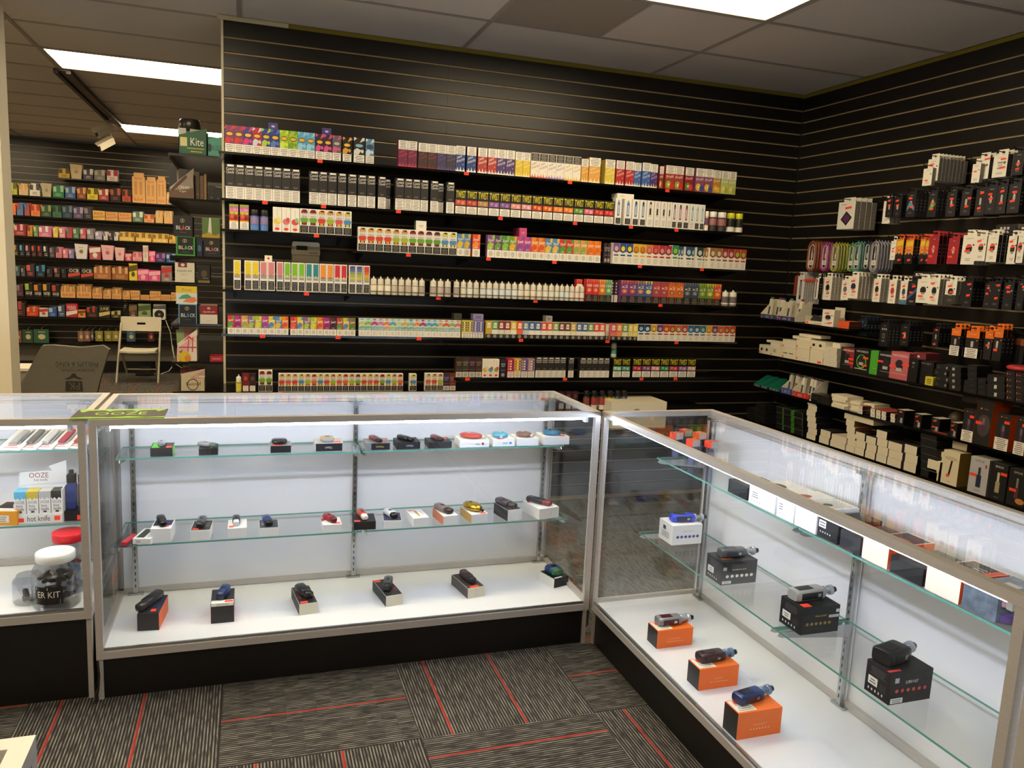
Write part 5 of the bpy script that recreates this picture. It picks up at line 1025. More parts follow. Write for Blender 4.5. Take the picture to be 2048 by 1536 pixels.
for i, (a, b, t, bt, st) in enumerate(((1893, 1912, 384, 433, ((.5, .72, 0), (.6, .45, 1))), (1922, 1942, 381, 431, ((.8, .68, 0), (.6, .36, 1))), (1951, 1970, 378, 431, ((.6, .85, 1), (.45, .28, 1))), (1971, 1992, 373, 428, ((.4, .72, 0), (.5, .56, 1))), (1993, 2013, 370, 427, ((.5, .78, 1), (.5, .37, 1))), (2016, 2040, 368, 426, ((.5, .72, 0), (.4, .42, 1))))):
    peg('2', 'b', a, b, t, bt, 4, 'b6%d' % i, '#232124', bp('coil', *st), ['black pack with silver coil, two red stickers', 'black pack with tall silver coil', 'black pack with coil and sticker below', 'charcoal pack with grey band', 'charcoal pack with round badge', 'charcoal pack with badge and tall coil'][i], side='#1a181b')
# cable cards: oval loops
def loop_mesh(c):
    def f(w, h):
        k = ('loop', c, round(w, 3), round(h, 3))
        if k in PK: return PK[k]
        b = MB(); n = 24; r = w*.5; pts = []
        for i in range(n+1):
            a = 2*PI*i/n; x, z = math.cos(a), math.sin(a); pts.append((r*.86*x, .004, h/2 + (h/2-r)*(1 if z > 0 else -1)*(1 if abs(z) > 1e-6 else 0) + r*.92*z))
        b.tube(pts, w*.1, mat(c, .35), 6)
        b.tube([(x*.66, .002, h/2 + (z-h/2)*.84) for x, y, z in pts], w*.035, mat('#d6d2c6', .5), 5)
        b.box(-w*.24, w*.24, .002, .006, h*.22, h*.38, mat('#d6d2c6', .5))
        b.prints(w, h, [('r', .5, .6, .46, .62, '#e9e6dd'), ('f', .3, .7, .24, .36, None, '#6d685c', 2)], y=.0018)
        b.box(-w*.08, w*.08, .003, .005, h*.82, h*1.06, c)
        PK[k] = b.mesh('cable_card'); return PK[k]
    return f
for a, b, t, bt, n, c, nm in ((1614, 1631, 484, 543, 6, '#8a4a2f', 'rust brown'), (1642, 1656, 486, 542, 3, '#9a3f7a', 'magenta'), (1662, 1676, 487, 543, 5, '#9a9a3a', 'olive yellow'), (1695, 1708, 487, 543, 2, '#5f8a4a', 'green'), (1706, 1720, 485, 543, 3, '#5a8f86', 'sea green'), (1726, 1739, 484, 542, 4, '#2f3236', 'black'), (1740, 1756, 483, 544, 6, '#8a8690', 'silver grey')):
    peg('3', 'c', a, b, t, bt, n, '', c, [], nm + ' cable loop on card', mesh=loop_mesh(c), d=.012, step=.021, nm='cable_card', xf=-.2)
FLM = [('p', [(0, .35), (.5, .5), (1, .35), (1, 1), (0, 1)], '#e08a2a'), ('p', [(.1, .7), (.9, .75), (.9, .95), (.1, .9)], '#e6c03a')]
peg('3', 'c', 1781, 1791, 482, 520, 1, 'c1', WP, wp('', (.5, .6, 1), (.5, .45, 1)), 'small white pack beside the cables', xf=-.2)
for i, (a, b) in enumerate(((1791, 1806), (1810, 1826), (1839, 1850), (1849, 1861))):
    peg('3', 'c', a, b, 478+i % 2, 528, 4, 'c2%d' % (i // 2), '#1b191b', FLM + dev_print('coil') + STK((.5, .56, 1), (.6, .16, 1)), 'flame orange coil pack', side='#1b191b', xf=-.2, tabc='#e0562f')
for i, (a, b, t) in enumerate(((1857, 1876, 472), (1896, 1917, 476))): peg('3', 'c', a, b, t, 528, 4, 'c3', '#a0242c', [('f', .3, .7, .86, .92, None, '#e0b0b0', 1), *dev_print('coil'), *STK((.5, .55, 1), (.3, .28, 0))], 'dark red coil pack', side='#2a1214', tilt=.1)
WPOD = (('wide white pod pack', 1924, 1951, 470, 529), ('white pod pack with red sticker', 1951, 1972, 472, 522), ('white pod pack beside dark packs', 1974, 1995, 470, 524), ('white pod pack near picture edge', 2015, 2034, 472, 528), ('white pod pack at picture edge', 2032, 2048, 466, 526))
for i, (nm, a, b, t, bt) in enumerate(WPOD): peg('3', 'c', a, b, t, bt, 4, 'c4%d' % i, WP, wp('pod', (.5, .62, 1), *(((.4, .46, 1),) if i in (0, 2, 4) else ((.3, .8, 1),))), nm, side='#1c1a1c' if i == 2 else GS, tabc=WP)
# fourth row
peg('4', 'd', 1594, 1608, 552, 607, 8, 'd1', '#d8d4cc', dev_print('pen') + STK((1.0, .86, 1)), 'slim grey pen pack', side='#b3afa8', d=.01, step=.016)
peg('4', 'd', 1588, 1594, 552, 590, 1, 'd0', '#8a3f34', [], 'narrow dark red pack behind pen packs', xf=-.16)
peg('4', 'd', 1630, 1637, 556, 598, 2, 'd2', WP, [('r', .2, .45, .05, .95, '#1c1b1f')] + STK((.6, .85, 0)), 'slim white pack with black bar', side='#23211f', d=.03)
ds = ((1647, 1663, 554, 600, 4, 'pod', '#1c1b1f'), (1683, 1697, 560, 600, 1, 'pod', '#55605f'), (1697, 1716, 552, 597, 6, 'pod', '#2a2a4f'), (1746, 1761, 557, 604, 3, 'pod', '#23211f'), (1777, 1792, 560, 607, 2, 'pod', '#b8352c'), (1800, 1814, 562, 609, 2, 'pod', '#3a4a5a'))
dn = ('white pod pack with black pod', 'tilted white pod pack with grey pod', 'white pod pack with blue pod', 'white pack with tall black pod', 'white pack with red pod', 'white pack with blue foot')
for i, (a, b, t, bt, n, kd, c) in enumerate(ds):
    pr = [('f', .2, .8, .84, .92, None, '#a9a293', 1), *dev_print(kd, c), ('f', .2, .8, .1, .2, None, '#9a9384', 2), *STK((.45, .78, 1), (.6, .3, 1))]
    if i == 5: pr = [('r', 0, 1, 0, .2, '#4a7a96')] + pr
    peg('4', 'd', a, b, t, bt, n, 'd3%d' % i, WP, pr, dn[i], side='#aaa394', tilt=.12 if i in (1, 2) else 0)
peg('4', 'd', 1815, 1834, 562, 610, 2, 'd4', '#191820', [('p', [(0, .2), (1, .6), (1, .75), (0, .35)], '#3a5a8f'), ('f', .3, .7, .84, .9, None, '#c9c4b8', 1), *STK((.6, .78, 1), (.4, .52, 0)), ('f', .2, .8, .1, .2, None, '#c9c4b8', 2)], 'black pack with blue light streak', side='#191820')
for i, (a, b, t, bt, n) in enumerate(((1834, 1858, 558, 606, 2), (1858, 1878, 558, 609, 4))): peg('4', 'd', a, b, t, bt, n, 'd5%d' % i, WP, wp('pod', (.35, .28, 0), *(((.3, .82, 0),) if i else ())), ['white helmet pod pack, tilted', 'white helmet pod pack with two stickers'][i], side='#aaa394', tilt=.1*(1-i))
peg('4', 'd', 1890, 1912, 562, 608, 3, 'd6', WP, [('r', 0, 1, 0, .4, '#37352f')] + wp('pod', (.4, .78, 1), (.6, .52, 1)), 'white pack with dark lower half', side='#8d887c')
for i, (a, b, t, bt, st) in enumerate(((1925, 1944, 562, 614, ((.6, .88, 1), (.6, .45, 1))), (1968, 1982, 566, 617, ((.5, .8, 0), (.4, .58, 0))), (1982, 2000, 564, 618, ((.7, .88, 1), (.6, .4, 1))), (2006, 2026, 565, 620, ((.4, .82, 0), (.5, .66, 0))), (2033, 2048, 562, 620, ((.8, .8, 0),)))):
    peg('4', 'd', a, b, t, bt, 4, 'd7%d' % i, BP, bp('', *st) + [('e', .8, .7, .06, .025, '#d8d4c8')], ['black pack next to white packs', 'slim black pack', 'black pack with tilted sticker', 'black pack with two level stickers', 'black pack with red lettering at picture edge'][i], side='#1d1b1e')
# lowest row
peg('5', 'e', 1714, 1733, 640, 672, 5, 'e1', '#1a2433', [('p', [(.1, .2), (.9, .7), (.9, .8), (.1, .35)], '#3a6a96'), ('p', [(.1, .5), (.7, .95), (.5, .95), (.1, .65)], '#3a6a96'), *STK((.4, .75, 0))], 'dark blue flower pack', side='#141a24', xf=-.19)
peg('5', 'e', 1759, 1776, 647, 693, 4, 'e2', '#19181a', [('f', .3, .7, .88, .94, None, '#c9c4b8', 1), *[('r', .22+.22*i, .34+.22*i, .72, .8, '#c9c4b8') for i in range(3)], ('e', .5, .46, .16, .12, '#8f8a80'), ('e', .5, .46, .1, .08, '#19181a'), ('f', .2, .8, .2, .28, None, '#c9c4b8', 2)], 'black pack with ring picture', side='#3a3836', xf=-.19)
peg('5', 'e', 1801, 1818, 650, 692, 4, 'e3', '#19181a', bp('coil', (.4, .6, 1), (.5, .4, 1)), 'black coil pack beside ring pack', side='#19181a', xf=-.19)
peg('5', 'e', 1865, 1878, 656, 693, 4, 'e4', '#19181a', bp('coil', (.5, .9, 0), (.4, .12, 0)), 'lone slim black coil pack', side='#151416', xf=-.19)
OTB = [('r', 0, 1, .74, 1, '#ec741f'), ('f', .2, .85, .84, .92, None, '#f3c9a0', 1), *dev_print('coil')[:2], ('e', .85, .66, .06, .025, '#e06a50')]
OTW = OTB + [WARN(0, .36, 5, .0, 1)]
for i, (a, b, t, bt, w) in enumerate(((1901, 1920, 657, 711, 1), (1931, 1957, 662, 716, 1), (1968, 1986, 662, 720, 0), (1984, 2004, 658, 722, 0))):
    peg('5', 'e', a, b, t, bt, 3, 'e5%d' % i, '#1b191b', (OTW if w else OTB) + ([] if w else STK((.4, .5 if i == 2 else .34, 0))), ['orange topped pack with warning panel', 'wide orange topped pack with warning panel', 'orange topped black pack', 'tall orange topped black pack'][i], side='#232023', tabc='#ec741f')
for i in range(4): peg('5', 'e', 2008+i*10, 2017+i*10, 672+i*2, 724+i*2, 2, 'e6', '#1a181a', [('r', 0, 1, .74, 1, '#8a4a24')], 'back turned orange pack', xf=-.12)
for row, hk in hooks.items():
    for i, (o, y) in enumerate(sorted(hk, key=lambda q: -q[1])): o['label'] = 'black wire hook, %s from the corner in the %s' % (ORD[i], RNAME['abcde'[int(row)-1]])
by = {}
for o, d, rk, i in PKL: by.setdefault((d, rk), []).append(o)
for (d, rk), os in by.items():
    fronts = [o for o in os if abs(o.location.x - os[0].location.x) < .001]
    if len(fronts) == 1:
        for i, o in enumerate(os): o['label'] = d + (', front of its hook, ' if i == 0 and len(os) > 1 else ', %s from front, ' % ORD[i] if i else ', ') + RNAME[rk]
    else:
        h = -1; 
        for o in os:
            if o in fronts: h += 1; i = 0
            else: i += 1
            o['label'] = '%s, %s hook of its kind, %s, %s' % (d, ORD[h], 'frontmost' if i == 0 else ORD[i] + ' from front', RNAME[rk])
# ---------------------------------------------------------------- right wall: shelves
XS = -.32
def rsh(label, k, ya, yb, tags=()): 
    return shelf(label, -ya, -yb, zk(k+.1), [-y for y in tags], y0=XS, y1=-.004, rz=-PI/2)
rsh('short black shelf of small boxes on the right wall', 18, -.15, -1.0)
rsh('upper long black shelf of kits on the right wall', 21, -.12, -3.4)
rsh('middle long black shelf on the right wall', 24, -.12, -3.4)
rsh('lowest long black shelf of stacked boxes on the right wall', 27, -.1, -3.4)
RB = {}
def rb(k, uL, uR, h, d, key, body, front, desc, where, zo=0.0, dx=0.0, side=None, top=(), topc=None, nm='boxed_kit', yaw=0.0, lab=None, cat='box'):
    z = zk(k+.1)+zo; x = XS+.006+dx
    y0, y1 = col_y(uL, x, z+h/2), col_y(uR, x, z+h/2); w = abs(y1-y0)*.97
    o = put(nm, carton(key, w, d, h, body, front, top, side=side, topc=topc), None, (x, (y0+y1)/2, z), -PI/2+yaw, label=lab or desc, cat=cat, group=None if lab else desc[:40] + ' boxes')
    if not lab: RB.setdefault((desc, where), []).append(o)
    return o
CRM = '#e6dcc2'
# short shelf
def tri_display(k, uL, uR, c, foot, lab, h=.13, hf=.03, fills=()):
    z = zk(k+.1); x = XS+.006; y0, y1 = col_y(uL, x, z+.03), col_y(uR, x, z+.03); w = abs(y1-y0)*.97; d = .13
    t = thing('counter_display', lab, 'display box', (x, (y0+y1)/2, z), -PI/2)
    b = MB()
    for xx in (-w/2, w/2-.003): b.add([(xx+dx, y, zz) for dx in (0, .003) for y, zz in ((0, 0), (0, hf), (d*.75, h), (d, h), (d, 0))], [(0, 1, 2, 3, 4), (9, 8, 7, 6, 5), (0, 5, 6, 1), (1, 6, 7, 2), (2, 7, 8, 3), (3, 8, 9, 4), (4, 9, 5, 0)], c)
    b.box(-w/2, w/2, d-.003, d, 0, h*.9, c).box(-w/2, w/2, 0, .003, 0, hf, foot).box(-w/2, w/2, 0, d, 0, .003, c)
    b.prints(w, hf, [('e', .12, .5, .05, .35, '#e0508a'), ('f', .25, .6, .2, .8, None, '#d8d4c8', 2), ('e', .72, .5, .05, .35, '#e0508a')])
    put('tray', b, t)
    for i, fc in enumerate(fills):
        put('pen_pack', MB().box(-.012, .012, 0, .018, 0, h*.98, fc).box(-.008, .008, -.001, 0, h*.2, h*.6, '#3a4450').box(-.01, .01, .004, .014, h*.98, h*1.08, ('#4a8a5a', '#8a2f5a', '#4a4a7a', '#8a9a3a')[i % 4]), t, (-w/2 + w*(i+.5)/len(fills), .04+.02*(i % 2), .004), rot=(-.12, 0, 0))
    return t
tri_display(18, 1520, 1554, '#e2dac6', '#35506a', 'white angled display of pens with blue foot in the corner', fills=(CRM, '#d8d2c4', CRM))
tri_display(18, 1555, 1589, '#d8d0ba', '#2f4470', 'second white angled pen display with navy foot', fills=('#d8d2c4', CRM))
t = thing('counter_display', 'open white tray of dark grey pouches on short shelf', 'display box', (XS+.01, col_y(1627, XS, zk(18.1)), zk(18.1)), -PI/2)
put('tray', MB().box(-.09, .09, 0, .003, 0, .022, CRM).box(-.09, -.087, 0, .14, 0, .05, CRM).box(.087, .09, 0, .14, 0, .05, CRM).box(-.09, .09, 0, .14, 0, .002, CRM).box(.0, .085, .137, .14, 0, .11, CRM).prints(.18, .022, [('r', .05, .16, .2, .8, STICKER), ('f', .4, .9, .2, .8, None, '#8a857a', 1)]), t)
for i in range(4): put('pouch', MB().rbox(-.035, .035, -.012, .012, 0, .05, .01, mat('#2a282a', .4)), t, (-.06+.042*i, .04+.02*(i % 2), .006), rot=(-.6, .2*(-1)**i, .1*i))
rb(18, 1644, 1668, .098, .045, 'fw', WP, wp('pod', (.4, .78, 1), (.7, .22, 1)), '', '', lab='tall white pod pack standing on the short shelf', side='#cfc7b2', dx=-.0)
rb(18, 1675, 1698, .02, .09, 'or1', '#d85a2f', (), '', '', lab='flat orange box on the short shelf, lower one', side='#3a2218'); rb(18, 1676, 1699, .02, .09, 'or1', '#d85a2f', (), '', '', lab='flat orange box on the short shelf, upper one', zo=.0205, dx=.005, side='#3a2218')
# upper long shelf
WB = 'upper kit shelf'
podp = (('r', .15, .32, .35, .65, '#1c1a1c'), ('r', .6, .77, .35, .65, '#1c1a1c'), ('r', .02, .12, .04, .2, STICKER))
for i, (a, b, h, fr) in enumerate(((1518, 1541, .058, podp), (1541, 1564, .058, (('r', .2, .5, .35, .75, '#b5b6a0'), ('r', .02, .12, .04, .2, STICKER))), (1564, 1592, .064, (('r', .08, .38, .45, .53, '#1c1a1c'), ('r', .5, .8, .45, .53, '#1c1a1c'), ('r', .02, .12, .04, .2, STICKER))), (1592, 1619, .075, (('r', .02, .12, .1, .25, STICKER), ('f', .2, .8, .15, .25, None, '#b8ae96', 1))), (1620, 1646, .083, (('r', .6, .9, .05, .2, STICKER),)))): rb(21, a, b, h, .09, 'wk%d' % i, CRM, fr, 'cream pod box in the bottom row', WB)
for i, (a, b, zo) in enumerate(((1565, 1592, .065), (1592, 1620, .076), (1620, 1651, .084))): rb(21, a, b, .05, .09, 'wq%d' % i, CRM, podp if i == 2 else (('r', .02, .12, .1, .3, STICKER),), 'cream pod box in the second layer', WB, zo=zo, dx=.01)
rb(21, 1541, 1560, .02, .06, 'wt', CRM, (), 'small cream box stacked near the corner', WB, zo=.0585, dx=.01); rb(21, 1533, 1558, .014, .05, 'wt2', CRM, (), 'thin cream box on top near the corner', WB, zo=.0795, dx=.01)
for i, (a, b) in enumerate(((1585, 1622), (1600, 1640))): rb(21, a, b, .018, .08, 'wtt%d' % i, CRM, (), 'flat cream box topping the pile', WB, zo=.127+.019*i, dx=.03, yaw=.1*i)
for i in range(3): rb(21, 1646, 1674, .036, .1, 'tw', '#ded6c4', (('e', .5, .5, .04, .08, '#a8a090'),), 'square white box in a stack of three', WB, zo=.0365*i, side='#b0aaa0')
rb(21, 1665, 1681, .028, .1, 'tw2', CRM, (), '', '', lab='small white box lying behind the stack of three', zo=.11, dx=.02)
VP = lambda c: [('t', 'VAPORESSO', .08, .94, .83, .91, c)]
vpod = [('p', [(.3, .36), (.7, .36), (.72, .6), (.6, .72), (.4, .72), (.28, .6)], '#2a2830'), ('r', .34, .66, .3, .42, '#b9b4b0')]
rb(21, 1681, 1708, .125, .06, 'v1', '#1a181b', [('p', [(.1, 1), (1, 1), (1, .1), (.8, .1), (.62, .5)], '#8a2f34')] + VP('#efe9df') + vpod + STK((.8, .5, 0), (.8, .32, 0)) + [('f', .1, .8, .2, .26, None, '#a8a29a', 1)], '', '', lab='black and dark red kit box with white brand lettering')
rb(21, 1709, 1737, .132, .06, 'v2', '#161517', VP('#efe9df') + [('e', .5, .45, .36, .3, '#5ac83a'), ('e', .5, .45, .3, .25, '#161517')] + vpod + STK((.8, .62, 0), (.75, .3, 1)) + [('r', .05, .95, .12, .15, '#d8d2c4')], '', '', lab='black kit box with large green ring')
rb(21, 1733, 1757, .128, .05, 'v3', '#4fa832', [('f', .5, .95, .2, .3, None, '#8ad06a', 1)], '', '', lab='plain green kit box side beside ring box', dx=.012)
rb(21, 1755, 1787, .132, .06, 'v4', '#18171a', VP('#efe9df') + vpod + STK((.16, .6, 0)) + [('f', .1, .9, .18, .24, None, '#c9c4b8', 1)], '', '', lab='black kit box with white brand lettering beside pink box')
rb(21, 1780, 1817, .143, .07, 'v5', '#c0626a', VP('#e8d6d0') + vpod + STK((.16, .45, 0), (.85, .56, 0)) + [('r', .08, .92, .2, .21, '#e6c8c4')], '', '', lab='dusty pink kit box with white brand lettering', dx=-.002, side='#9a4a52')
rb(21, 1826, 1852, .05, .1, 'v6', '#7a3038', [('r', .1, .5, .5, .7, '#e0d6c4')], '', '', lab='dark red box lying behind the pink box', zo=.1, dx=.05)
for i in range(1): rb(21, 1818, 1835, .118, .07, 'h1', '#131214', [('t', '20', .25, .6, .8, .87, '#e6e1d6'), ('f', .25, .6, .6, .75, None, '#8a857c', 2)], '', '', lab='narrow black box marked 20')
rb(21, 1836, 1866, .115, .09, 'h2', '#17161a', [('t', 'Balrog II', .15, .8, .86, .93, '#9a958c')], '', '', lab='black box with gothic lettering', dx=.02)
rb(21, 1850, 1866, .042, .06, 'h3', '#d0c23a', [('f', .1, .9, .1, .9, None, '#3a3420', 3)], '', '', lab='small yellow label box on kit shelf', dx=-.003)
for j in range(4): rb(21, 1868+j % 2*4, 1895+j % 2*3, .028, .1, 'h4', '#1a181a', [('f', .05, .35, .2, .8, '#cfc33f' if j > 1 else None, '#6a655c', 2), ('r', .8, .9, .3, .7, '#a8a49a')], 'flat black coil box in the left stack', WB, zo=.0285*j)
for j in range(4): rb(21, 1897, 1922, .028, .1, 'h5', '#1b1a1b', [('r', .3, .5, .3, .75, '#a8a49a'), ('f', .1, .9, .0, .15, None, '#5a554c', 1)], 'flat black coil box in the second stack', WB, zo=.0285*j)
for j in range(5): rb(21, 1935, 1954, .026, .1, 'h6', '#161517', [('f', .1, .8, .3, .7, None, '#4a463f', 1)], 'flat black box in the third stack', WB, zo=.0265*j)
for j in range(3): rb(21, 1955, 1972, .026, .1, 'h6', '#161517', [('f', .1, .8, .3, .7, None, '#4a463f', 1)], 'flat black box in the low fourth stack', WB, zo=.0265*j)
for j in range(3): rb(21, 1974, 2010, .034, .1, 'h7', '#1a191a', [('f', .2, .8, .3, .7, None, '#d8d4c8', 1) if j == 1 else ('r', .4, .55, .2, .7, '#c9c4b8')], 'wide flat black box with white label', WB, zo=.0345*j)
for s in range(2):
    for j in range(5): rb(21, 2012+s*19, 2030+s*18, .026, .1, 'h8', '#191718', [('e', .15, .5, .05, .2, '#d86a3a'), ('f', .25, .7, .3, .7, None, '#c86a4a', 1)], 'flat black box with orange mark, %s stack' % ('left', 'right')[s], WB, zo=.0265*j)
# middle long shelf
WC_ = 'middle shelf'
for i, u in enumerate((1508, 1522, 1539)): tri_display(24, u, u+(14, 15, 22)[i], '#1f7a62', '#1a6a54', ['small green angled display in the corner, leftmost', 'small green angled display, middle one', 'small green angled display, rightmost'][i], h=.075, hf=.02)
tri_display(24, 1562, 1584, '#ded6c2', '#3a5a9a', 'blue footed display of clear coil bags', h=.12, hf=.04, fills=('#cfc9ba', '#d8d2c2', '#c9c2b0'))
tri_display(24, 1585, 1620, '#ded6c2', '#c83a24', 'red footed display of white coil packs', h=.12, hf=.035, fills=(WP, WP, '#d8d2c2'))
for i, (a, b) in enumerate(((1622, 1640), (1640, 1660))): rb(24, a, b, .05, .08, 'bg', noisy('dark_crumpled_bag', '#100f0e', '#38342e', 40, rough=.3, bump=.6), (), '', '', lab=['dark crumpled package on middle shelf, left', 'dark crumpled package on middle shelf, right'][i], nm='package')
for s, (a, b, n, dx) in enumerate(((1661, 1690, 4, 0), (1692, 1720, 3, .03), (1718, 1748, 3, .06))):
    for j in range(n): rb(24, a+(j*5) % 7, b+(j*5) % 9, .018, .11, 'fl%d' % s, CRM, (), 'flat cream box in the %s pile' % ('left', 'middle', 'right')[s], WC_, zo=.0185*j, dx=dx+.006*(j % 2), yaw=.05*((j*3) % 4-1.5))
for j in range(2):
    for i, u in enumerate((1716, 1741, 1752, 1763, 1781)): rb(24, u, u+9, .022, .13, 'bc', '#e0dac8', [('f', .15, .85, .25, .75, None, '#2a2723', 2)], 'thin box end with barcode, %s layer' % ('lower', 'upper')[j], WC_, zo=.0225*j, side='#1b191a', topc='#b8503f')
for i, (a, b, st) in enumerate(((1793, 1808, ((.5, .85, 0),)), (1828, 1843, ((.3, .8, 0), (.5, .5, 1))), (1862, 1879, ((.4, .8, 0), (.3, .4, 0))), (1900, 1914, ((.3, .78, 1), (.4, .5, 0))))):
    rb(24, a, b, .075, .07, 'sk%d' % i, '#171517', bp('', *st) + [('r', .55, .85, .1, .45, '#a8a49a')], '', '', lab=['small black pack with red stickers on middle shelf, leftmost', 'small black pack with torn white top on middle shelf', 'small black pack with bead row on middle shelf', 'small black pack beside big orange boxes'][i], topc='#cfc7b2')
rb(24, 1862, 1898, .012, .1, 'rs', '#1b191a', [('r', .1, .9, .6, 1, '#b8382c')], '', '', lab='thin black and red box lying on middle shelf', dx=-.004)
bigs = [(1925, 1948, .155, 0, 'og1', WARN(.0, .34, 6, .0, 1), 'big black kit box with warning panel, leftmost'), (1949, 1982, .185, 0, 'og2', None, 'big black kit box with glowing device picture'), (1991, 2019, .165, 0, 'og3', WARN(.0, .34, 6, .0, 1), 'big black and orange kit box with tank picture'), (2030, 2052, .17, 0, 'og4', WARN(.0, .34, 6, .0, 1), 'big black and orange kit box at picture edge')]
for a, b, h, zo, ky, w_, lb in bigs:
    fr = [('e', .55, .5, .4, .28, '#4a433a') if w_ is None else ('e', .5, .6, .2, .14, '#3a3633'), ('r', .4, .66, .28, .52, '#4a3352'), ('r', .46, .6, .52, .68, '#7d6a8a'), ('e', .3, .92, .05, .02, '#e0783a'), ('f', .38, .85, .9, .94, None, '#d8703a', 1), *STK((.25 if w_ is None else .75, .55 if w_ is None else .78, 0))]
    if w_: fr.append(w_)
    rb(24, a, b, h, .1, ky, '#211f1f', fr, '', '', lab=lb, side='#c8601f')
rb(24, 1926, 1954, .1, .1, 'og5', '#26231f', [('r', .03, .97, .03, .97, '#1b1a19')], '', '', lab='black faced orange box lying on the leftmost big box', zo=.186, dx=.012, side='#c8601f'); rb(24, 1957, 1992, .1, .12, 'og6', '#26231f', [('r', .03, .97, .03, .97, '#1d1c1a')], '', '', lab='black faced orange box lying above the tank picture box', zo=.186, dx=.004, side='#c8601f')
put('red_lid', MB().lathe([(.06, 0), (.07, .006), (.07, .014), (.06, .02)], '#b8303a', 20), None, (XS+.08, col_y(2040, XS+.08, zk(21.1)), zk(21.1)+.135), label='red round lid on the stacked black boxes at picture edge', cat='lid')
put('canister', MB().lathe([(.03, 0), (.035, .01), (.02, .03), (.03, .05), (.034, .07), (.026, .09), (.008, .1)], noisy('painted_vinyl', '#2a2623', '#8a7a68', 30, rough=.4), 12), None, (XS+.16, col_y(1908, XS+.16, zk(24.1)), zk(24.1)), label='small dark round canister behind the black packs', cat='canister')
# lowest long shelf: stacks seen over the showcase
WD = 'lowest right wall shelf'
for s, (a, b, n, h) in enumerate(((1494, 1512, 2, .04), (1512, 1530, 3, .04))):
    for j in range(n): rb(27, a, b, h, .1, 'ks', '#141314', [('r', .02, .98, .93, .97, '#3f4238'), ('r', .02, .05, .03, .97, '#3f4238')], 'grey edged black box in %s corner stack' % ('first', 'second')[s], WD, zo=(h+.0005)*j)
for s, (a, b, n) in enumerate(((1552, 1566, 4), (1567, 1583, 4), (1588, 1606, 4))):
    for j in range(n): rb(27, a, b, .035, .1, 'gk%d' % (s % 2), '#161516', [('r', .02, .98, .92, .97, '#6a6f62'), ('r', .94, .98, .03, .97, '#6a6f62')], 'black box with green side in %s stack' % ('first', 'second', 'third')[s], WD, zo=.0355*j, side='#4fa82a' if s != 2 else '#161516', dx=.006*(j % 2))
WS = [(1613, 1631, 7, .034, '#15141a'), (1638, 1658, 2, .04, '#1a181b'), (1660, 1690, 2, .036, CRM), (1692, 1709, 5, .036, '#8a5a2f'), (1709, 1728, 3, .042, '#1a181b'), (1730, 1750, 3, .04, '#1a181b'), (1752, 1773, 4, .042, '#23201f'), (1774, 1802, 3, .042, '#8a6a86'), (1807, 1832, 3, .045, '#1a181b')]
SNM = ('tall', 'low dark topped', 'low cream', 'wide topped', 'fifth', 'sixth', 'seventh', 'eighth', 'ninth')
for s, (a, b, n, h, sc) in enumerate(WS):
    for j in range(n):
        rb(27, a+((j*3) % 4), b+((j*3) % 4), h, .12, 'ws%d' % s, '#e2d8bf', [], 'white box in the %s stack' % SNM[s], WD, zo=(h+.0005)*j, side=sc, topc='#cfc4a8' if s in (2, 3) else '#2a2626')
rb(27, 1688, 1748, .03, .13, 'wide', '#d8ceb2', [('e', .3, .5, .01, .08, '#5a5448')], '', '', lab='wide flat cream box on the wide topped stack', zo=.183)
for j in range(6): rb(27, 1841, 1874, .038, .12, 'blk', '#1a1b1b', [('r', 0, 1, .95, 1, '#5a5f5a')], 'black flat box in the black stack', WD, zo=.0385*j)
rb(27, 1857, 1877, .05, .1, 'cw1', CRM, (), '', '', lab='cream box at the foot of the cream pile', side='#23201f'); rb(27, 1855, 1880, .045, .1, 'cw2', CRM, (), '', '', lab='cream box second up in the cream pile', zo=.0505, dx=-.004, side='#23201f'); rb(27, 1867, 1888, .045, .1, 'cw3', CRM, (), '', '', lab='cream box third up in the cream pile', zo=.096, dx=.03)
rb(27, 1884, 1917, .165, .07, 'wd', '#e0d4b4', [('p', [(.4, .3), (.5, .25), (.62, .72), (.52, .76)], '#1c1a18'), ('e', .5, .78, .4, .06, '#c9bc98'), ('r', .3, .5, .22, .3, STICKER), ('f', .3, .7, .06, .12, None, '#8a8068', 1)], '', '', lab='tall cream box with curved black device picture', side='#a8863f', dx=-.004)
rb(27, 1905, 1935, .055, .15, 'wdt', '#e0d6ba', (), '', '', lab='cream carton lying above the curved device box', zo=.17, dx=.05, side='#5a4030')
SMK = lambda c: [('t', 'SMOK', .25, .75, .88, .94, c)]
rb(27, 1938, 1976, .17, .08, 's1', '#b9b8bc', SMK('#55555a') + [('r', .4, .66, .18, .52, '#26304f'), ('r', .46, .6, .52, .74, '#3a3a40'), ('e', .85, .8, .05, .06, '#b8423a'), *STK((.22, .5, 0)), ('f', .3, .7, .06, .12, None, '#6a6a70', 1)], '', '', lab='silver kit box with blue mod picture', side='#8f8f95', topc='#d0c9b4')
rb(27, 1979, 2013, .168, .08, 's2', '#191817', SMK('#d8d4c8') + [('r', .36, .62, .2, .5, '#a89f7d'), ('r', .42, .56, .5, .76, '#c9c0a0'), *STK((.8, .74, 0)), ('f', .3, .7, .05, .1, None, '#a8a49a', 1)], '', '', lab='black kit box with gold mod picture', topc='#3a3835')
rb(27, 2015, 2052, .165, .08, 's3', '#1b1918', SMK('#c9c5ba') + [('r', .4, .6, .2, .5, '#5a2f33'), ('r', .45, .56, .5, .76, '#8a857c'), *STK((.3, .42, 0)), ('e', .75, .15, .25, .08, '#c8823f')], '', '', lab='black kit box with red mod picture at picture edge', topc='#3a3835')
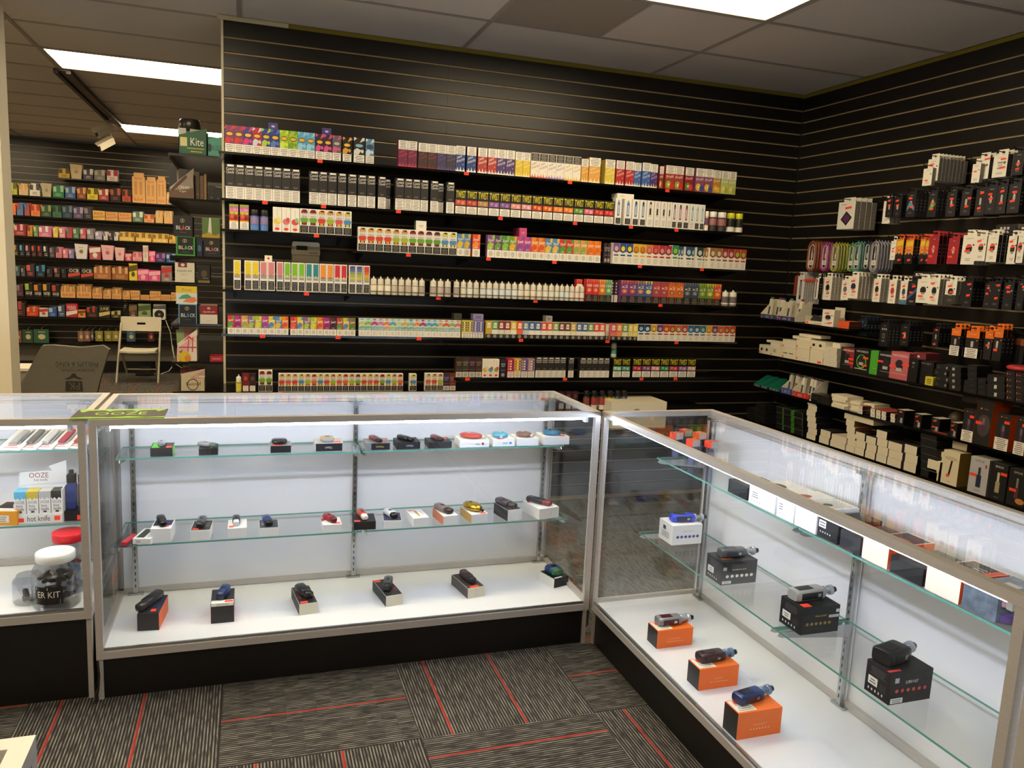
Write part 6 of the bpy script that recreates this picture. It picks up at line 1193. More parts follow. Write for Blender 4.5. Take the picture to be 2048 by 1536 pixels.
for (d, wv), os in RB.items():
    os.sort(key=lambda o: (-round(o.location.y, 2), o.location.z))
    vert = len(os) > 1 and abs(os[0].location.y - os[-1].location.y) < .03
    if vert: os.sort(key=lambda o: o.location.z)
    for i, o in enumerate(os):
        o['label'] = d + (', ' + (ORD[i] + ' from bottom' if vert else ORD[i] + ' from the corner') if len(os) > 1 else '') + ', ' + wv

# two dark boxes laid across the hooks, a small kit past the case end
for uL, uR, v, h, xf, lb, key, fr in ((1826, 1872, 557, .035, -.17, 'dark grey box with white label lying across the fourth peg row', 'lay1', [('f', .1, .4, .15, .75, '#e0d8c4', '#3a3632', 2)]), (1990, 2034, 470, .05, -.15, 'black box with white icons lying across the third peg row', 'lay2', [*[('r', .2+.16*i, .3+.16*i, .5, .75, '#c9c4b8') for i in range(3)], *[('r', .2+.16*i, .3+.16*i, .15, .4, '#c9c4b8') for i in range(3)]])):
    c_ = on((uL+uR)/2, v, 0, xf); ya, yb = on(uL, v, 0, xf).y, on(uR, v, 0, xf).y
    put('kit_box', carton(key, abs(yb-ya), .08, h, '#1f1d1f', fr, side='#d8d0bc' if key == 'lay2' else None), None, (xf, (ya+yb)/2, c_.z), -PI/2, label=lb, cat='box')
pe = on(2038, 1533, 2, ZD)
put('kit_box', carton('edge', .09, .1, .05, '#e4e2e2', (), (('r', .5, .95, .1, .6, STICKER),)), None, (pe.x, pe.y, ZD), -.3, label='white box with red sticker at the lower right corner', cat='box')
# ---------------------------------------------------------------- far wall of the back room
YS = 5.78
FR = {}
DSP = {}
def disp(w, h, d, c, ci, kind, txt=None, tc='#b8301f'):
    k = (round(w, 2), round(h, 2), c, ci, kind, txt)
    if k in DSP: return DSP[k]
    b = MB(); w = k[0]-.003
    if kind == 'tray':           # open tray: low front, tall back, packets inside
        b.box(-w/2, w/2, 0, .003, 0, h*.42, c).box(-w/2, w/2, d-.003, d, 0, h*.92, c).box(-w/2, -w/2+.003, 0, d, 0, h*.6, c).box(w/2-.003, w/2, 0, d, 0, h*.6, c).box(-w/2, w/2, 0, d, 0, .003, c)
        n = max(2, int(w/.03))
        for i in range(n): b.box(-w/2+.004+(w-.008)*i/n, -w/2+.001+(w-.008)*(i+1)/n, .01, d*.6, .004, h*(.78+.1*((i*7) % 3)/2), ci if i % 2 == 0 else mat(c), t='#d8cfc0')
        b.prints(w, h, [('t', txt, .15, .85, .1, .32, tc)] if txt else [('f', .15, .85, .06, .36, None, ci, 2)])
    elif kind == 'box':
        b.box(-w/2, w/2, 0, d, 0, h, c)
        b.prints(w, h, [('p', [(0, .1), (1, .3), (1, .55), (0, .4)], ci), ('t', txt, .12, .88, .55, .85, tc)] if txt else [('p', [(0, .5), (1, .62), (1, .95), (0, .85)], ci), ('e', .5, .35, .22, .18, ci), ('f', .2, .8, .05, .3, None, '#e6dcc8', 2)])
    elif kind == 'tall':
        b.box(-w/2, w/2, 0, d, 0, h*.86, c).box(-w*.4, w*.4, d*.5, d*.5+.003, h*.86, h, c)
        b.prints(w, h, [('t', txt or 'RAW', .15, .85, .05, .16, tc), ('r', .1, .9, .2, .21, ci), ('r', .15, .4, .26, .7, ci), ('r', .55, .8, .26, .7, ci), ('t', txt or 'RAW', .2, .8, .76, .83, tc)])
    elif kind == 'jar':
        r = w*.46; b.lathe([(r, 0), (r, h*.7), (r*.8, h*.76)], mat(c, .3), 14, cy=r).lathe([(r*.9, h*.76), (r*.9, h)], mat(ci, .4), 14, cy=r)
    elif kind == 'flare':
        b.prism([(-w*.38, 0), (w*.38, 0), (w/2, h), (-w/2, h*1.02)], 0, d, c); b.prints(w, h, [('e', .5, .5, .16, .14, ci), ('f', .25, .75, .7, .85, None, ci, 2)])
    DSP[k] = b.mesh('display_box'); return DSP[k]
FW = {0: 'far wall topmost row', 1: 'far wall first long shelf', 2: 'far wall second shelf', 3: 'far wall third shelf', 4: 'far wall fourth shelf', 5: 'far wall fifth shelf', 6: 'far wall sixth shelf', 7: 'far wall seventh shelf'}
FK = {0: 4.62, 1: 7.55, 2: 10.5, 3: 13.5, 4: 16.5, 5: 19.5, 6: 22.5, 7: 25.45}
def fs(row, items):
    z = zk(FK[row])
    lst = []
    for it in items:
        a, b, h, c, ci, kind, ds = it[:7]; tx = it[7] if len(it) > 7 else None; tc = it[8] if len(it) > 8 else '#b8301f'
        x0, x1 = col_x(a/4.518, YS, z), col_x(b/4.518, YS, z)
        o = put('display_box' if kind != 'jar' else 'small_jar', disp(x1-x0, h, .09, c, ci, kind, tx, tc), None, ((x0+x1)/2, YS+.01, z), label=ds, cat='display box' if kind != 'jar' else 'jar', group='smoking goods on the far wall')
        lst.append((o, ds))
    rank_labels(lst, 'on ' + FW[row])
for r, (u0, u1) in {0: (520, 1070), 1: (-40, 1640), 2: (-40, 1640), 3: (-40, 1640), 4: (-40, 1640), 5: (-40, 1640), 6: (-40, 1640), 7: (-40, 1640)}.items():
    z = zk(FK[r]); shelf('black shelf, ' + FW[r], col_x(u0/4.518, YS, z), col_x(u1/4.518, YS, z), z-.0005, [], y0=YS, y1=YF-.004, brk=False)
KR = '#d9a768'
fs(0, [(527, 630, .125, '#c9a83f', '#5a4a1f', 'tray', 'gold tray'), (632, 745, .16, '#cbb58f', '#a58d62', 'flare', 'open tan card display'), (748, 845, .14, '#4a3f52', '#d8d2c8', 'tray', 'dark violet tray'), (850, 950, .14, '#77756a', '#b0a898', 'tray', 'grey tray'), (962, 1065, .15, '#cfc0b0', '#a8283a', 'tray', 'pale tray with red top')])
fs(1, [(45, 160, .15, '#b8b03a', '#5a5f2a', 'tray', 'yellow green tray'), (165, 260, .15, '#cbb58f', '#d8953f', 'tray', 'tan tray'), (262, 365, .16, '#d8d2c4', '#3a3a3c', 'tray', 'white tray'), (370, 470, .15, '#b3a688', '#8a7f66', 'flare', 'grey tan card display'), (475, 580, .155, '#2f7a4a', '#9ac0a0', 'tray', 'green tray'), (585, 685, .15, '#3a5f96', '#a8b0b8', 'tray', 'blue tray'), (690, 780, .15, '#8a4a2f', '#d8a06a', 'tray', 'brown tray'), (785, 885, .15, '#d8c22f', '#6a5f1a', 'tray', 'bright yellow tray'), (887, 985, .15, '#a83a34', '#e0d2c0', 'tray', 'red tray'), (990, 1095, .17, '#201c1a', '#b0503a', 'tray', 'black tray'), (1100, 1185, .16, '#b04a2f', '#2a1f1a', 'tray', 'rust tray'),
       (1197, 1312, .35, KR, '#c08a4a', 'tall', 'tall kraft rolling paper display', 'RAW'), (1318, 1415, .31, KR, '#c08a4a', 'tall', 'tall kraft rolling paper display', 'RAW'), (1420, 1500, .33, KR, '#c08a4a', 'tall', 'narrow kraft cone display', 'RAW'), (1503, 1615, .17, KR, '#e0c090', 'tray', 'low kraft cone tray', 'RAW')])
fs(2, [(65, 145, .15, '#d8703a', '#8a2f2a', 'tray', 'orange tray'), (147, 215, .16, '#3f74a8', '#a83a34', 'tray', 'blue and red tray'), (218, 270, .16, '#a8403a', '#3f74a8', 'tray', 'red and blue tray'), (275, 365, .15, '#d87a3a', '#a8302a', 'tray', 'orange red tray'), (370, 465, .15, '#2f4a34', '#8a9a5a', 'tray', 'dark green tray'), (468, 560, .15, '#3a6a4a', '#20302a', 'tray', 'mid green tray'), (562, 655, .16, '#2a3a4a', '#6a7a8a', 'tray', 'slate tray'), (660, 755, .15, '#5a4a6a', '#a89ab0', 'tray', 'violet tray'), (758, 832, .16, '#3a3538', '#8a858a', 'tray', 'charcoal tray'),
       (836, 950, .105, '#e0b25a', '#c08a3f', 'box', 'yellow kraft box', 'RAW', '#6a3a1a'), (955, 1065, .1, KR, '#c9874a', 'box', 'orange kraft box', 'RAW'), (1070, 1187, .1, KR, '#c9874a', 'box', 'orange kraft box', 'RAW'), (1195, 1295, .14, '#5a7a62', '#d8d6c8', 'tray', 'green white tray'), (1298, 1395, .11, '#d89a6a', '#b8502f', 'tray', 'peach tray'), (1400, 1478, .17, KR, '#c9b48a', 'tray', 'kraft tube tray'), (1481, 1560, .17, KR, '#c9b48a', 'tray', 'kraft tube tray')])
fs(3, [(55, 118, .15, '#a8b060', '#5a6a3a', 'tray', 'lime tray'), (120, 240, .15, '#8a1f2a', '#d8a8a0', 'tray', 'dark red tray'), (242, 298, .14, '#c8823a', '#7a4a2a', 'tray', 'amber tray'), (300, 345, .14, '#5f8a4a', '#c0d0a0', 'tray', 'green tray'), (347, 468, .14, '#c86a8a', '#e0d8d8', 'tray', 'pink tray'), (473, 530, .14, '#d8b83a', '#e0d8c8', 'tray', 'yellow tray'), (533, 592, .14, '#d88a9a', '#e8dcd8', 'tray', 'light pink tray'), (597, 655, .14, '#b83a52', '#4a8a5a', 'tray', 'crimson tray'), (658, 716, .14, '#4a7a52', '#b8c8a8', 'tray', 'moss tray'), (719, 780, .14, '#c0586a', '#d8d0d0', 'tray', 'rose tray'), (784, 850, .14, '#8a8488', '#cfcaca', 'tray', 'grey tray'), (854, 926, .11, '#a89ab8', '#e0dae0', 'tray', 'lilac tray'), (930, 976, .11, '#d8d4d0', '#8a8488', 'tray', 'white tray'), (980, 1024, .11, '#3a3238', '#d8b0c0', 'tray', 'dark plum tray'), (1028, 1068, .11, '#e0dcd4', '#6a6268', 'tray', 'white tray')]
   + [(1072+i*151, 1072+(i+1)*151-4, .12, '#d8b052', '#8a6a2a', 'tray', 'golden paper tray', 'OCB', '#f0e2b0') for i in range(3)] + [(1526, 1588, .11, '#d8b052', '#8a6a2a', 'tray', 'golden paper tray')])
ml = ['#8aa04a', '#c8a03a', '#5a9ac0', '#d88aa8', '#d0503a', '#c8303a', '#d8d2c8']
fs(4, [(65+i*54, 65+(i+1)*54-3, .16, '#1c1a1a', ml[i], 'tray', ['lime', 'gold', 'blue', 'pink', 'coral', 'red', 'white'][i] + ' marked black tray') for i in range(7)]
   + [(443, 497, .14, '#4a4650', '#a87a90', 'tray', 'grey plum tray'), (500, 562, .14, '#d8808a', '#5a4a60', 'tray', 'salmon tray'), (565, 616, .12, '#d87a90', '#e0c8d0', 'tray', 'pink tray'), (619, 668, .12, '#8a80a8', '#c8c0d8', 'tray', 'violet tray'), (675, 795, .17, '#d8d0d4', '#8a7a3a', 'flare', 'white flared display'), (805, 912, .15, '#b04a52', '#e0d4d0', 'box', 'red and white box'), (915, 1030, .17, '#e0aab0', '#b8606a', 'flare', 'pink flared display'), (1035, 1128, .15, '#e0b4b4', '#c87a80', 'flare', 'pale pink flared display'), (1131, 1190, .09, '#d8566a', '#e8a8b0', 'box', 'small hot pink box'), (1194, 1286, .12, '#e09aa0', '#c86a78', 'tray', 'pink tray'), (1290, 1342, .19, '#dccfc8', '#c8a8a0', 'box', 'tall pale box'), (1345, 1404, .13, '#e0487a', '#f0a0b8', 'box', 'magenta box'), (1407, 1496, .12, '#3a3f8a', '#c86a8a', 'tray', 'indigo tray'), (1500, 1588, .12, '#2f5a9a', '#a8c0d8', 'tray', 'royal blue tray')])
fs(5, [(75, 136, .12, '#6a6a72', '#b84a4a', 'tray', 'grey tray'), (140, 182, .14, '#3a4a52', '#8aa0a8', 'tray', 'teal grey tray'), (186, 230, .12, '#4a4448', '#a89aa0', 'tray', 'dull grey tray'), (233, 316, .17, '#3a3036', '#d8584a', 'tray', 'dark tray with red foot'), (320, 410, .16, '#1f2226', '#3f8ab8', 'tray', 'black tray with blue foot'), (415, 480, .12, '#1f1c1c', '#5a5552', 'tray', 'black tray'), (485, 546, .14, '#2a2426', '#c87a70', 'tray', 'dark brown tray'), (550, 606, .13, '#1f1c1c', '#4a4542', 'tray', 'black tray'),
       (612, 725, .13, '#1a1614', '#c8442f', 'box', 'black rolling paper box', 'OCB', '#e8e0d0'), (732, 840, .13, '#1a1614', '#c8442f', 'box', 'black rolling paper box', 'OCB', '#e8e0d0'), (846, 1005, .18, '#a8683a', '#d8a878', 'tray', 'brown cone tray'), (1010, 1160, .18, '#9a5f34', '#d8a878', 'tray', 'brown cone tray'), (1166, 1241, .2, '#e0c82f', '#5a4a1a', 'box', 'tall yellow box'), (1246, 1341, .14, '#d8508a', '#f0a8c0', 'box', 'pink box'), (1344, 1450, .13, '#d84f86', '#f0a8c0', 'box', 'pink box'), (1456, 1556, .19, '#8a8484', '#b83a3a', 'box', 'grey and red box')])
fs(6, [(80, 136, .13, '#7a3048', '#2a1a20', 'tray', 'plum tray'), (140, 216, .16, '#4a2a34', '#8a6a74', 'tray', 'dark wine tray')] + [(222+i*81, 222+i*81+77, .19 - .012*(i % 2), '#1a1614', ('#9ab83a', '#d8803a', '#d8a03a', '#c83a34')[i], 'tray', ('lime', 'orange', 'amber', 'red')[i] + ' marked black berry tray', 'GOJI', '#efe6d2') for i in range(4)]
   + [(a, b, h, KR, '#c08a4a', kd, nm, 'RAW') for a, b, h, kd, nm in ((546, 682, .17, 'tray', 'large kraft tray'), (692, 826, .18, 'tray', 'large kraft tray'), (830, 926, .15, 'tray', 'kraft tray'), (930, 1004, .13, 'tray', 'kraft tray'), (1008, 1100, .15, 'tray', 'kraft tray'), (1104, 1177, .12, 'tray', 'kraft tray'), (1180, 1264, .11, 'box', 'kraft box'), (1268, 1350, .06, 'box', 'low kraft box'), (1355, 1450, .11, 'box', 'kraft box'), (1454, 1541, .07, 'box', 'low kraft box'), (1545, 1592, .1, 'box', 'kraft box'))])
fs(7, [(95, 232, .19, '#3a2a2c', '#b8403a', 'tray', 'dark tray of red vials'), (236, 352, .13, '#c83a2a', '#e0904a', 'tray', 'red orange tray'), (356, 432, .1, '#d8ccc4', '#b8403a', 'box', 'white and red box'), (436, 515, .13, '#2f5a9a', '#a8b8d0', 'tray', 'blue tray'), (520, 592, .16, '#3a4f6a', '#c8d0d8', 'tray', 'slate blue tray'), (598, 700, .16, '#b82434', '#e0d6d0', 'box', 'red pain relief box', 'PYLENOR', '#f0e6dc'), (704, 772, .09, '#e0923a', '#7a3a1a', 'box', 'orange box'), (780, 888, .15, '#1f2420', '#b83a34', 'tray', 'black green tray'), (892, 996, .15, '#23201a', '#c8b46a', 'box', 'black and gold box', 'JUNE', '#d8c88a'), (1002, 1092, .1, '#3a3424', '#c8b46a', 'tray', 'black gold tray'),
       (1165, 1240, .17, '#4a382a', '#7a6248', 'box', 'brown card box'), (1250, 1362, .18, '#8a9a6a', '#4a5a34', 'box', 'olive picture box'), (1386, 1500, .18, '#8a8a86', '#4a4a4c', 'box', 'grey picture box')])
# bottom shelf with hanging packs
zb = zk(29.5)
shelf('lowest black shelf of the far wall', -6.6, -4.0, zb, [], y0=YS, y1=YF-.004, brk=False)
for i, (a, b, t, bt, c, nm) in enumerate(((115, 196, 470, 575, '#7a4a34', 'red brown snack bag'), (204, 296, 465, 578, '#2f4a34', 'dark green snack bag'), (304, 436, 460, 578, '#2f5a3f', 'green snack bag'), (695, 746, 455, 547, '#8a5a4a', 'rosy hanging pack'), (750, 802, 455, 547, '#8a5a4a', 'rosy hanging pack'), (806, 834, 455, 540, '#4a4a5a', 'slate hanging pack'), (850, 916, 455, 545, '#8a7f2f', 'olive yellow hanging pack'), (932, 994, 455, 545, '#8a7f2f', 'olive yellow hanging pack'), (1000, 1062, 455, 545, '#8a7f2f', 'olive yellow hanging pack'), (1130, 1206, 455, 548, '#3f5f7a', 'steel blue hanging pack'), (1318, 1372, 462, 545, '#7a2a2c', 'dark red hanging pack'))):
    y = YS+.06; A = on((a+b)/8.904, 560+t/4.452, 1, y); B_ = on((a+b)/8.904, 560+bt/4.452, 1, y); x0 = on(a/4.452, 560+bt/4.452, 1, y).x; x1 = on(b/4.452, 560+bt/4.452, 1, y).x
    hz = A.z-B_.z; zz = zb if i < 3 else B_.z
    o = put('hang_pack', MB().box(x0-A.x, x1-A.x, 0, .03, 0, hz, c).prints(x1-x0, hz, [('e', .5, .45, .25, .2, '#c9b88a'), ('f', .2, .8, .72, .9, None, '#d8cfae', 1)]).tube([(0, .015, hz), (0, .012, hz+.02), (0, YF-y-.004, hz+.03)], .003, '#9a958a'), None, (A.x, y, zz), label=nm, cat='package', group='hanging packs on the far wall')
    FR.setdefault('h', []).append((o, nm))
rank_labels(FR['h'], 'low on the far wall')
# water bottle and small fan on the seventh shelf
zf = zk(FK[7]); x = col_x(251, YS, zf)
t = thing('water_bottle', 'clear plastic water bottle on the far shelf above the chair', 'bottle', (x, YS+.045, zf))
put('bottle_body', MB().lathe([(.034, 0), (.038, .01), (.036, .05), (.038, .06), (.038, .13), (.03, .17), (.014, .2), (.014, .21)], glass('bottle_plastic', (.8, .84, .84, 1), .08), 16), t); put('cap', MB().lathe([(.016, .205), (.016, .225)], '#d8d8d4', 12), t)
x = col_x(320, YS, zf)
t = thing('desk_fan', 'small white square fan above the folding chair', 'fan', (x, YS-.075, zf), .15)
put('housing', MB().rbox(-.068, .068, 0, .05, 0, .125, .012, '#e2dccb'), t); put('grille', MB().lathe([(.05, -.004), (.054, .0)], '#1b1a1a', 20, axis='y', z=.063), t); put('hub', MB().lathe([(.014, -.008), (.016, -.003)], '#8a867c', 12, axis='y', z=.063), t)
# ---------------------------------------------------------------- folding chair
fL, fRr = on(233, 768, 2, 0), on(316, 769, 2, 0); cxm = (fL.x+fRr.x)/2; cw = fRr.x-fL.x; cy = (fL.y+fRr.y)/2
CHW, CHM = mat('#dfd6c0', .45), mat('#b9b09c', .35, .3)
t = thing('folding_chair', 'white plastic folding chair in the back room', 'chair', (cxm, cy, 0), -.02)
sz, bt_ = .355, .735
put('seat', MB().prism([(-cw*.43, sz), (-cw*.2, sz-.008), (cw*.2, sz-.008), (cw*.43, sz), (cw*.43, sz+.022), (cw*.2, sz+.012), (-cw*.2, sz+.012), (-cw*.43, sz+.022)], .04, .40, CHW), t)
bk = MB(); w = cw*.5; z0, z1 = .58, bt_
def bkq(xa, xb, za, zb2): bk.box(xa, xb, .395, .415, za, zb2, CHW)
bkq(-w, -.045, z0, z1-.01); bkq(.045, w, z0, z1-.01); bkq(-.045, .045, z0, z0+.075); bkq(-.045, .045, z0+.1, z1-.01); bk.rbox(-w, w, .394, .416, z1-.03, z1+.012, .014, CHW)
put('backrest', bk, t, (0, -.02, 0), rot=(-.03, 0, 0))
for s in (-1, 1):
    put('leg', MB().tube([(s*cw*.5, 0, 0), (s*cw*.49, .2, sz), (s*cw*.485, .375, .66)], .012, CHM, 8), t)
    put('leg', MB().tube([(s*cw*.36, .44, 0), (s*cw*.42, .16, sz-.01)], .011, CHM, 8), t)
    put('foot_cap', MB().lathe([(.014, 0), (.014, .02)], '#8a857a', 8, cx=s*cw*.5), t)
put('cross_bar', MB().tube([(-cw*.38, .37, .12), (cw*.38, .37, .12)], .009, CHM, 8), t)
# ---------------------------------------------------------------- draped chair
yc = 1.6
def cp(u, v): q = on(u, v, 1, yc); return (q.x, q.z)
out = [cp(*q) for q in ((30, 800), (34, 782), (56, 742), (76, 704), (84, 691), (104, 690), (160, 695), (206, 691), (219, 699), (213, 716), (200, 760), (190, 800))]
ox = sum(q[0] for q in out)/len(out); zmin = min(q[1] for q in out)
CLOTH = noisy('grey_canvas', '#77736a', '#837f74', 25, rough=.9, bump=.15)
t = thing('draped_chair', 'chair draped with an upside down grey canvas bag', 'chair', (ox, yc, 0))
pts = [(x-ox, z) for x, z in out]; n = len(pts)
b = MB(); b.prism(pts, 0, .05, CLOTH)
# back sheet falls away behind, giving the drape depth
p2 = [(x*.86+.01, zmin + (z-zmin)*.93) for x, z in pts]
b.add([(x, .05, z) for x, z in pts] + [(x, .2, z) for x, z in p2], [(i, (i+1) % n, (i+1) % n+n, i+n) for i in range(n)], CLOTH).add([(x, .2, z) for x, z in p2], [tuple(range(n))], CLOTH)
c0 = cp(112, 745); c1 = cp(196, 719); w_, h_ = c1[0]-c0[0], c1[1]-c0[1]
up = lambda a, q, o: (c0[0]-ox + (1-a)*w_, -o, c0[1] + (1-q)*h_)
INK = '#35332d'
put('canvas_bag', b, t)
pr = MB().prints(1, 1, [('t', 'PHILLIPS & KING', .0, 1, .2, .56, INK), ('t', 'INTERNATIONAL', .1, .9, .72, .94, '#33312b'), ('r', .0, 1, .62, .64, '#33312b')], fr=up)
d0 = cp(130, 783); d1 = cp(166, 747); w2, h2 = d1[0]-d0[0], d1[1]-d0[1]
up2 = lambda a, q, o: (d0[0]-ox + (1-a)*w2, -o-.0004, d0[1] + (1-q)*h2)
pr.prints(1, 1, [('p', [(.06, .42), (.94, .42), (.98, 1), (.02, 1)], INK), ('t', 'PK', .2, .8, .5, .9, '#6a675c'), ('p', [(0, .3), (.3, .18), (.42, 0), (.58, 0), (.7, .18), (1, .3), (.8, .34), (.5, .24), (.2, .34)], INK)], fr=up2)
put('print', pr, t)
for s in (-1, 1):
    put('leg', MB().tube([(s*.17, .03, 0), (s*.14, .1, zmin+.02)], .012, '#6a675f', 8), t); put('leg', MB().tube([(s*.17, .36, 0), (s*.13, .16, zmin+.02)], .012, '#6a675f', 8), t)
# white cabinet by the post, cords and adapter on the far floor
q0, q1 = on(24, 800, 1, 2.2), on(57, 737, 1, 2.2)
t = thing('floor_unit', 'low white and grey unit beside the left post', 'appliance', ((q0.x+q1.x)/2, 2.2, 0))
w = q1.x-q0.x
put('body', MB().box(-w/2, w/2, 0, .3, 0, q1.z-.02, '#8d887c').prints(w, q1.z-.02, [('e', .5, .62, .05, .02, '#3a3833'), ('r', .48, .52, .45, .58, '#3a3833')]), t); put('top', MB().box(-w/2-.005, w/2+.005, -.005, .305, q1.z-.02, q1.z, '#e6dfce'), t)
def cord(pts, c, lab, r=.005): put('cord', MB().tube([on(u, v, 1, y) for u, v, y in pts], r, c), None, label=lab, cat='cord')
cord([(331, 640, 5.74), (341, 665, 5.7), (345, 700, 5.7), (352, 728, 5.7), (368, 739, 5.72)], '#d0c9b8', 'white cord looping down beside the folding chair')
cord([(345, 690, 5.66), (350, 725, 5.6), (338, 742, 5.5), (322, 748, 5.3)], '#cfc8b6', 'white cord with plug on the far floor')
fa = on(290, 750, 2, 0)
put('power_adapter', MB().box(-.1, .1, -.05, .05, 0, .03, '#15130f').box(-.06, .06, -.02, .04, .03, .1, '#1d1a16'), None, (fa.x, fa.y, 0), label='black adapter block on the floor behind the chair', cat='adapter')
# ---------------------------------------------------------------- shelves on the partition end
XP = -3.594
SK = {1: 7.86, 2: 10.93, 3: 15.0, 4: 16.9, 5: 19.9, 6: 22.72}
YP = .135
for i, k in SK.items():
    put('wall_shelf', MB().box(-3.962, XP, .125, 1.7, zk(k)-.012, zk(k), SHELFBLK).box(-3.962, -3.956, .12, 1.7, zk(k)-.03, zk(k)-.012, SHELFBLK), None, label='black tobacco shelf beside the white wall edge, %s from top' % ORD[i-1], cat='shelf', group='tobacco shelves')
def ps(k, uL, uR, h, d, key, body, front, lab, zo=0, y=YP, side=None, top=(), topc=None, nm='tobacco_box', z=None):
    z = zk(k) if z is None else z; z += zo
    x0, x1 = col_x(uL, y, z+h/2), col_x(uR, y, z+h/2); w = x1-x0
    x1 = min(x1, XP-.003); 
    return put(nm, carton(key, w, d, h, body, front, top, side=side, topc=topc), None, ((x0+x1)/2 if x1-x0 < w-.001 else x0+w/2, y, z), label=lab, cat='box')
def slope(k, uL, uR, h0, h1, lab, c, prints, fills, y=YP, z=None, tc='#e8e2d2', flip=1):
    z = zk(k) if z is None else z
    x0, x1 = col_x(uL, y, z+.05), col_x(uR, y, z+.05); w = x1-x0
    t = thing('display_carton', lab, 'display box', ((x0+x1)/2, y, z))
    b = MB().prism([(-w/2, 0), (w/2, 0), (w/2, h1), (-w/2, h0)], 0, .003, c).box(-w/2, -w/2+.003, 0, .16, 0, h0, c).box(w/2-.003, w/2, 0, .16, 0, h1*.8, c).box(-w/2, w/2, .157, .16, 0, h1, c).box(-w/2, w/2, 0, .16, 0, .003, c)
    b.prints(w, max(h0, h1), prints)
    put('carton', b, t)
    for i, fc in enumerate(fills): put('packet', MB().box(-.02, .02, 0, .012, 0, h1*.95, fc), t, (-w/2+.024+(w-.05)*(i % 3)/2, .02+.03*(i // 3)+.008*(i % 3), .004), rot=(-.08, .05*((i*5) % 3-1), .1))
    return t
slope(SK[1], 357, 414, .10, .145, 'green tobacco display lettered Kite'.replace(' lettered Kite', ' on the top shelf beside the wall edge'), '#2a5f44', [('t', 'Kite', .42, .88, .34, .62, '#efe9d8'), ('p', [(.06, .3), (.3, .3), (.3, .62), (.06, .62)], '#d8cf9a'), ('p', [(.06, .62), (.3, .62), (.22, .48)], '#e0d24a'), ('r', .3, .9, .22, .25, '#c8b83a'), ('f', .3, .95, .05, .2, None, '#c8b83a', 1)], ['#c9c7be', '#b8b6ae', '#d0cec6', '#3a5a4a'])
slope(SK[1], 415, 446, .09, .11, 'teal tobacco display half hidden by the wall edge', '#4f9a8a', [('t', 'BUGLER', .3, 1.0, .3, .55, '#26443f'), ('e', .14, .42, .13, .2, '#1f3a36')], ['#4a8a7c', '#3a6a60', '#5aa090'])
put('tobacco_jar', MB().lathe([(.05, 0), (.056, .01), (.056, .06), (.06, .064), (.06, .08), (.05, .084)], noisy('dark_jar', '#1d1a17', '#3a352d', 20, rough=.25), 18), None, (col_x(380, YP+.24, zk(SK[1])+.16), YP+.24, zk(SK[1])+.0), label='dark round jar behind the green tobacco display', cat='jar').scale = (1, 1, 2.6)
slope(SK[2], 338, 388, .05, .165, 'cigar display with brown cigar picture and cream top', '#8f8273', [('p', [(0, 0), (1, 0), (1, .35), (0, .22)], '#6a4f3a'), ('p', [(.06, .28), (.14, .2), (.74, .68), (.68, .76)], '#5a3522'), ('p', [(.0, .3), (.1, .28), (.55, .72), (.3, .5)], '#b5aca0'), ('t', 'CREAM', .38, .8, .3, .4, '#efe6d6'), ('t', 'Cigar', .4, .7, .18, .27, '#d8c8b0')], ['#2a2624', '#3a322c', '#1f1c1b'])
for i, (a, b, c) in enumerate(((391, 399, '#4a3f34'), (400, 407, '#6a4a2f'), (408, 413, '#8a6a3f'), (416, 430, '#1d1b1c'), (430, 443, '#171516'))): ps(SK[2], a, b, (.15, .13, .14, .08, .07)[i], .12, 'cg%d' % i, c, [('f', .2, .8, .1, .3, None, '#8a7f6a', 1)], ['grey brown cigar pack beside the cream display', 'brown cigar pack second from the cream display', 'tan cigar pack third from the cream display', 'black cigar box on second tobacco shelf, left', 'black cigar box on second tobacco shelf, right'][i], y=YP+.03)
CLV = lambda col, t='BLACK', lc='#efe9dc': [('e', .46, .78, .12, .1, '#b0a06a'), ('e', .46, .78, .09, .075, '#1a1816'), ('p', [(.43, .72), (.47, .72), (.5, .84), (.46, .84)], '#c9b87a'), ('t', 'BL', .14, .42, .34, .52, lc), ('p', [(.43, .34), (.6, .34), (.515, .58)], col), ('t', 'CK', .62, .9, .34, .52, lc), ('f', .2, .8, .16, .24, None, '#6a655c', 1)]
ps(SK[3], 347, 385, .11, .15, 'bk1', '#1c1a1b', CLV('#c8302c'), 'black clove cigar box with red triangle, upper one', zo=.1055, side='#151314')
ps(SK[3], 352, 390, .105, .15, 'bk2', '#3f9a34', [('r', .08, .92, .08, .98, '#171614')] + CLV('#3fa83a'), 'black clove cigar box in green frame', side='#3f9a34')
ps(SK[3], 407, 441, .10, .15, 'bk3', '#1c1a1b', CLV('#c8302c'), 'black clove cigar box with red triangle, lower right one', side='#151314')
ps(SK[3], 393, 405, .09, .12, 'bk4', '#1f2a3a', [('e', .5, .5, .3, .2, '#4a6a8a')], 'narrow dark blue pack between the clove boxes', y=YP+.02)
ps(SK[3], 404, 440, .11, .1, 'gw', '#5f7a3f', [('p', [(.3, 0), (.55, 0), (.5, 1), (.4, 1)], '#d8d6c8'), ('p', [(0, 0), (1, 0), (1, .25), (.7, .12), (.4, .28), (0, .15)], '#b8962f')], 'green white and gold pack above the lower clove box', zo=.1055, y=YP+.03)
ps(SK[4], 350, 389, .108, .13, 'dj1', '#d8d0b8', [('r', .16, .62, .76, 1, '#7a1f26'), ('e', .4, .88, .1, .08, '#d8d0b8'), ('t', 'DJARUM', .12, .84, .5, .62, '#3a322a'), ('t', 'SELECT', .3, .66, .36, .43, '#9a9078'), ('f', .2, .8, .08, .16, None, '#a89e88', 1)], 'cream cigar box with dark red top label', side='#bfb698')
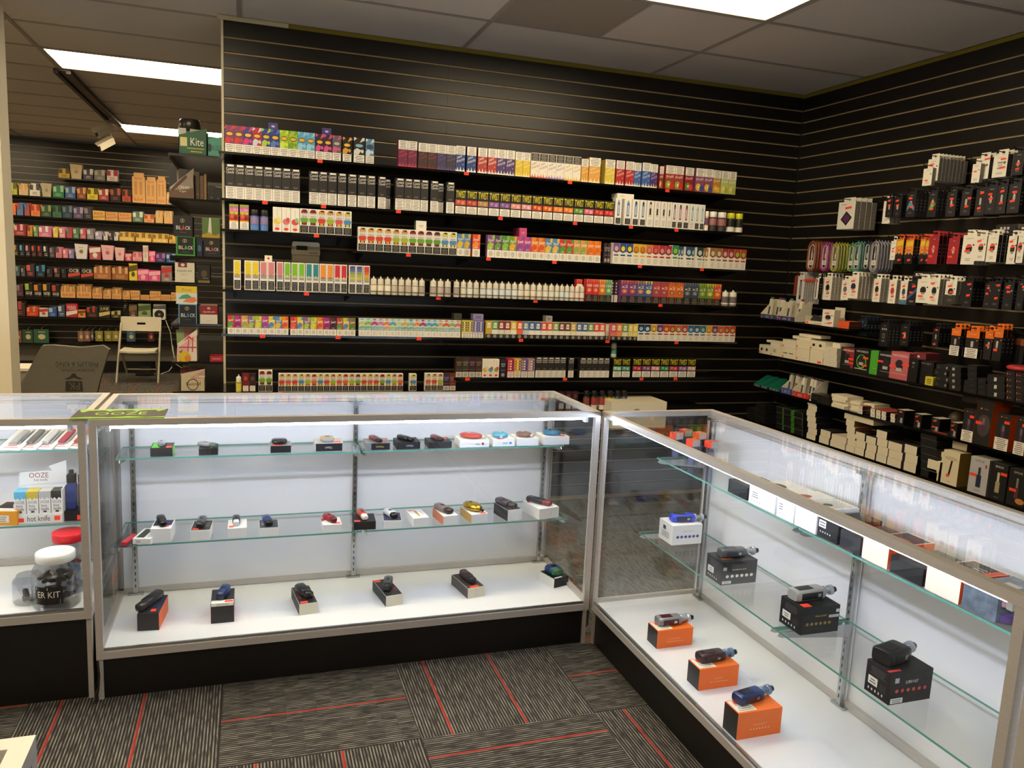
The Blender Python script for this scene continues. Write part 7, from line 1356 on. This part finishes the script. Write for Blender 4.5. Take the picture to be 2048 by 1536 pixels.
ps(SK[4], 396, 420, .1, .12, 'dj2', '#1f1a15', [('e', .5, .5, .25, .2, '#5a4a2a'), ('r', 0, 1, 0, .12, '#8a7a3a'), ('f', .3, .9, .2, .3, None, '#b8ae9a', 1)], 'black and gold cigar pack on fourth tobacco shelf', y=YP+.03)
ps(SK[5], 357, 394, .108, .14, 'bk5', '#5f8fb0', [('r', .06, .94, .0, .96, '#141518')] + CLV('#3a74c8'), 'black clove cigar box in blue frame', side='#6a9ac0')
ps(SK[5], 352, 394, .1, .14, 'ty', '#cfd6d6', [('r', 0, 1, .62, 1, '#e0c02f'), ('t', 'Fruit', .3, .75, .72, .88, '#a8702a'), ('p', [(.1, .28), (.3, .5), (.55, .56), (.75, .4), (.5, .3)], '#4a9a6a'), ('p', [(.3, .12), (.6, .36), (.9, .4), (1, .2), (.8, .08)], '#e07a4a')], 'yellow and white fruit cigar box on the blue framed box', zo=.1085, side='#9aa0a0')
ps(SK[5], 400, 435, .105, .14, 'dj3', '#dcd6c6', [('r', 0, 1, .5, 1, '#8a1f2a'), ('e', .5, .84, .1, .07, '#c8a88a'), ('t', 'DJARUM', .18, .84, .58, .68, '#efe6d6'), ('f', .25, .75, .12, .2, None, '#a89e8c', 1)], 'dark red and white cigar box beside the wall edge', side='#8a1f2a')
slope(SK[6], 354, 395, .10, .185, 'pink palm tree display with yellow mango', '#eadfd0', [('p', [(0, 0), (.12, 0), (.9, .75), (.85, .8), (0, .4)], '#e8b8b8'), ('p', [(.5, .3), (.56, .3), (.6, .7), (.55, .7)], '#d0506a'), ('p', [(.72, .3), (.78, .3), (.8, .75), (.75, .75)], '#d0506a'), ('p', [(.3, .62), (.6, .72), (.95, .6), (.6, .8)], '#d0506a'), ('r', .1, .95, .42, .46, '#c8486a'), ('e', .36, .15, .32, .17, '#e0c02f'), ('e', .52, .1, .16, .1, '#e08a3a'), ('p', [(.1, .3), (.3, .38), (.2, .26)], '#3f7a3a')], ['#8aa06a', '#b86a6a', '#5a7a52'])
slope(0, 361, 410, .10, .13, 'pale twisted wrap display marked 4 at the lowest level', '#d0c2a4', [('p', [(.42, .62), (1, .98), (1, .62), (.5, .5)], '#c89aa4'), ('t', '4', .6, .72, .56, .76, '#e8d23a'), ('r', .74, 1, .62, .7, '#e0d6c0'), ('e', .5, .3, .24, .26, '#4a4238'), ('e', .5, .3, .2, .22, '#d0c2a4'), ('t', 'Twisted', .2, .82, .24, .4, '#2a251f', .03)], ['#6a2438', '#8a3450', '#4a1f2a', '#7a2a40', '#5a2030'], z=zk(24.95))
put('wall_shelf', MB().box(-3.962, XP, .125, 1.7, zk(24.95)-.012, zk(24.95)-.0005, SHELFBLK), None, label='black tobacco shelf beside the white wall edge, lowest', cat='shelf', group='tobacco shelves')
ps(SK[6], 420, 446, .03, .1, 'rr', '#b8303f', [('f', .1, .9, .2, .8, None, '#e8b0b0', 1)], 'small red packs tray beside the wall edge', y=YP+.02)
